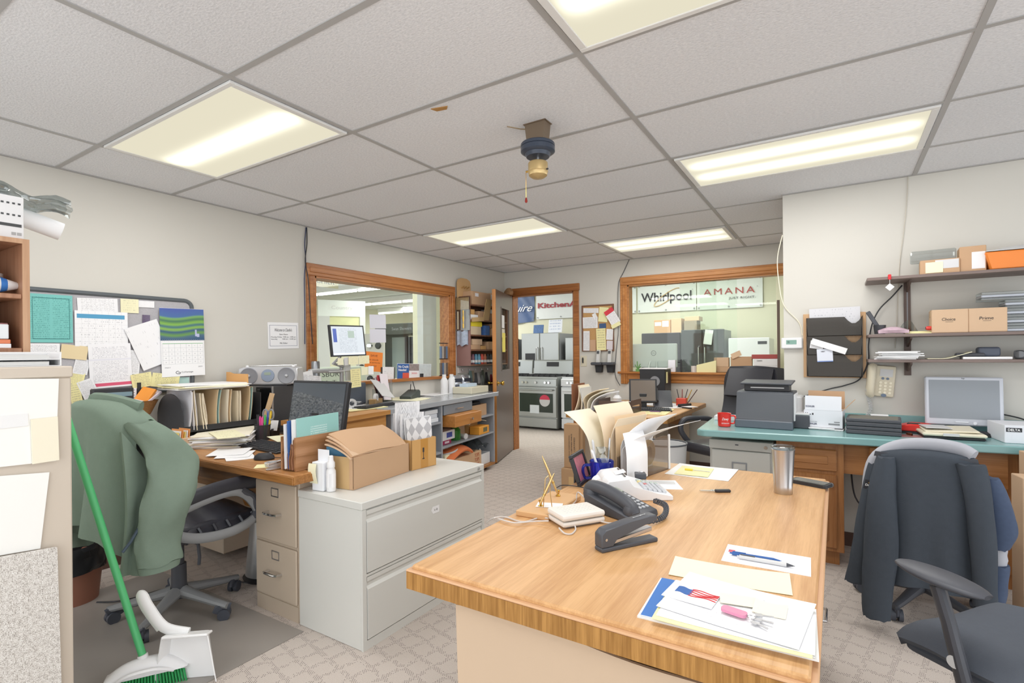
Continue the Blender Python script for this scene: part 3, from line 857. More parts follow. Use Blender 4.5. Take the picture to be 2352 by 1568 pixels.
# --- blue glass mug
M_BGLASS = mat('cobalt glass', '4058ea', .05, trans=.85)
b = Vector((-.853, 2.065, D + .0005))
t = thing('glass_mug', 'cobalt blue glass mug full of tools and pens', 'mug', b, R(30))
obj('cup', MB().lathe([(0, .004), (.04, .002), (.046, .01), (.05, .06), (.052, .092), (.05, .094), (.047, .09), (.045, .06), (.041, .012), (0, .01)], (0, 0, 0), 28), M_BGLASS, t)
obj('handle', MB().tube(smoothpath([(-.046, 0, .075), (-.075, 0, .072), (-.08, 0, .045), (-.07, 0, .02), (-.044, 0, .02)], 5), .006, 10), M_BGLASS, t)
M_LETW = mat('white lettering', 'f4f4f4', .6)
lt = lettering('MAYTAG', .062, .012, M_LETW, t, (.018, -.0525, .045), WB)
for v in lt.data.vertices:
    a = (v.co.x + .018) / .0525; v.co = (.0525 * math.sin(a) - .018, v.co.y, v.co.z + .0525 * math.cos(a) - .0525)
for i, (dx, dy, tx, ty, L, m_, rr, lb) in enumerate(((-.02, 0, -.18, .1, .15, M_LGREY, .006, 'silver tube leaning left in the blue mug'), (.02, .01, .04, .1, .16, M_STEEL, .0045, 'steel screwdriver standing in the blue mug'), (.005, -.01, -.3, -.2, .12, M_WPL, .006, 'white marker in the blue mug'))):
    d = Vector((tx, ty, 1)).normalized(); p = b + Vector((dx, dy, .02))
    o = obj(('metal_tube', 'screwdriver', 'marker')[i], MB().cyl(p, p + d * L, rr * .7, rr, 12).cyl(p + d * L, p + d * (L + .01), rr, rr * .4, 12), m_)
    tag(o, lb, 'tool')
o = obj('plastic_bag', MB().sheet(lambda u, v: tuple(b + Vector(((u - .5) * .06 + .004 * math.sin(v * 9), .01 + .01 * math.sin(u * 7 + v * 4), .05 + v * .1))), 8, 8, .0008), M_CLEAR)
tag(o, 'crumpled clear plastic bag stuffed in the blue mug', 'bag')

# --- smoky acrylic sorter with a heap of folders
M_SMOKE = mat('smoky acrylic', '8a7868', .1, alpha=.45)
c0, c1, c2 = AZ(1465, 1102, D), AZ(1545, 1074, D), AZ(1380, 1085, D)
t = thing('acrylic_sorter', 'smoky clear plastic letter sorter on the far end of the oak desk', 'letter sorter', c0, math.atan2(c1.y - c0.y, c1.x - c0.x))
o = MB(); prof = [(0, 0), (.29, 0), (.29, .155), (.24, .165), (.16, .16), (.09, .13), (.04, .09), (0, .085)]
o.prism(prof, .0, .004, 'y'); o.prism(prof, .10, .104, 'y'); o.prism(prof, .20, .204, 'y'); o.box(0, .29, 0, .204, 0, .004)
obj('dividers', o, M_SMOKE, t)
obj('front_bar', MB().box(.278, .292, -.004, .004, 0, .165, .002), M_WPL, t)
o = MB(); o.lathe([(.028, 0), (.058, 0), (.058, .02), (.028, .02), (.028, 0)], (.17, .06, .09), 28, rot=Euler((R(90), 0, 0)).to_matrix())
tag(obj('tape_roll', o, mat('tan tape', 'cbb08a', .5), None, t.location, t.rotation_euler.z), 'tan roll of tape behind the smoky sorter wall', 'tape roll')
def leaf(name, label, yy, h, w, m, bend, group, lean=0, x0=.0):
    def fn(u, v):
        s = v * h
        k = max(0, v - .45)
        return (x0 + u * w + bend[0] * k * k, yy + lean * v + bend[1] * k * k, .006 + s * (1 - .35 * abs(bend[1]) * k))
    o = obj(name, MB().sheet(fn, 6, 12, .0016), m, None, t.location, t.rotation_euler.z)
    tag(o, label, 'folder' if 'folder' in name else 'paper', group)
leaf('file_folder', 'tall manila folder rising highest from the smoky sorter', .16, .31, .30, M_MANILA, (-.02, .12), 'folders in the smoky sorter', .03)
leaf('file_folder', 'cream folder leaning far left in the smoky sorter', .185, .29, .2, M_CREAM, (-.22, .2), 'folders in the smoky sorter', .06, -.06)
leaf('file_folder', 'short manila folder in the middle of the smoky sorter', .13, .25, .26, M_MANILA, (.12, -.1), 'folders in the smoky sorter', .02)
leaf('file_folder', 'tan folder with notched tab in the smoky sorter', .11, .26, .28, mat('tan card', 'd9bd98', .8), (.2, .15), 'folders in the smoky sorter')
leaf('paper_sheet', 'white sheet stack curving right in the smoky sorter', .085, .26, .28, M_PAPER, (.35, -.25), 'papers in the smoky sorter')
leaf('paper_sheet', 'white sheet drooping over the front of the smoky sorter', .06, .25, .2, M_PAPER, (.75, -.55), 'papers in the smoky sorter', 0, -.03)
leaf('paper_sheet', 'nearest white sheet standing against the smoky sorter', -.008, .2, .17, M_PAPER, (.3, .25), 'papers in the smoky sorter', 0, -.10)
# --- white sheet with note and mini screwdriver
lay([(1560, 1065), (1697, 1079), (1672, 1106), (1528, 1088)], D, .0015, P_FOLD, 'paper_sheet', 'white sheet at the far end of the oak desk under a yellow note', 'paper', curl=.002)
lay([(1570, 1070), (1640, 1076), (1626, 1096), (1545, 1087)], D + .0035, .001, M_YEL, 'sticky_note', 'yellow note with a tiny screwdriver on the white sheet', 'note')
t = thing('mini_screwdriver', 'tiny screwdriver with yellow handle on the yellow note', 'screwdriver', AZ(1573, 1077, D + .009), R(5))
obj('handle', MB().cyl((0, 0, 0), (.035, 0, 0), .005, n=10), mat('yellow plastic', 'efd94a', .4), t)
obj('shaft', MB().cyl((.035, 0, 0), (.11, 0, -.002), .0015, n=8), M_STEEL, t)
# --- paper clip cube, envelopes
b = AZ(1471, 1114, D)
t = thing('clip_dispenser', 'small clear cube of paper clips with grey magnetic top', 'clip holder', b, R(25))
obj('cube', MB().box(-.022, .022, -.022, .022, .0, .03, .002), M_CLEAR, t)
obj('top', MB().box(-.022, .022, -.022, .022, .03, .052, .002), M_DGREY, t)
obj('paper_clip', MB().tube([(-.01, 0, .053), (.008, 0, .053), (.01, .004, .055), (-.006, .006, .056), (-.008, .002, .058), (.006, 0, .058)], .0012, 6), M_CHROME, t)
lay([(1450, 1103), (1553, 1103), (1567, 1125), (1470, 1122)], D, .0018, printed('return envelope', 'f0f0f2', '9090a0', 10, dens=.35), 'envelope', 'white envelope with a window behind the calculator', 'envelope')
lay([(1488, 1104), (1548, 1106), (1552, 1112), (1492, 1110)], D + .0022, .001, M_LGREY, 'paper_strip', 'grey paper strip on the envelope behind the calculator', 'paper')
# --- car key
t = thing('car_key', 'single car key with black plastic head on the oak desk', 'key', AZ(1660, 1130, D), R(32))
obj('head', MB().box(-.03, .03, -.009, .009, 0, .011, .003), M_BLACK, t)
obj('blade', MB().prism([(-.085, -.003), (-.03, -.004), (-.03, .004), (-.08, .004), (-.088, 0)], .004, .0065), M_STEEL, t, rot=R(-8))
obj('ring', MB().tube([(-.04 + .008 * math.cos(a / 8 * PI), .008 * math.sin(a / 8 * PI), .008) for a in range(16)], .0011, 6, closed=True), M_CHROME, t)
# --- tumbler
b = AZ(1799, 1132, D)
t = thing('tumbler', 'tall stainless steel tumbler with clear lid near the right desk edge', 'tumbler', b)
obj('body', MB().lathe([(0, 0), (.031, 0), (.033, .004), (.034, .03), (.0335, .033), (.041, .165), (.0425, .172), (.0415, .173), (.039, .165), (.033, .05), (0, .045)], (0, 0, 0), 36), M_STEEL, t)
obj('lid', MB().lathe([(0, .168), (.034, .168), (.036, .176), (.043, .178), (.0435, .184), (.038, .186), (.036, .18), (0, .179)], (0, 0, 0), 36), M_CLEAR, t)
# --- cell phone
t = thing('mobile_phone', 'black mobile phone in a case at the right desk edge', 'phone', AZ(1862, 1112, D), R(-22))
obj('case', MB().prism(rrect(.145, .075, .012), 0, .013, 'z', .002), M_BLACK, t)
obj('screen', MB().prism(rrect(.125, .062, .004), .0135, .0145), mat('dusty screen', '6a6a62', .2), t)
# ================================================================== LEFT FOREGROUND CABINET
M_TAN = mat('tan painted steel', 'cfc3b4', .45, var=.015, vs=2)
t = thing('file_cabinet', 'tall tan steel cabinet at the left picture edge with papers stuck on its side', 'cabinet', (-2.14, .665, 0))
obj('body', MB().box(-.46, 0, -1.0, 0, .03, 1.235, .004), M_TAN, t)
obj('top', MB().box(-.47, .004, -1.005, .004, 1.235, 1.272, .004), M_TAN, t)
obj('plinth', MB().box(-.45, -.01, -.99, -.01, 0, .03), M_DGREY, t)
def side(p, off=.003): return AX(p[0], p[1], -2.14 + off)
def sidesheet(name, px, m, th, label, cat, off, curl=0, extra=0):
    P = [side(p, off) for p in px]
    return sheet4(name, P, th, m, label, cat, None, None, curl)
W_SH = mat('bright white sheet', 'f6f5f1', .7)
sidesheet('folder', [(-70, 872), (126, 868), (134, 1058), (-70, 1078)], W_SH, .006, 'large white folder stuck on the side of the tan cabinet', 'folder', .003)
o = sidesheet('folder_pocket', [(74, 962), (134, 956), (133, 1056), (70, 1066)], M_CREAM, .004, 'cream folder pocket overlapping the white folder on the tan cabinet side', 'folder', .011)
sidesheet('card', [(-40, 958), (66, 950), (62, 976), (-40, 990)], mat('off white card', 'eeeeee', .7), .002, 'white card slipped into the folder on the tan cabinet', 'card', .0095)
o = sidesheet('paper_sheet', [(-60, 1092), (104, 1090), (101, 1252), (-60, 1290)], W_SH, .003, 'blank white sheet in the middle of the side of the tan cabinet', 'paper', .004)
def speck():
    m, nt, b = _new('speckled board')
    v = _coord(nt, (1, 1, 1)); n = _noise(nt, v, 330, 3); n2 = _noise(nt, v, 90, 2)
    t_ = _math(nt, 'ADD', _math(nt, 'MULTIPLY', n, .7), _math(nt, 'MULTIPLY', n2, .3))
    nt.links.new(_ramp(nt, ((.36, '9a938c'), (.5, 'd6d1cb'), (.62, 'eceae6')), t_), b.inputs['Base Color'])
    b.inputs['Roughness'].default_value = .9
    _bump(nt, b, n, .5, .003)
    return m
o = MB()
P = [AX(-60, 1291, -2.118), AX(130, 1256, -2.118)]
o.prism([(P[0].y - .1, 0), (P[1].y + .012, 0), (P[1].y, P[1].z), (P[0].y - .1, P[0].z + .01)], -2.126, -2.112, 'x')
tag(obj('ceiling_tile', o, speck()), 'speckled grey board leaning low against the tan cabinet side', 'board')

# bookshelf cubby on the cabinet
W_SHELF = wood('brown shelf veneer', 'b88a6c', '9c6e52', 'z', .8, .45, .3)
W_SHELFE = wood('pale shelf edge', 'cfa684', 'b98e6c', 'z', .8, .5, .2)
t = thing('bookcase', 'small brown wooden bookcase standing on the tan cabinet', 'bookcase', (-2.30, .605, 1.272))
Hh = .425; dep = .26; wid = .75
obj('side_panel', MB().box(-dep, 0, -.018, 0, 0, Hh, .002), W_SHELF, t)
obj('side_panel', MB().box(-dep, 0, -wid, -wid + .018, 0, Hh, .002), W_SHELF, t)
obj('back_panel', MB().box(-dep, -dep + .006, -wid + .018, -.018, 0, Hh), W_SHELF, t)
for z in (.045, .225, Hh - .016): obj('shelf', MB().box(-dep + .006, -.002, -wid + .018, -.018, z, z + .016, .002), W_SHELF, t)
obj('front_edge', MB().box(0, .004, -.018, 0, 0, Hh).box(0, .004, -wid, -.018, Hh - .016, Hh), W_SHELFE, t)
bx0, by0 = -2.30, .605
# glue bottle and jar on the upper shelf
zsh = 1.272 + .241
t = thing('glue_bottle', 'white bottle with blue band lying on the upper bookcase shelf', 'bottle', (bx0 - .05, by0 - .105, zsh + .031))
obj('body', MB().lathe([(0, -.09), (.03, -.085), (.031, .02), (.022, .055)], (0, 0, 0), 24, rot=Euler((R(-90), 0, 0)).to_matrix()), M_WPL, t)
obj('band', MB().lathe([(.0262, .042), (.0222, .055), (.02, .06)], (0, 0, 0), 24, rot=Euler((R(-90), 0, 0)).to_matrix()), mat('blue band', '3b7fd0', .4), t)
obj('nozzle', MB().lathe([(.0205, .059), (.012, .085), (.002, .1), (0, .1)], (0, 0, 0), 20, rot=Euler((R(-90), 0, 0)).to_matrix()), M_WPL, t)
t = thing('glass_jar', 'clear glass jar lid-down behind the white bottle in the bookcase', 'jar', (bx0 - .13, by0 - .085, zsh + .0005))
obj('glass', MB().lathe([(0, 0), (.045, 0), (.047, .06), (.04, .085), (.043, .1), (0, .1)], (0, 0, 0), 24), M_CLEAR, t)
obj('rim', MB().lathe([(.044, .06), (.05, .062), (.05, .074), (.044, .076)], (0, 0, 0), 24), M_LGREY, t)
# binders and boxes on the lower shelf
zl = 1.272 + .061
t = thing('ring_binder', 'maroon ring binder lying open-edged on the lower bookcase shelf', 'binder', (bx0 - .13, by0 - .05, zl + .082))
obj('cover', MB().sheet(lambda u, v: (-.11 + .22 * v, -.3 + .02 + .28 * u - .0, .018 + (.022 if u < .001 else 0) + .02 * math.cos(u * PI)), 8, 2, .004), mat('maroon vinyl', '8f5a5a', .45), t)
obj('pages', MB().box(-.1, .1, -.27, -.02, .004, .02, .002), M_CREAM, t)
t = thing('white_box', 'white cardboard box on the lower bookcase shelf', 'box', (bx0 - .12, by0 - .05, zl + .03))
obj('body', MB().box(-.11, .112, -.32, 0, 0, .048, .002), mat('white box card', 'e4e8ea', .6), t)
lettering('MARCO', .06, .006, mat('tan print', '8c8068', .7), t, (.1125, -.06, .036), WL)
tag(obj('orange_book', MB().box(-.11, .11, -.33, 0, 0, .014, .002), mat('orange cover', 'e0835a', .5), None, (bx0 - .12, by0 - .045, zl + .0145)), 'orange book lying under the white box in the bookcase', 'book')
tag(obj('white_book', MB().box(-.11, .114, -.33, 0, 0, .014, .001), M_PAPER, None, (bx0 - .12, by0 - .045, zl)), 'white book at the bottom of the lower bookcase shelf', 'book')
# tray with papers in front
t = thing('paper_tray', 'white plastic letter tray holding papers on top of the tan cabinet', 'tray', (-2.17, .645, 1.2725))
o = MB()
for z in (0, .021): o.box(-.1, .015, -.36, -.004, z, z + .003)
o.box(-.1, .015, -.004, 0, 0, .046, .001).box(-.103, -.1, -.36, 0, 0, .046)
o.box(.012, .015, -.36, -.004, .042, .046)
obj('tray', o, M_WPL, t)
for z, lb in ((.0035, 'lower'), (.0245, 'upper')):
    tag(obj('paper_stack', MB().box(-.09, .008, -.34, -.03, 0, .012), printed('newsprint ' + lb, 'd8d8d6', '808080', 14, dens=.5), None, (-2.17, .645, 1.2725 + z)), lb + ' stack of printed papers in the white letter tray', 'papers')
# striped box, paper cup roll and plastic bag on the bookcase
t = thing('striped_box', 'white carton with rows of black squares on top of the bookcase', 'box', (-2.33, .60, 1.6975))
obj('body', MB().box(-.2, 0, -.45, 0, 0, .145, .002), mat('white carton', 'e9e9ea', .6), t)
o = MB()
for z in (.078, .117):
    for i in range(16): o.box(0, .0008, -.008 - i * .014 - .007, -.008 - i * .014, z, z + .006)
o.box(0, .0008, -.4, -.006, .042, .052)
obj('squares', o, mat('carton black', '4c4e50', .7), t)
o = MB()
for y in (-.006, -.02): o.box(0, .0007, y - .0115, y, .014, .024)
obj('care_marks', o, mat('carton mark', 'b0b0b0', .7), t)
t = thing('paper_roll', 'white paper roll sticking out behind the striped box', 'paper roll', (-2.42, .62, 1.79))
obj('roll', MB().cyl((0, -.06, .02), (.02, .10, -.03), .032, n=24), M_PAPER, t)
def bagfn(u, v):
    a = u * 2 * PI
    r_ = .05 + .018 * math.sin(5 * a + v * 9) * v
    return (-2.36 + r_ * math.cos(a) * (1 - .4 * v) - .03, .50 + v * .24, 1.868 + r_ * .5 * math.sin(a) - .03 * v + .012 * math.sin(9 * v))
tag(obj('plastic_bag', MB().sheet(bagfn, 24, 12, .0008), M_CLEAR), 'crumpled clear plastic bag on top of the striped box', 'bag')
tag(obj('clear_box', MB().box(-2.52, -2.36, .38, .572, 1.8435, 1.885, .008, 2), M_CLEAR), 'clear plastic package lying on the striped box', 'package')

# ================================================================== BROOM AND DUSTPAN
M_GREEN = mat('green painted pole', '55ba78', .4)
B0, B1 = Vector((-2.325, .94, .115)), Vector((-2.565, .792, 1.02))
t = thing('broom', 'upright broom with green pole leaning by the tan cabinet', 'broom', (-2.31, .95, 0))
L = Vector(t.location)
dB = (B1 - B0)
obj('pole', MB().cyl(B0 - L, B1 + dB * .12 - L, .0135, n=16), M_GREEN, t)
o = MB(); o.lathe([(.0165, -.03), (.018, .01), (.0145, .012), (.0145, -.03)], B0 - L, 16, rot=dB.to_track_quat('Z', 'Y').to_matrix())
obj('socket', o, M_WPL, t)
o = MB()
def headfn(u, v):
    a = PI * v
    w = .15 * (1 - .35 * abs(2 * u - 1) ** 3)
    return ((u - .5) * .27, -.035 * math.cos(a), .055 + .055 * math.sin(a) * (1 - abs(2 * u - 1) ** 2.5) + .005)
o.sheet(headfn, 16, 8, .008)
obj('head', o, M_WPL, t, rot=R(58))
o = MB(); o.tube(smoothpath([(-.1, -.045, .06), (-.05, -.056, .085), (.03, -.05, .085), (.09, -.035, .06)], 5), .007, 8); obj('head_rim', o, M_WPL, t, rot=R(58))
o = MB()
for i in range(26):
    for j in range(4):
        x = -.12 + i * .0096; y = -.024 + j * .016
        o.cyl((x, y, .06), (x * 1.1, y * 1.2 + .004 * math.sin(i * 3 + j), .0), .0042, .0036, 5, caps=True)
b_ = obj('bristles', o, mat('green bristle', '2f9c58', .7), t, rot=R(58)); b_['kind'] = 'stuff'
M_DUST = mat('white dustpan plastic', 'eeeeee', .35)
t = thing('dustpan', 'white plastic dustpan clipped upright beside the broom head', 'dustpan', (-2.30, 1.02, 0), R(40))
o = MB()
def pan(u, v):
    x = (u - .5) * (.17 + .06 * v)
    wall = .045 * max(0, (abs(2 * u - 1) - .8) / .2)
    return (x + .09, -.02 - wall, .19 - .185 * v)
o.sheet(pan, 20, 8, .004)
obj('pan', o, M_DUST, t)
obj('pan_back', MB().box(.005, .175, -.07, -.018, .185, .195, .003, rot=Euler((R(-12), 0, 0))), M_DUST, t)
o = MB(); o.tube(smoothpath([(.09, -.03, .19), (.0, -.03, .22), (-.06, -.025, .30), (-.085, -.02, .345), (-.10, -.01, .335), (-.085, 0, .28), (-.03, -.005, .2)], 6), .012, 10, flat=1.8)
obj('handle', o, M_DUST, t)

# ================================================================== CHAIR MAT, BIN, TOWER BY THE LEFT DESK
mm = mat('grey vinyl mat', '9a948e', .35, var=.05, vs=3)
tag(obj('chair_mat', MB().prism([(-3.5, .35), (-2.13, .35), (-2.13, 1.52), (-3.5, 1.50)], .0005, .004), mm), 'grey translucent chair mat under the leather chair', 'mat')
t = thing('waste_bin', 'brown waste bin with black bag liner behind the green jacket', 'bin', (-3.47, 1.07, 0))
obj('bucket', MB().lathe([(0, 0), (.115, 0), (.14, .24), (.135, .24), (.11, .01), (0, .01)], (0, 0, 0), 28), mat('brown bin plastic', 'a06c58', .5), t)
o = MB()
o.lathe([(.1405, .17), (.15, .2), (.146, .25), (.155, .29), (.15, .31), (.135, .3), (.13, .2)], (0, 0, 0), 28)
for v in o.bm.verts: v.co.x += .008 * math.sin(v.co.z * 90 + math.atan2(v.co.y, v.co.x) * 5); v.co.y += .008 * math.cos(v.co.z * 70 + math.atan2(v.co.y, v.co.x) * 7)
obj('bag_liner', o, mat('black bin bag', '26282b', .25), t)
t = thing('floor_fan', 'silver and black tower standing under the left desk beside the pedestal', 'appliance', (-2.86, 1.80, 0))
obj('shell', MB().lathe([(0, 0), (.12, 0), (.13, .015), (.105, .03), (.09, .2), (.07, .36), (0, .37)], (0, 0, 0), 24), M_BLACK, t)
def arc(u, v):
    a = R(-160 + 100 * u); r_ = (.112 - .03 * v)
    return (r_ * math.cos(a), r_ * math.sin(a), .03 + v * .31)
obj('silver_front', MB().sheet(arc, 10, 6, .008), mat('silver plastic', 'b9bbbd', .3, .6), t)
cord('power_cord', [(-3.32, 1.13, .006), (-3.2, 1.22, .012), (-3.15, 1.45, .012), (-3.0, 1.62, .008), (-2.75, 1.72, .008), (-2.62, 1.9, .008)], .004, M_BLACK, 'black power cord snaking over the carpet behind the chair')
t = tag(obj('floor_plug', MB().box(-.04, .04, -.025, .025, .008, .022, .003), M_BEIGEP, None, (-3.18, 1.46, 0), R(30)), 'small beige cord cover on the carpet behind the chair', 'cord cover')

# ================================================================== LEATHER CHAIR WITH GREEN JACKET
M_LEATH = mat('black leather', '34353c', .32, bump=.12, bs=60, var=.05)
M_CHBASE = mat('grey chair plastic', '8e9092', .4, var=.04, vs=12)
M_CHDK = mat('dark grey chair plastic', '4b4d54', .45)
M_CASTER = mat('caster rubber', '4a4e58', .5)
def caster(parent, x, y, a):
    c = MB(); u = Vector((math.cos(a), math.sin(a), 0))
    p = Vector((x, y, .028)); q = u.cross(Vector((0, 0, 1)))
    c.cyl(p - q * .024, p - q * .006, .028, n=18).cyl(p + q * .006, p + q * .024, .028, n=18).cyl(p - q * .006, p + q * .006, .016, n=12)
    c.cyl((x + u.x * .02, y + u.y * .02, .03), (x + u.x * .02, y + u.y * .02, .075), .008, n=8)
    c.tube([p + q * .0 + Vector((u.x * r_ * .034, u.y * r_ * .034, s_)) for r_, s_ in ((-.9, .006), (-.7, .026), (0, .036), (.7, .026))], .012, 8, flat=2)
    o = obj('caster', c, M_CASTER, parent); return o
def star_base(t, a0, rad, m, h=.075):
    for k in range(5):
        a = R(a0 + 72 * k); u = Vector((math.cos(a), math.sin(a), 0))
        l = MB(); P = [u * .03 + Vector((0, 0, h + .035)), u * rad * .4 + Vector((0, 0, h + .022)), u * rad * .8 + Vector((0, 0, h + .004)), u * (rad + .02) + Vector((0, 0, h - .006))]
        l.tube(P, .02, 10, rs=[.034, .026, .021, .017], flat=.9)
        leg = obj('leg', l, m, t)
        c = caster(leg, u.x * rad, u.y * rad, a + .6)
t = thing('office_chair', 'black leather office chair with grey arms, under the green jacket', 'chair', (-2.84, 1.31, 0), R(5))
star_base(t, 12, .28, M_CHBASE)
obj('column', MB().cyl((0, 0, .08), (0, 0, .25), .036, .033, 20).cyl((0, 0, .25), (0, 0, .40), .024, n=16).lathe([(.045, .09), (.03, .13), (.03, .135)], (0, 0, 0), 20), M_CHDK, t)
o = MB(); o.box(-.07, .07, -.1, .1, .385, .42, .01, 2); o.tube([(.09, 0, .39), (.13, .02, .36), (.14, .02, .30), (.135, .02, .26)], .008, 8)
obj('mechanism', o, M_CHDK, t)
o = MB()
def seatfn(u, v):
    x = (u - .5) * .54; y = -.25 + v * .55
    edge = max(abs(2 * u - 1), abs(2 * v - 1))
    z = .515 - .06 * edge ** 4 - .015 * math.cos(u * 2 * PI) + .004 * math.sin(v * 24) - (.03 * max(0, v - .75) * 4) ** 2
    return (x * (1 - .1 * abs(2 * v - 1) ** 4), y, z)
o.sheet(seatfn, 20, 20, .02)
o.box(-.25, .25, -.23, .28, .42, .49, .035, 3)
for k in range(7): o.tube([(.265 - .01 * abs(k - 3) * .3, -.2 + k * .07, .485), (.275, -.19 + k * .07, .455), (.255, -.18 + k * .07, .425)], .009, 6)
obj('seat', o, M_LEATH, t)
o = MB()
def backfn(u, v):
    x = (u - .5) * (.50 + .06 * math.sin(v * PI)); z = .50 + v * .49
    y = -.26 - .05 * v - .06 * (1 - (2 * u - 1) ** 2) * (.4 + .6 * math.sin(v * PI))
    r_ = max(0, v - .85) / .15
    return (x * (1 - .25 * r_ ** 2), y, z)
o.sheet(backfn, 16, 16, .07)
obj('backrest', o, M_LEATH, t)
for s_ in (-1, 1):
    a = MB(); x = s_ * .285
    loop = [(x, -.26, .555), (x, -.1, .605), (x, .08, .625), (x, .17, .59), (x, .235, .50), (x, .215, .455), (x, .1, .425), (x, -.06, .44), (x, -.18, .49)]
    a.tube(smoothpath(loop, 5, True), .019, 10, closed=True, flat=1.25)
    arm = obj('armrest', a, M_CHBASE, t)
    q = MB(); q.tube(smoothpath([(x, -.13, .635), (x, 0, .652), (x, .14, .655), (x, .255, .642)], 5), .024, 12, flat=1.5)
    obj('arm_pad', q, M_LEATH, arm)
    q = MB(); q.tube([(x, .14, .62), (x, .2, .575), (x, .236, .50), (x, .22, .455)], .022, 8, flat=1.1); obj('arm_insert', q, M_CHDK, arm)
# green fleece jacket draped over the backrest
M_FLEECE = mat('green fleece', '7f9082', .95, var=.05, vs=30, bump=.3, bs=350, spec=.1)
J = Vector((-2.84, 1.31, 0)); ja = R(5)
t = thing('jacket', 'green fleece jacket hung over the leather chair back', 'jacket', J, ja)
o = MB()
def jb(u, v):
    s = 2 * u - 1
    x = s * (.29 + .05 * v)
    if v < .14:
        k = v / .14; a = PI * k
        y = -.33 - .075 * (-math.cos(a)) * 1.0 ; y = -.33 + .08 * math.cos(a)
        z = 1.075 + .035 * math.sin(a)
    else:
        k = (v - .14) / .86
        y = -.41 - .02 * k + .03 * math.sin(s * 8 + k * 1.2) * k + .016 * math.sin(s * 15 + 1 - k) * k
        z = 1.075 - k * (.51 + .03 * s)
    z -= .15 * abs(s) ** 3; y += .07 * abs(s) ** 4
    return (x, y, z)
o.sheet(jb, 40, 30, .012)
def front(u, v, s0=1):
    x = s0 * (.30 + .03 * math.sin(v * 3)) ; y = -.40 + u * .15
    return (x + s0 * .02 * math.sin(u * 7 + v * 4) * v, y + .012 * math.sin(u * 11) * v, .99 - .22 * u - v * (.60 - .2 * u))
o.sheet(lambda u, v: front(u, v), 12, 24, .012)
o.sheet(lambda u, v: front(u, v * .85, -1), 12, 24, .012)
for s_, P in ((1, [(.27, -.31, 1.02), (.34, -.26, .93), (.385, -.24, .80), (.39, -.27, .66), (.365, -.29, .52), (.35, -.28, .42)]), (-1, [(-.27, -.31, 1.02), (-.34, -.28, .93), (-.38, -.3, .78), (-.38, -.31, .62), (-.37, -.3, .48), (-.36, -.28, .38)])):
    pp = smoothpath(P, 6)
    n_ = len(pp); rings = []
    for i, p in enumerate(pp):
        k = i / (n_ - 1); w = .055 + .065 * min(1, k * 3) - .035 * k; th = .045 + .012 * math.sin(k * 14)
        ring = []
        for q in range(20):
            a = 2 * PI * q / 20; rr = 1 + .07 * math.sin(3 * a + k * 11) + .05 * math.sin(5 * a - k * 17)
            ring.append(o.bm.verts.new(p + Vector((s_ * th * math.cos(a) * rr, w * math.sin(a) * rr, .006 * math.sin(4 * a)))))
        rings.append(ring)
    for A, B in zip(rings, rings[1:]):
        for q in range(20): o.bm.faces.new((A[q], A[(q + 1) % 20], B[(q + 1) % 20], B[q]))
    o.bm.faces.new(rings[-1])
obj('fleece', o, M_FLEECE, t, smooth=60)
obj('collar', MB().tube(smoothpath([(-.2, -.27, 1.075), (-.1, -.32, 1.105), (0, -.335, 1.112), (.1, -.32, 1.105), (.2, -.27, 1.075)], 5), .018, 8, flat=1.6), M_FLEECE, t)
obj('pocket_zip', MB().tube([(.368, -.365, .60), (.372, -.40, .55), (.37, -.43, .515)], .006, 6), mat('navy zip tape', '3a4a58', .6), t)
obj('cuff', MB().lathe([(.05, .0), (.053, .03), (.05, .032)], (.35, -.28, .39), 20, sx=.95, sy=1.6), M_FLEECE, t)

# ================================================================== LEFT DESK
W_LDESK = wood('left desk oak', 'c28f5c', 'a06c3c', 'x', .8, .35, .8)
W_LEDGE = wood('left desk edge', 'c0884c', '8c5a28', 'x', 1.2, .4, .1)
t = thing('office_desk', 'oak desk with beige drawer pedestals along the left wall', 'desk', (-2.96, 1.86, 0))
obj('top', MB().prism([(-.86, -.395), (.84, -.395), (.84, -.285), (.745, -.285), (.745, .36), (-.86, .36)], .70, .745, 'z', .004), W_LDESK, t)
obj('edge_band', MB().box(-.857, .843, -.40, -.394, .702, .738, .002).box(.84, .845, -.395, -.285, .702, .738), W_LEDGE, t)
o = MB(); o.prism([(-.30, .60), (-.26, .56), (.22, .56), (.27, .50), (.375, .50), (.385, .52), (.385, .70), (-.30, .70)], -.29, -.27, 'y')
obj('apron', o, W_LEDGE, t)
p = obj('pedestal', MB().box(.39, .75, -.30, .34, .0, .70, .004), M_PED, t)
for z0, z1 in ((.365, .665), (.085, .35)):
    d_ = obj('drawer', MB().box(.405, .738, -.312, -.30, z0, z1, .004), M_PED, p)
obj('kick', MB().box(.4, .742, -.304, -.3, .0, .075), M_PED, p)
for z0, z1 in ((.365, .665), (.085, .35)):
    zc = z0 + (z1 - z0) * .48
    obj('drawer_handle', MB().tube([(.52, -.312, zc), (.52, -.342, zc + .004), (.535, -.348, zc + .004), (.605, -.348, zc + .004), (.62, -.342, zc + .004), (.62, -.312, zc)], .0065, 8), M_CHROME, p)
    q = MB(); zz = z1 - .05
    for a in ((.545, .605, zz + .018, zz + .022), (.545, .605, zz - .022, zz - .018), (.545, .549, zz - .018, zz + .018), (.601, .605, zz - .018, zz + .018)): q.box(a[0], a[1], -.316, -.311, a[2], a[3])
    obj('label_holder', q, M_STEEL, p)
obj('pedestal', MB().box(-.66, -.30, -.10, .34, .06, .70, .004), M_PED, t)
obj('foot_rail', MB().box(-.8, -.28, .2, .22, .05, .10), W_LEDGE, t)
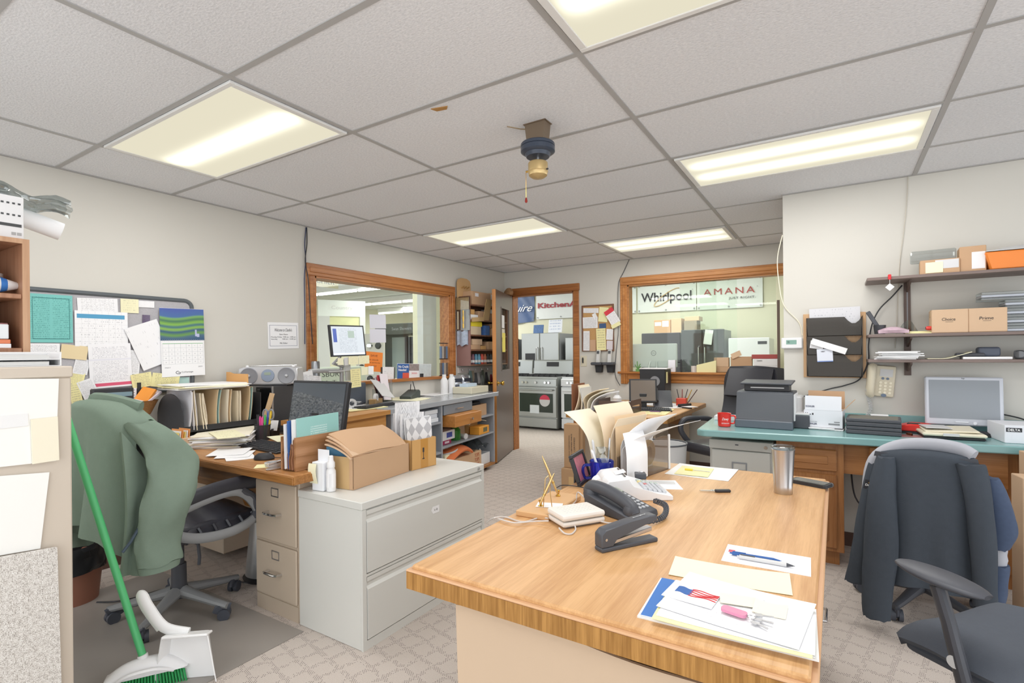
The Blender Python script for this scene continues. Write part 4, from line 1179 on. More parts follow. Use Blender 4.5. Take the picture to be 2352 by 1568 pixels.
# ================================================================== LEFT WALL: PINBOARD, CALENDAR, NOTICE
def WLq(px, off=.004): return [AX(p[0], p[1], XL + off) for p in px]
pb = [AX(*p, XL) for p in ((40, 664), (440, 690), (440, 880), (40, 940))]
yb0, yb1, zb0, zb1 = .86, 1.853, 1.075, 1.685
t = thing('pinboard', 'grey fabric pinboard with rounded dark frame on the left wall', 'pinboard', (XL, (yb0 + yb1) / 2, (zb0 + zb1) / 2), WL)
w_, h_ = (yb1 - yb0), (zb1 - zb0)
obj('felt', MB().prism(rrect(w_, h_, .05), 0, .014), mat('grey felt', 'b6b4b8', .95, var=.12, vs=120), t)
obj('frame', MB().tube([(x, y, .014) for x, y in rrect(w_, h_, .05)], .0135, 10, closed=True), mat('slate tube', '5c6266', .4), t)
def pin(name, px, m, label, cat='paper', off=.016, curl=.003, group='papers on the left wall pinboard'):
    return on_wall(name, WLq(px, off), m, .0008, label, cat, group, curl)
pin('teal_sheet', [(66, 673), (165, 679), (168, 787), (66, 786)], printed('teal list', '7cc4be', '3f7f7c', 26, 2, box=True, dens=.5), 'teal printed list at the left end of the pinboard', off=.018)
pin('paper_sheet', [(178, 683), (270, 687), (270, 716), (176, 716)], P_TABLE, 'white diagram sheet pinned along the top of the pinboard', off=.0165)
pin('sticky_note', [(276, 685), (318, 688), (318, 719), (277, 718)], P_NOTE, 'pale yellow note near the top of the pinboard', 'note', .019)
pin('card', [(318, 690), (354, 692), (354, 707), (318, 705)], printed('small card', 'f2f2f4', '9090a0', 5, dens=.35), 'small white card below the top edge of the pinboard', 'card', .018)
pin('photo_card', [(326, 722), (344, 724), (344, 742), (327, 742)], mat('purple photo', '6b5f78', .5, var=.5, vs=120), 'small purple photo card in the upper pinboard', 'card', .0165)
pin('paper_sheet', [(168, 713), (294, 717), (292, 796), (174, 794)], printed('sizing chart', 'f3f3f5', '8a8a94', 16, 1, grid=8, dens=.4, head=('5aa0c8', .79, .91, .04, .94), top=.22), 'white sizing chart with a blue header band on the pinboard', off=.021)
pin('sticky_note', [(139, 789), (201, 796), (200, 827), (139, 822)], mat('buff note', 'e6d3aa', .8), 'buff coloured note below the teal list', 'note', .0215)
pin('paper_sheet', [(63, 788), (137, 789), (137, 838), (63, 840)], P_TEXT, 'printed sheet partly behind the letter tray on the pinboard', off=.017)
pin('paper_sheet', [(163, 822), (204, 826), (203, 862), (176, 856)], P_TEXT, 'small printed sheet under the buff note', off=.018)
pin('form', [(204, 790), (301, 788), (302, 885), (204, 894)], printed('order form', 'f3f3f6', '9a9aa6', 34, dens=.5, foot=('e0607e', .04, .11, .04, .98), bot=.15, tone=('e6e6ee', .62, .66)), 'white form with a red bar along its bottom on the pinboard', off=.024)
pin('paper_sheet', [(286, 800), (320, 808), (322, 857), (291, 861)], P_TEXT, 'narrow receipt beside the red-barred form', off=.0225)
pin('diagram_sheet', [(284, 757), (358, 731), (400, 826), (330, 850)], printed('parts diagram', 'f2f2f4', '70707a', 9, 3, dens=.35), 'tilted white diagram sheet left of the calendar', off=.027, curl=.006)
pin('legal_sheet', [(302, 862), (350, 852), (348, 886), (302, 893)], P_YTEXT, 'yellow sheet to the right of the red-barred form', off=.031)
pin('legal_sheet', [(345, 848), (410, 868), (412, 884), (351, 894)], P_YTEXT, 'yellow handwritten sheet below the calendar', off=.033)
pin('sticky_note', [(408, 866), (434, 866), (434, 889), (408, 890)], mat('aqua note', 'bfe0da', .8), 'aqua note below the right end of the calendar', 'note', .0205)
pin('legal_sheet', [(160, 850), (192, 862), (194, 880), (161, 884)], P_YTEXT, 'yellow note at the lower left of the pinboard', off=.0165)
pin('legal_sheet', [(160, 884), (180, 878), (192, 925), (160, 929)], P_YTEXT, 'yellow sheet at the bottom left corner of the pinboard', off=.0315)
pin('paper_sheet', [(177, 880), (203, 868), (240, 912), (196, 926)], P_TEXT, 'slanted white list at the bottom of the pinboard', off=.032)
pin('product_sheet', [(204, 895), (313, 890), (313, 926), (210, 930)], printed('appliance pictures', 'eeeef2', '66666e', 6, 4, dens=.62, margin=.2), 'white sheet with small appliance pictures above the green jacket', off=.034)
pin('legal_sheet', [(314, 893), (362, 893), (346, 914), (330, 909)], P_YTEXT, 'yellow folded sheet hanging under the pinboard', off=.031)
pin('legal_sheet', [(314, 900), (340, 912), (338, 926), (314, 925)], P_YTEXT, 'small yellow slip beside the appliance pictures', off=.0335)
# calendar with a landscape picture
C = WLq([(367, 707), (468, 710), (468, 861), (371, 866)], .034)
t = sheet4('wall_calendar', C, .004, M_PAPER, 'wall calendar with green hills picture hanging over the pinboard end', 'calendar')
def hills():
    m, nt, b = _new('hills picture')
    tc = _n(nt, 'ShaderNodeTexCoord'); sp = _n(nt, 'ShaderNodeSeparateXYZ'); nt.links.new(tc.outputs['Generated'], sp.inputs[0])
    y = _math(nt, 'ADD', sp.outputs[1], _math(nt, 'MULTIPLY', _math(nt, 'SINE', _math(nt, 'MULTIPLY', sp.outputs[0], 5)), .05))
    base = _ramp(nt, ((0, '3a5a7c'), (.12, '4c6a84'), (.2, '6c9c4c'), (.3, '33577f'), (.38, '8cba50'), (.46, '3c6a80'), (.54, '86b84c'), (.64, '44745c'), (.72, '7eb060'), (.78, '4a6ea4'), (1, '4c60a8')), y)
    nt.links.new(base, b.inputs['Base Color']); b.inputs['Roughness'].default_value = .4
    return m
cw = (C[1] - C[0]).length; ch = (C[0] - C[3]).length
obj('picture', MB().box(-cw / 2, cw / 2, ch * .03, ch / 2, .004, .005), hills(), t)
obj('silo', MB().box(cw * .28, cw * .32, ch * .09, ch * .19, .005, .0055).box(cw * .32, cw * .38, ch * .08, ch * .13, .005, .0055), mat('pale lilac print', 'b9bedc', .6), t)
o = MB()
for i in range(22): o.tube([(-cw * .46 + i * cw * .0438, ch * .02, .004), (-cw * .46 + i * cw * .0438, ch * .03, .008), (-cw * .46 + i * cw * .0438, ch * .045, .005)], .0006, 5)
obj('spiral_binding', o, M_STEEL, t)
o = MB(); gx0, gx1, gy0, gy1 = -cw * .46, cw * .46, -ch * .32, -ch * .02
for i in range(8): x = gx0 + (gx1 - gx0) * i / 7; o.box(x - .0005, x + .0005, gy0, gy1, .004, .0045)
for j in range(6): y = gy0 + (gy1 - gy0) * j / 5; o.box(gx0, gx1, y - .0005, y + .0005, .004, .0045)
obj('day_grid', o, mat('pale grey rule', 'b8bcc0', .8), t)
obj('green_rule', MB().box(gx0, gx1, -ch * .02, -ch * .012, .004, .0046), mat('green rule', '8cc08c', .8), t)
M_GINK = mat('grey print', '7c7f86', .8)
for j in range(5):
    ws = [(i, j * 7 + i - 3) for i in range(7) if 1 <= j * 7 + i - 3 <= 31]
    for i, n_ in ws:
        lettering(str(n_), .006 if n_ > 9 else .003, .006, M_GINK, t, (gx0 + (gx1 - gx0) * (i + .5) / 7, gy1 - (gy1 - gy0) * (j + .5) / 5, .004), depth=.0004, name='day_number')
lettering('MAY', .034, .008, M_GINK, t, (-cw * .36, -ch * .37, .004)); lettering('2025', .028, .008, M_GINK, t, (cw * .38, -ch * .37, .004))
lettering('CoVantage', .075, .013, M_INK, t, (.02, -ch * .445, .004))
obj('emblem', MB().tube([(-.04 + .012 * math.cos(R(a)), -ch * .445 + .009 * math.sin(R(a)), .0046) for a in range(70, 330, 20)], .0016, 6).tube([(-.032 + .008 * math.cos(R(a)), -ch * .453 + .006 * math.sin(R(a)), .0046) for a in range(-110, 150, 20)], .0016, 6), M_INK, t)
# opening hours notice
C = WLq([(615, 740), (686, 741), (685, 800), (615, 801)], .002)
t = sheet4('hours_notice', C, .0015, M_PAPER, 'white store hours notice left of the cashier window', 'notice')
w_, h_ = (C[1] - C[0]).length, (C[0] - C[3]).length
o = MB(); a, b_ = w_ * .44, h_ * .40
for q in ((-a, a, b_ - .002, b_), (-a, a, -b_, -b_ + .002), (-a, -a + .002, -b_, b_), (a - .002, a, -b_, b_)): o.box(q[0], q[1], q[2], q[3], .0015, .0022)
obj('border', o, mat('navy rule', '4a5078', .8), t)
for s_, yy, ww, hh, sh in (("Welcome to Charlie's", .22, .56, .026, .3), ('Store Hours', .05, .27, .012, 0), ('Monday-Friday  9:00 am - 5:00 pm', -.06, .8, .013, 0), ('Saturday          9:00 am - 12:00 pm', -.14, .8, .013, 0), ("We Deliver", -.29, .25, .013, .3)):
    lettering(s_, w_ * ww, hh, M_INK, t, (0, h_ * yy, .0015), shear=sh)
# cables down the left of the window
for dx, lb in ((0, 'dark blue cable clipped down the left side of the cashier window'), (.025, 'black cable hanging across the cashier window corner')):
    P = [AX(703 + dx * 60, 522, XL + .012), AX(700 + dx * 200, 560, XL + .014), AX(702 - dx * 40, 600, XL + .012 + dx), AX(699 + dx * 350, 640, XL + .02 + dx), AX(700 + dx * 520, 720, XL + .03 + dx * .6), AX(700 + dx * 720, 790, XL + .03 + dx * .6)]
    cord('wall_cable', P, .004, mat('navy cable', '3a4160', .5) if dx == 0 else M_BLACK, lb)
# chips in the ceiling, thermostat etc. come later
# ================================================================== ON THE LEFT DESK
ZD = .7455
def rough_stack(name, label, px, z, n, h, m, cat='papers', group=None):
    """an uneven pile of sheets as one stack of turned layers"""
    P = [AZ(*p, z) if len(p) == 2 else Vector((p[0], p[1], z)) for p in px]; c = centre(P)
    ux = (P[1] - P[0]); w = ux.length; ux.normalize(); d = (P[0] - P[3]).length
    mb = MB(); zz = 0
    for i in range(n):
        a = R(random.uniform(-9, 9)); th = h / n
        cx, cy = random.uniform(-.02, .02), random.uniform(-.015, .015)
        mb.mi = i % len(m)
        mb.box(-w / 2 + cx, w / 2 + cx, -d / 2 + cy, d / 2 + cy, zz, zz + th * .96, rot=Euler((0, 0, a)))
        zz += th
    o = obj(name, mb, m, None, c, math.atan2(ux.y, ux.x))
    return tag(o, label, cat, group)
# file rack with folders
M_MESH = mat('black wire mesh', '3f4146', .5, alpha=.72)
t = thing('file_rack', 'black mesh file rack packed with folders on the left desk', 'file rack', (-3.56, 1.60, ZD))
o = MB(); arch = [(-.17, 0), (.16, 0), (.16, .19)] + [(.16 * math.cos(R(a)) - .005 + .0, .19 + .13 * math.sin(R(a))) for a in range(15, 180, 15)] + [(-.17, .19)]
o.prism([(a, b_ + .0) for a, b_ in arch], 0, .006, 'y'); obj('end_panel', o, M_MESH, t)
obj('rack_tray', MB().box(-.17, .17, 0, .5, .085, .095).box(.16, .17, 0, .5, .095, .12).box(-.17, .17, .494, .5, 0, .3), M_BLACK, t)
M_FOLDS = [mat('manila edge', 'eadcc2', .8), mat('tan edge', 'd9bf9a', .8), mat('grey paper edge', 'dcdce2', .8), mat('cream edge', 'f2e8d4', .8), mat('teal edge', '9ab8b4', .8)]
for i, (y, w2, k, lb) in enumerate(((.03, .022, 2, 'grey-white folder at the near end of the black file rack'), (.065, .03, 2, 'fat grey file bundle second from the near end of the black file rack'), (.125, .04, 0, 'wide manila bundle in the middle of the black file rack'), (.2, .035, 1, 'tan file bundle right of the wide manila bundle'), (.27, .035, 3, 'cream file bundle in the black file rack'), (.335, .035, 0, 'manila file bundle toward the far end of the rack'), (.40, .03, 1, 'tan file at the far end of the black file rack'))):
    def ff(u, v):
        return (-.15 + .315 * v + .012 * math.sin(u * 3 + i), y + .012 * math.sin(v * 3 + i) + .018 * u * math.cos(i * 2), .097 + u * (.235 + .012 * math.sin(i * 2.3)))
    o = MB()
    for q in range(max(3, int(w2 / .006))):
        o.mi = q % 2
        o.sheet(lambda u, v: (ff(u, v)[0] - .01 * (q % 3), ff(u, v)[1] + q * .0062 * (1 + .25 * math.sin(u * PI) * ((q % 3) - 1)), ff(u, v)[2] - .004 * (q % 2)), 8, 4, .0035)
    tag(obj('file_folder', o, [M_FOLDS[k], M_FOLDS[(k + 3) % 5]], None, t.location), lb, 'folder', 'folders in the black file rack')
tag(obj('large_envelope', MB().sheet(lambda u, v: (-3.72 + .30 * v, 2.045 - .02 * v, ZD + .10 + u * (.33 if v > .3 else .34)), 2, 6, .006), mat('orange kraft', 'd8a468', .8)), 'tall orange-brown envelope at the far end of the file rack', 'envelope')
tag(obj('large_envelope', MB().sheet(lambda u, v: (-3.76 + .28 * v, 2.062, ZD + .08 + u * .28), 2, 4, .005), mat('lilac sheet', 'd0d0da', .8)), 'greyish sheet behind the orange-brown envelope', 'paper')
rough_stack('paper_stack', 'heap of loose papers lying on top of the file rack', [Vector((-3.40, 1.60, 0)), Vector((-3.40, 2.02, 0)), Vector((-3.70, 2.02, 0)), Vector((-3.70, 1.60, 0))][::-1], ZD + .345, 7, .03, [M_PAPER, M_CREAM, M_PAPER, M_YEL])
rough_stack('paper_stack', 'tall uneven paper stack in front of the file rack', [(470, 1003), (585, 998), (592, 1022), (452, 1032)], ZD, 14, .075, [M_PAPER, M_CREAM, M_LGREY, M_PAPER])
lay([(486, 992), (548, 988), (556, 1002), (492, 1010)], ZD + .078, .004, P_NOTE, 'notepad', 'small memo pad with orange clips on the tall paper stack', 'notepad')
rough_stack('paper_stack', 'stack of tray papers under the black file rack', [(-3.68, 1.64, 0), (-3.44, 1.64, 0), (-3.44, 1.84, 0), (-3.68, 1.84, 0)], ZD, 6, .05, [M_PALEY, M_DGREY, M_PAPER])
for i, (px, lb) in enumerate((([(496, 1034), (560, 1028), (584, 1044), (478, 1046)], 'uppermost white envelope at the desk edge below the paper stack'), ([(520, 1045), (575, 1040), (590, 1052), (512, 1061)], 'white envelope nearest the desk edge'), ([(505, 1040), (572, 1036), (588, 1048), (498, 1053)], 'white envelope between two others at the desk edge'))):
    lay(px, ZD + (.006, 0, .003)[i], .002, M_PAPER, 'envelope', lb, 'envelope', 'envelopes at the left desk edge', curl=.003)
b = AZ(400, 1036, ZD)
tag(obj('coaster', MB().lathe([(0, 0), (.06, 0), (.062, .004), (.06, .006), (0, .005)], b, 32), M_WPL), 'round white disc on the left desk beside the card box', 'disc')
# index card box, basket with booklets, phone panel behind the jacket
t = thing('card_box', 'small cardboard box of yellow-tabbed index cards by the file rack', 'box', (-3.34, 1.545, ZD), R(4))
obj('box', MB().box(-.07, .07, -.045, .045, 0, .07, .002), M_CARD3, t)
obj('label', MB().box(-.06, .06, -.0462, -.045, .01, .062), printed('barcode label', 'ececf0', '55555c', 3, dens=.6), t)
for i in range(6):
    obj('index_card', MB().box(-.058 + .004 * (i % 2), .058, -.038 + i * .013, -.034 + i * .013, .01, .105 + .008 * (i % 3), rot=Euler((R(-6), 0, 0))), (mat('yellow tab', 'f0d878', .7), M_PAPER, mat('orange tab', 'e8a060', .7))[i % 3], t)
t = thing('wicker_basket', 'small wicker basket of booklets hung beside the file rack', 'basket', (-3.72, 1.52, ZD + .19))
obj('basket', MB().lathe([(.035, 0), (.075, .085), (.08, .09), (.07, .085), (.032, .006), (0, .004)], (0, 0, 0), 20), mat('wicker', 'b98856', .8, var=.4, vs=140), t)
for i, (c_, lb) in enumerate((('f09a3c', 'orange booklet sticking out of the wicker basket'), ('e8dfe8', 'white booklet sticking out of the wicker basket'))):
    tag(obj('booklet', MB().box(-.05, .05, -.008, .008, 0, .13, .002, rot=Euler((R(-35 - 20 * i), R(10), R(20)))), mat('booklet ' + c_, c_, .6), None, (-3.72, 1.52 + .02 * i, ZD + .235)), lb, 'booklet')
obj('basket_hook', MB().box(-.01, .01, -.01, .01, .06, .2), M_BLACK, t, (-.07, 0, 0))
t = thing('wall_phone_panel', 'black keypad panel on the desk half hidden by the green jacket', 'phone', (-3.60, 1.30, 1.02), WL)
obj('case', MB().box(-.10, .10, -.12, .10, -.0, .05, .006), M_BLACK, t)
o = MB()
for r_ in range(6):
    for c_ in range(6): o.lathe([(0, .004), (.01, .003), (.012, 0)], (-.08 + c_ * .03, .02 - r_ * .024, .05), 10)
obj('keypad', o, M_GREY, t); obj('display', MB().box(-.09, .09, .05, .075, .05, .052), mat('blue grey lcd', '7f98a2', .2), t)
t['label'] = 'black keypad phone panel behind the jacket'
obj('stand', MB().box(-.08, .08, -.275, -.12, .0, .045), M_BLACK, t)
# monitor, computer, radio
def monitor(name, label, loc, rot, w, h, m_frame, m_screen, tilt=0, base=True, bez=.016, chin=0, stand_h=.1, base_m=None):
    t = thing(name, label, 'monitor', loc, rot)
    T = Euler((R(tilt), 0, 0)); z0 = stand_h
    hd = obj('casing', MB().box(-w / 2, w / 2, 0, .035, z0, z0 + h, .006).box(-w * .3, w * .3, .035, .06, z0 + h * .2, z0 + h * .8, .01), m_frame, t, (0, 0, 0), T)
    sc = obj('screen', MB().box(-w / 2 + bez, w / 2 - bez, -.002, 0, z0 + bez + chin, z0 + h - bez), m_screen, t, (0, 0, 0), T)
    if base:
        obj('stand', MB().box(-.035, .035, .03, .06, .012, z0 + h * .35, .004), base_m or m_frame, t)
        obj('base', MB().lathe([(0, 0), (.12, 0), (.12, .008), (.03, .016), (0, .016)], (0, .045, 0), 28, sy=.8), base_m or m_frame, t)
    return t
def lockscreen():
    m, nt, b = _new('lock screen')
    v = _coord(nt, (1, 1, 1), 'Generated'); sp = _n(nt, 'ShaderNodeSeparateXYZ'); nt.links.new(v, sp.inputs[0])
    vo = _n(nt, 'ShaderNodeTexVoronoi'); vo.inputs['Scale'].default_value = 34; nt.links.new(v, vo.inputs['Vector'])
    town = _ramp(nt, ((.1, '3c444c'), (.5, '8c9092'), (.8, '5a626a')), vo.outputs['Color'])
    sky = _ramp(nt, ((.4, '6c747c'), (1, '58626c')), sp.outputs[2])
    c = _mix(nt, _math(nt, 'LESS_THAN', _math(nt, 'ADD', sp.outputs[2], _math(nt, 'MULTIPLY', sp.outputs[0], .25)), .82), sky, town)
    nt.links.new(c, b.inputs['Emission Color']); b.inputs['Emission Strength'].default_value = .45
    b.inputs['Base Color'].default_value = (.02, .02, .02, 1); b.inputs['Roughness'].default_value = .2
    return m
monitor('desk_monitor', 'black monitor showing a grey hillside town, on the left desk', (-2.74, 2.02, ZD), R(3), .50, .31, M_BLACK, lockscreen(), -10, stand_h=.09)
t = thing('computer_tower', 'glossy black computer tower under the silver radio', 'computer', (-3.52, 2.20, ZD))
obj('case', MB().box(-.10, .10, .015, .42, 0, .335, .004), mat('black case side', '3c3c3e', .5), t)
obj('front', MB().box(-.095, .095, 0, .015, .004, .331, .005), mat('gloss black', '17181a', .08), t)
o = MB()
for q in ((-.1, .1, .325, .335), (-.1, .1, 0, .01), (-.1, -.092, .01, .325), (.092, .1, .01, .325)): o.box(q[0], q[1], -.001, .014, q[2], q[3])
obj('silver_edge', o, M_STEEL, t)
obj('power_light', MB().box(.055, .062, -.0015, 0, .15, .2), mat('blue light', '70b8e8', .4, emit=1), t)
lettering('ASUS', .03, .006, M_GREY, t, (-.06, -.0012, .31), WB)
t = thing('radio', 'silver CD radio with two round speakers on the black tower', 'radio', (-3.53, 2.25, ZD + .342), R(42))
M_SILVER = mat('silver plastic shell', 'c4c5c8', .3, .3)
o = MB(); o.prism([(-.21, .012), (-.2, .125), (-.16, .13), (.16, .13), (.2, .125), (.21, .012), (.15, .0), (-.15, .0)], -.03, .16, 'y', .008)
obj('body', o, M_SILVER, t)
obj('foot_plate', MB().box(-.13, .13, -.02, .15, -.006, .004), M_BLACK, t)
for s_ in (-1, 1):
    o = MB(); o.lathe([(0, 0), (.05, .0), (.056, .004), (.06, .002), (.06, -.006)], (s_ * .128, -.031, .066), 28, rot=Euler((R(90), 0, 0)).to_matrix()); sp_ = obj('speaker_grille', o, mat('speaker grey', '8e9096', .5), t)
    obj('speaker_dome', MB().lathe([(0, .01), (.008, .008), (.012, 0)], (s_ * .128, -.034, .066), 16, rot=Euler((R(90), 0, 0)).to_matrix()), M_SILVER, sp_)
    obj('top_knob', MB().lathe([(0, .014), (.01, .012), (.012, 0)], (s_ * .16, .04, .13), 14), M_WPL, t)
obj('dial', MB().lathe([(0, .006), (.044, .005), (.046, 0)], (0, -.031, .068), 28, rot=Euler((R(90), 0, 0)).to_matrix()), mat('blue grey dial', '8f9cb0', .35), t)
obj('display', MB().box(-.022, .022, -.0385, -.036, .072, .092), mat('lcd green grey', '9cab9c', .2), t)
obj('antenna', MB().cyl((-.18, .12, .135), (.16, .14, .14), .003, n=8), M_CHROME, t)
# pencil cup, ruler, scissors, markers, desk tray
cb = AZ(603, 1010, ZD)
t = thing('pencil_cup', 'black mesh pencil cup full of markers on the left desk', 'pen cup', cb)
o = MB(); o.lathe([(0, .003), (.042, 0), (.05, .1), (.052, .103), (.05, .1), (.041, .004)], (0, 0, 0), 20)
obj('mesh', o, M_MESH, t); obj('rim', MB().tube([(.051 * math.cos(a * PI / 12), .051 * math.sin(a * PI / 12), .1) for a in range(24)], .002, 6, closed=True), M_BLACK, t)
for i, (dx, dy, tx, ty, L, c_, nm, lb) in enumerate(((-.02, -.01, -.15, 0, .15, '3a3a40', 'pen', 'black pen leaning left in the mesh cup'), (-.028, .0, -.25, .1, .15, '3a3a40', 'pen', 'second black pen leaning left in the mesh cup'), (.0, -.012, -.03, 0, .14, 'e84a98', 'marker', 'pink marker in the mesh cup'), (.012, -.01, .03, 0, .138, 'ee5ea4', 'marker', 'second pink marker in the mesh cup'), (.02, .0, .08, 0, .15, '4ab85c', 'marker', 'green marker in the mesh cup'), (.012, .02, .05, .05, .17, '3a58b0', 'marker', 'blue marker in the mesh cup'), (.0, .02, 0, 0, .145, 'f08040', 'marker', 'orange-capped marker in the mesh cup'), (.018, .022, .1, .1, .18, 'e8c43c', 'marker', 'yellow marker in the mesh cup'))):
    d_ = Vector((tx, ty, 1)).normalized(); p = cb + Vector((dx, dy, .006)); r_ = .0045 if nm == 'pen' else .007
    q = obj(nm, MB().cyl(p, p + d_ * L, r_, n=12).cyl(p + d_ * L, p + d_ * (L + .012), r_ * .8, r_ * .5, 10), mat('stationery ' + c_, c_, .4))
    tag(q, lb, nm, 'pens in the mesh cup')
t = thing('scissors', 'grey-handled scissors standing in the mesh cup', 'scissors', cb + Vector((.02, .03, .03)), R(20))
for s_ in (-1, 1):
    obj('blade', MB().box(-.006 + s_ * .004, .006 + s_ * .004, -.001, .001, 0, .1), M_STEEL, t)
    obj('handle', MB().tube([(s_ * .022 + .018 * math.cos(a * PI / 8), 0, .135 + .034 * math.sin(a * PI / 8)) for a in range(16)], .006, 8, closed=True), M_GREY, t)
t = thing('desk_tidy', 'black plastic desk tidy behind the mesh cup', 'desk tidy', cb + Vector((-.12, .08, 0)), R(25))
obj('tray', MB().box(-.09, .09, -.05, .05, 0, .005).box(-.09, .09, -.05, -.046, 0, .055).box(-.09, .09, .046, .05, 0, .075).box(-.09, -.086, -.046, .046, 0, .06).box(.086, .09, -.046, .046, 0, .06), M_BLACK, t)
b = cb + Vector((-.14, .07, .01)); d_ = (_r0 * .30 + Vector((0, 0, 1))).normalized()
o = obj('wooden_ruler', MB().box(-.016, .016, -.002, .002, 0, .30), wood('ruler wood', 'd9bd98', 'c4a47c', 'z', 2, .6, .2), None, b, d_.to_track_quat('Z', 'Y').to_matrix() @ Matrix.Rotation(R(120), 3, 'Z'))
tag(o, 'flat wooden ruler leaning out of the desk tidy', 'ruler')
tag(obj('card', MB().box(-.045, .045, -.001, .001, 0, .07, rot=Euler((R(-15), 0, 0))), M_PAPER, None, cb + Vector((-.05, .10, .045)), R(20)), 'white card standing behind the mesh cup', 'card')
# keyboard, mouse, notes
def keyboard(label, c, rot, w, d, m=M_BLACK, group=None):
    t = thing('keyboard', label, 'keyboard', c, rot, group)
    obj('case', MB().prism([(-d / 2, 0), (d / 2, 0), (d / 2, .022), (-d / 2, .012)], -w / 2, w / 2, 'x', .003), m, t)
    o = MB(); nk = 20
    for r_ in range(6):
        y = -d / 2 + .016 + r_ * (d - .028) / 5.2
        for c_ in range(nk):
            if r_ == 0 and 4 <= c_ <= 9: continue
            x = -w / 2 + .016 + c_ * (w - .03) / (nk - .4); z = .012 + (y + d / 2) / d * .010
            o.box(x - .0075, x + .0075, y - .0075, y + .0075, z - .001, z + .006, .0015)
    obj('keys', o, mat('key black', '3a3b3f', .5), t)
    return t
keyboard('black keyboard on the left desk beside the wooden file holder', Vector((-2.88, 1.83, ZD)), R(-4), .43, .15)
b = AZ(607, 1055, ZD)
t = thing('computer_mouse', 'black computer mouse on the left desk', 'mouse', b, R(40))
o = MB(); o.lathe([(0, .036), (.018, .034), (.028, .022), (.031, .006), (.028, 0), (0, 0)], (0, 0, 0), 24, sx=1.75); obj('shell', o, M_BLACK, t)
obj('wheel', MB().cyl((.03, -.003, .03), (.03, .003, .03), .008, n=12), M_GREY, t)
cord('mouse_cable', [b + Vector((.05, .03, .01)), b + Vector((.08, .09, .004)), b + Vector((.06, .16, .004)), b + Vector((.0, .22, .006))], .0018, M_BLACK, 'thin black mouse cable on the left desk')
lay([(585, 1067), (622, 1066), (626, 1072), (588, 1076)], ZD, .0015, M_YEL, 'sticky_note', 'yellow sticky note in front of the black mouse', 'note')
lay([(622, 1002), (665, 998), (662, 1012), (628, 1016)], ZD + .03, .0015, M_PALEY, 'sticky_note', 'pale yellow note propped between mesh cup and file holder', 'note')
# tape dispenser and stapler at the desk corner
b = AZ(641, 1076, ZD)
t = thing('desk_stapler', 'chrome stapler with brown knob at the left desk corner', 'stapler', b, R(75))
obj('base', MB().box(-.06, .06, -.014, .014, 0, .008, .003), M_CHROME, t)
obj('arm', MB().box(-.055, .055, -.009, .009, .03, .042, .003, rot=Euler((0, R(-8), 0))), M_CHROME, t)
obj('plunger', MB().cyl((.03, 0, .035), (.03, 0, .055), .007).lathe([(0, .075), (.016, .07), (.019, .06), (.012, .054), (0, .054)], (.03, 0, 0), 18), mat('brown knob', '8f4f3a', .35), t)
tag(obj('clear_dish', MB().lathe([(0, .003), (.035, 0), (.04, .02), (.036, .022), (.032, .006), (0, .006)], b + Vector((-.08, .02, 0)), 20), M_LGREY), 'small pale dish behind the chrome stapler', 'dish')
# wooden file holder with catalogues
t = thing('wooden_file_holder', 'carved oak magazine holder at the right end of the left desk', 'file holder', (-2.19, 1.525, ZD + .0005), R(92))
W_HOLD = wood('holder oak', 'b98a64', '96683f', 'x', 1, .4, 1.2)
o = MB(); o.prism([(0, 0), (.33, 0), (.33, .16), (.0, .16), ], -.006, .006, 'y'); obj('side_panel', o, W_HOLD, t)
o = MB(); o.prism([(0, 0), (.33, 0), (.33, .16), (0, .16)], .094, .106, 'y'); obj('side_panel', o, W_HOLD, t)
o = MB(); o.prism([(.006, 0), (.094, 0), (.094, .045), (.07, .08), (.05, .1), (.03, .13), (.006, .155)], 0, .012, 'x')
for i in range(5):
    o.tube(smoothpath([(-.003, .014 + i * .017, .006), (-.004, .02 + i * .015, .05), (-.003, .012 + i * .014, .085), (-.003, .016 + i * .010, .12 - i * .018)], 4), .005, 6)
obj('carved_end', o, mat('carved wood', '8f6244', .5, var=.2, vs=60), t)
obj('floor_board', MB().box(0, .33, .006, .094, 0, .012), W_HOLD, t)
o = MB()
lab = ('teal catalogue with white text standing foremost in the oak holder', 'white catalogue behind the teal one', 'blue-spined catalogue in the oak holder', 'white brochure in the oak holder', 'cream brochure at the near side of the oak holder')
P_TEAL = printed('teal cover', '9ccfca', 'e6f4f2', 22, dens=.6, margin=.3, top=.2, bot=.1)
for i, (y, x0, L, hh, m_) in enumerate(((.016, .02, .25, .235, P_TEAL), (.027, .0, .27, .23, M_PAPER), (.045, -.01, .26, .225, M_BLUE), (.058, -.02, .26, .21, M_PAPER), (.075, .0, .2, .175, M_CREAM))):
    q = sheet4('catalogue', [Vector((x0, y - .004, hh + .012)), Vector((x0 + L, y - .004, hh + .012 + .012)), Vector((x0 + L, y - .004, .014)), Vector((x0, y - .004, .014))], .006, m_, lab[i], 'catalogue', 'catalogues in the oak holder')
    q.matrix_world = Matrix.Translation(t.location) @ Euler(t.rotation_euler).to_matrix().to_4x4() @ Matrix.Translation(q.location) @ Euler(q.rotation_euler).to_matrix().to_4x4()
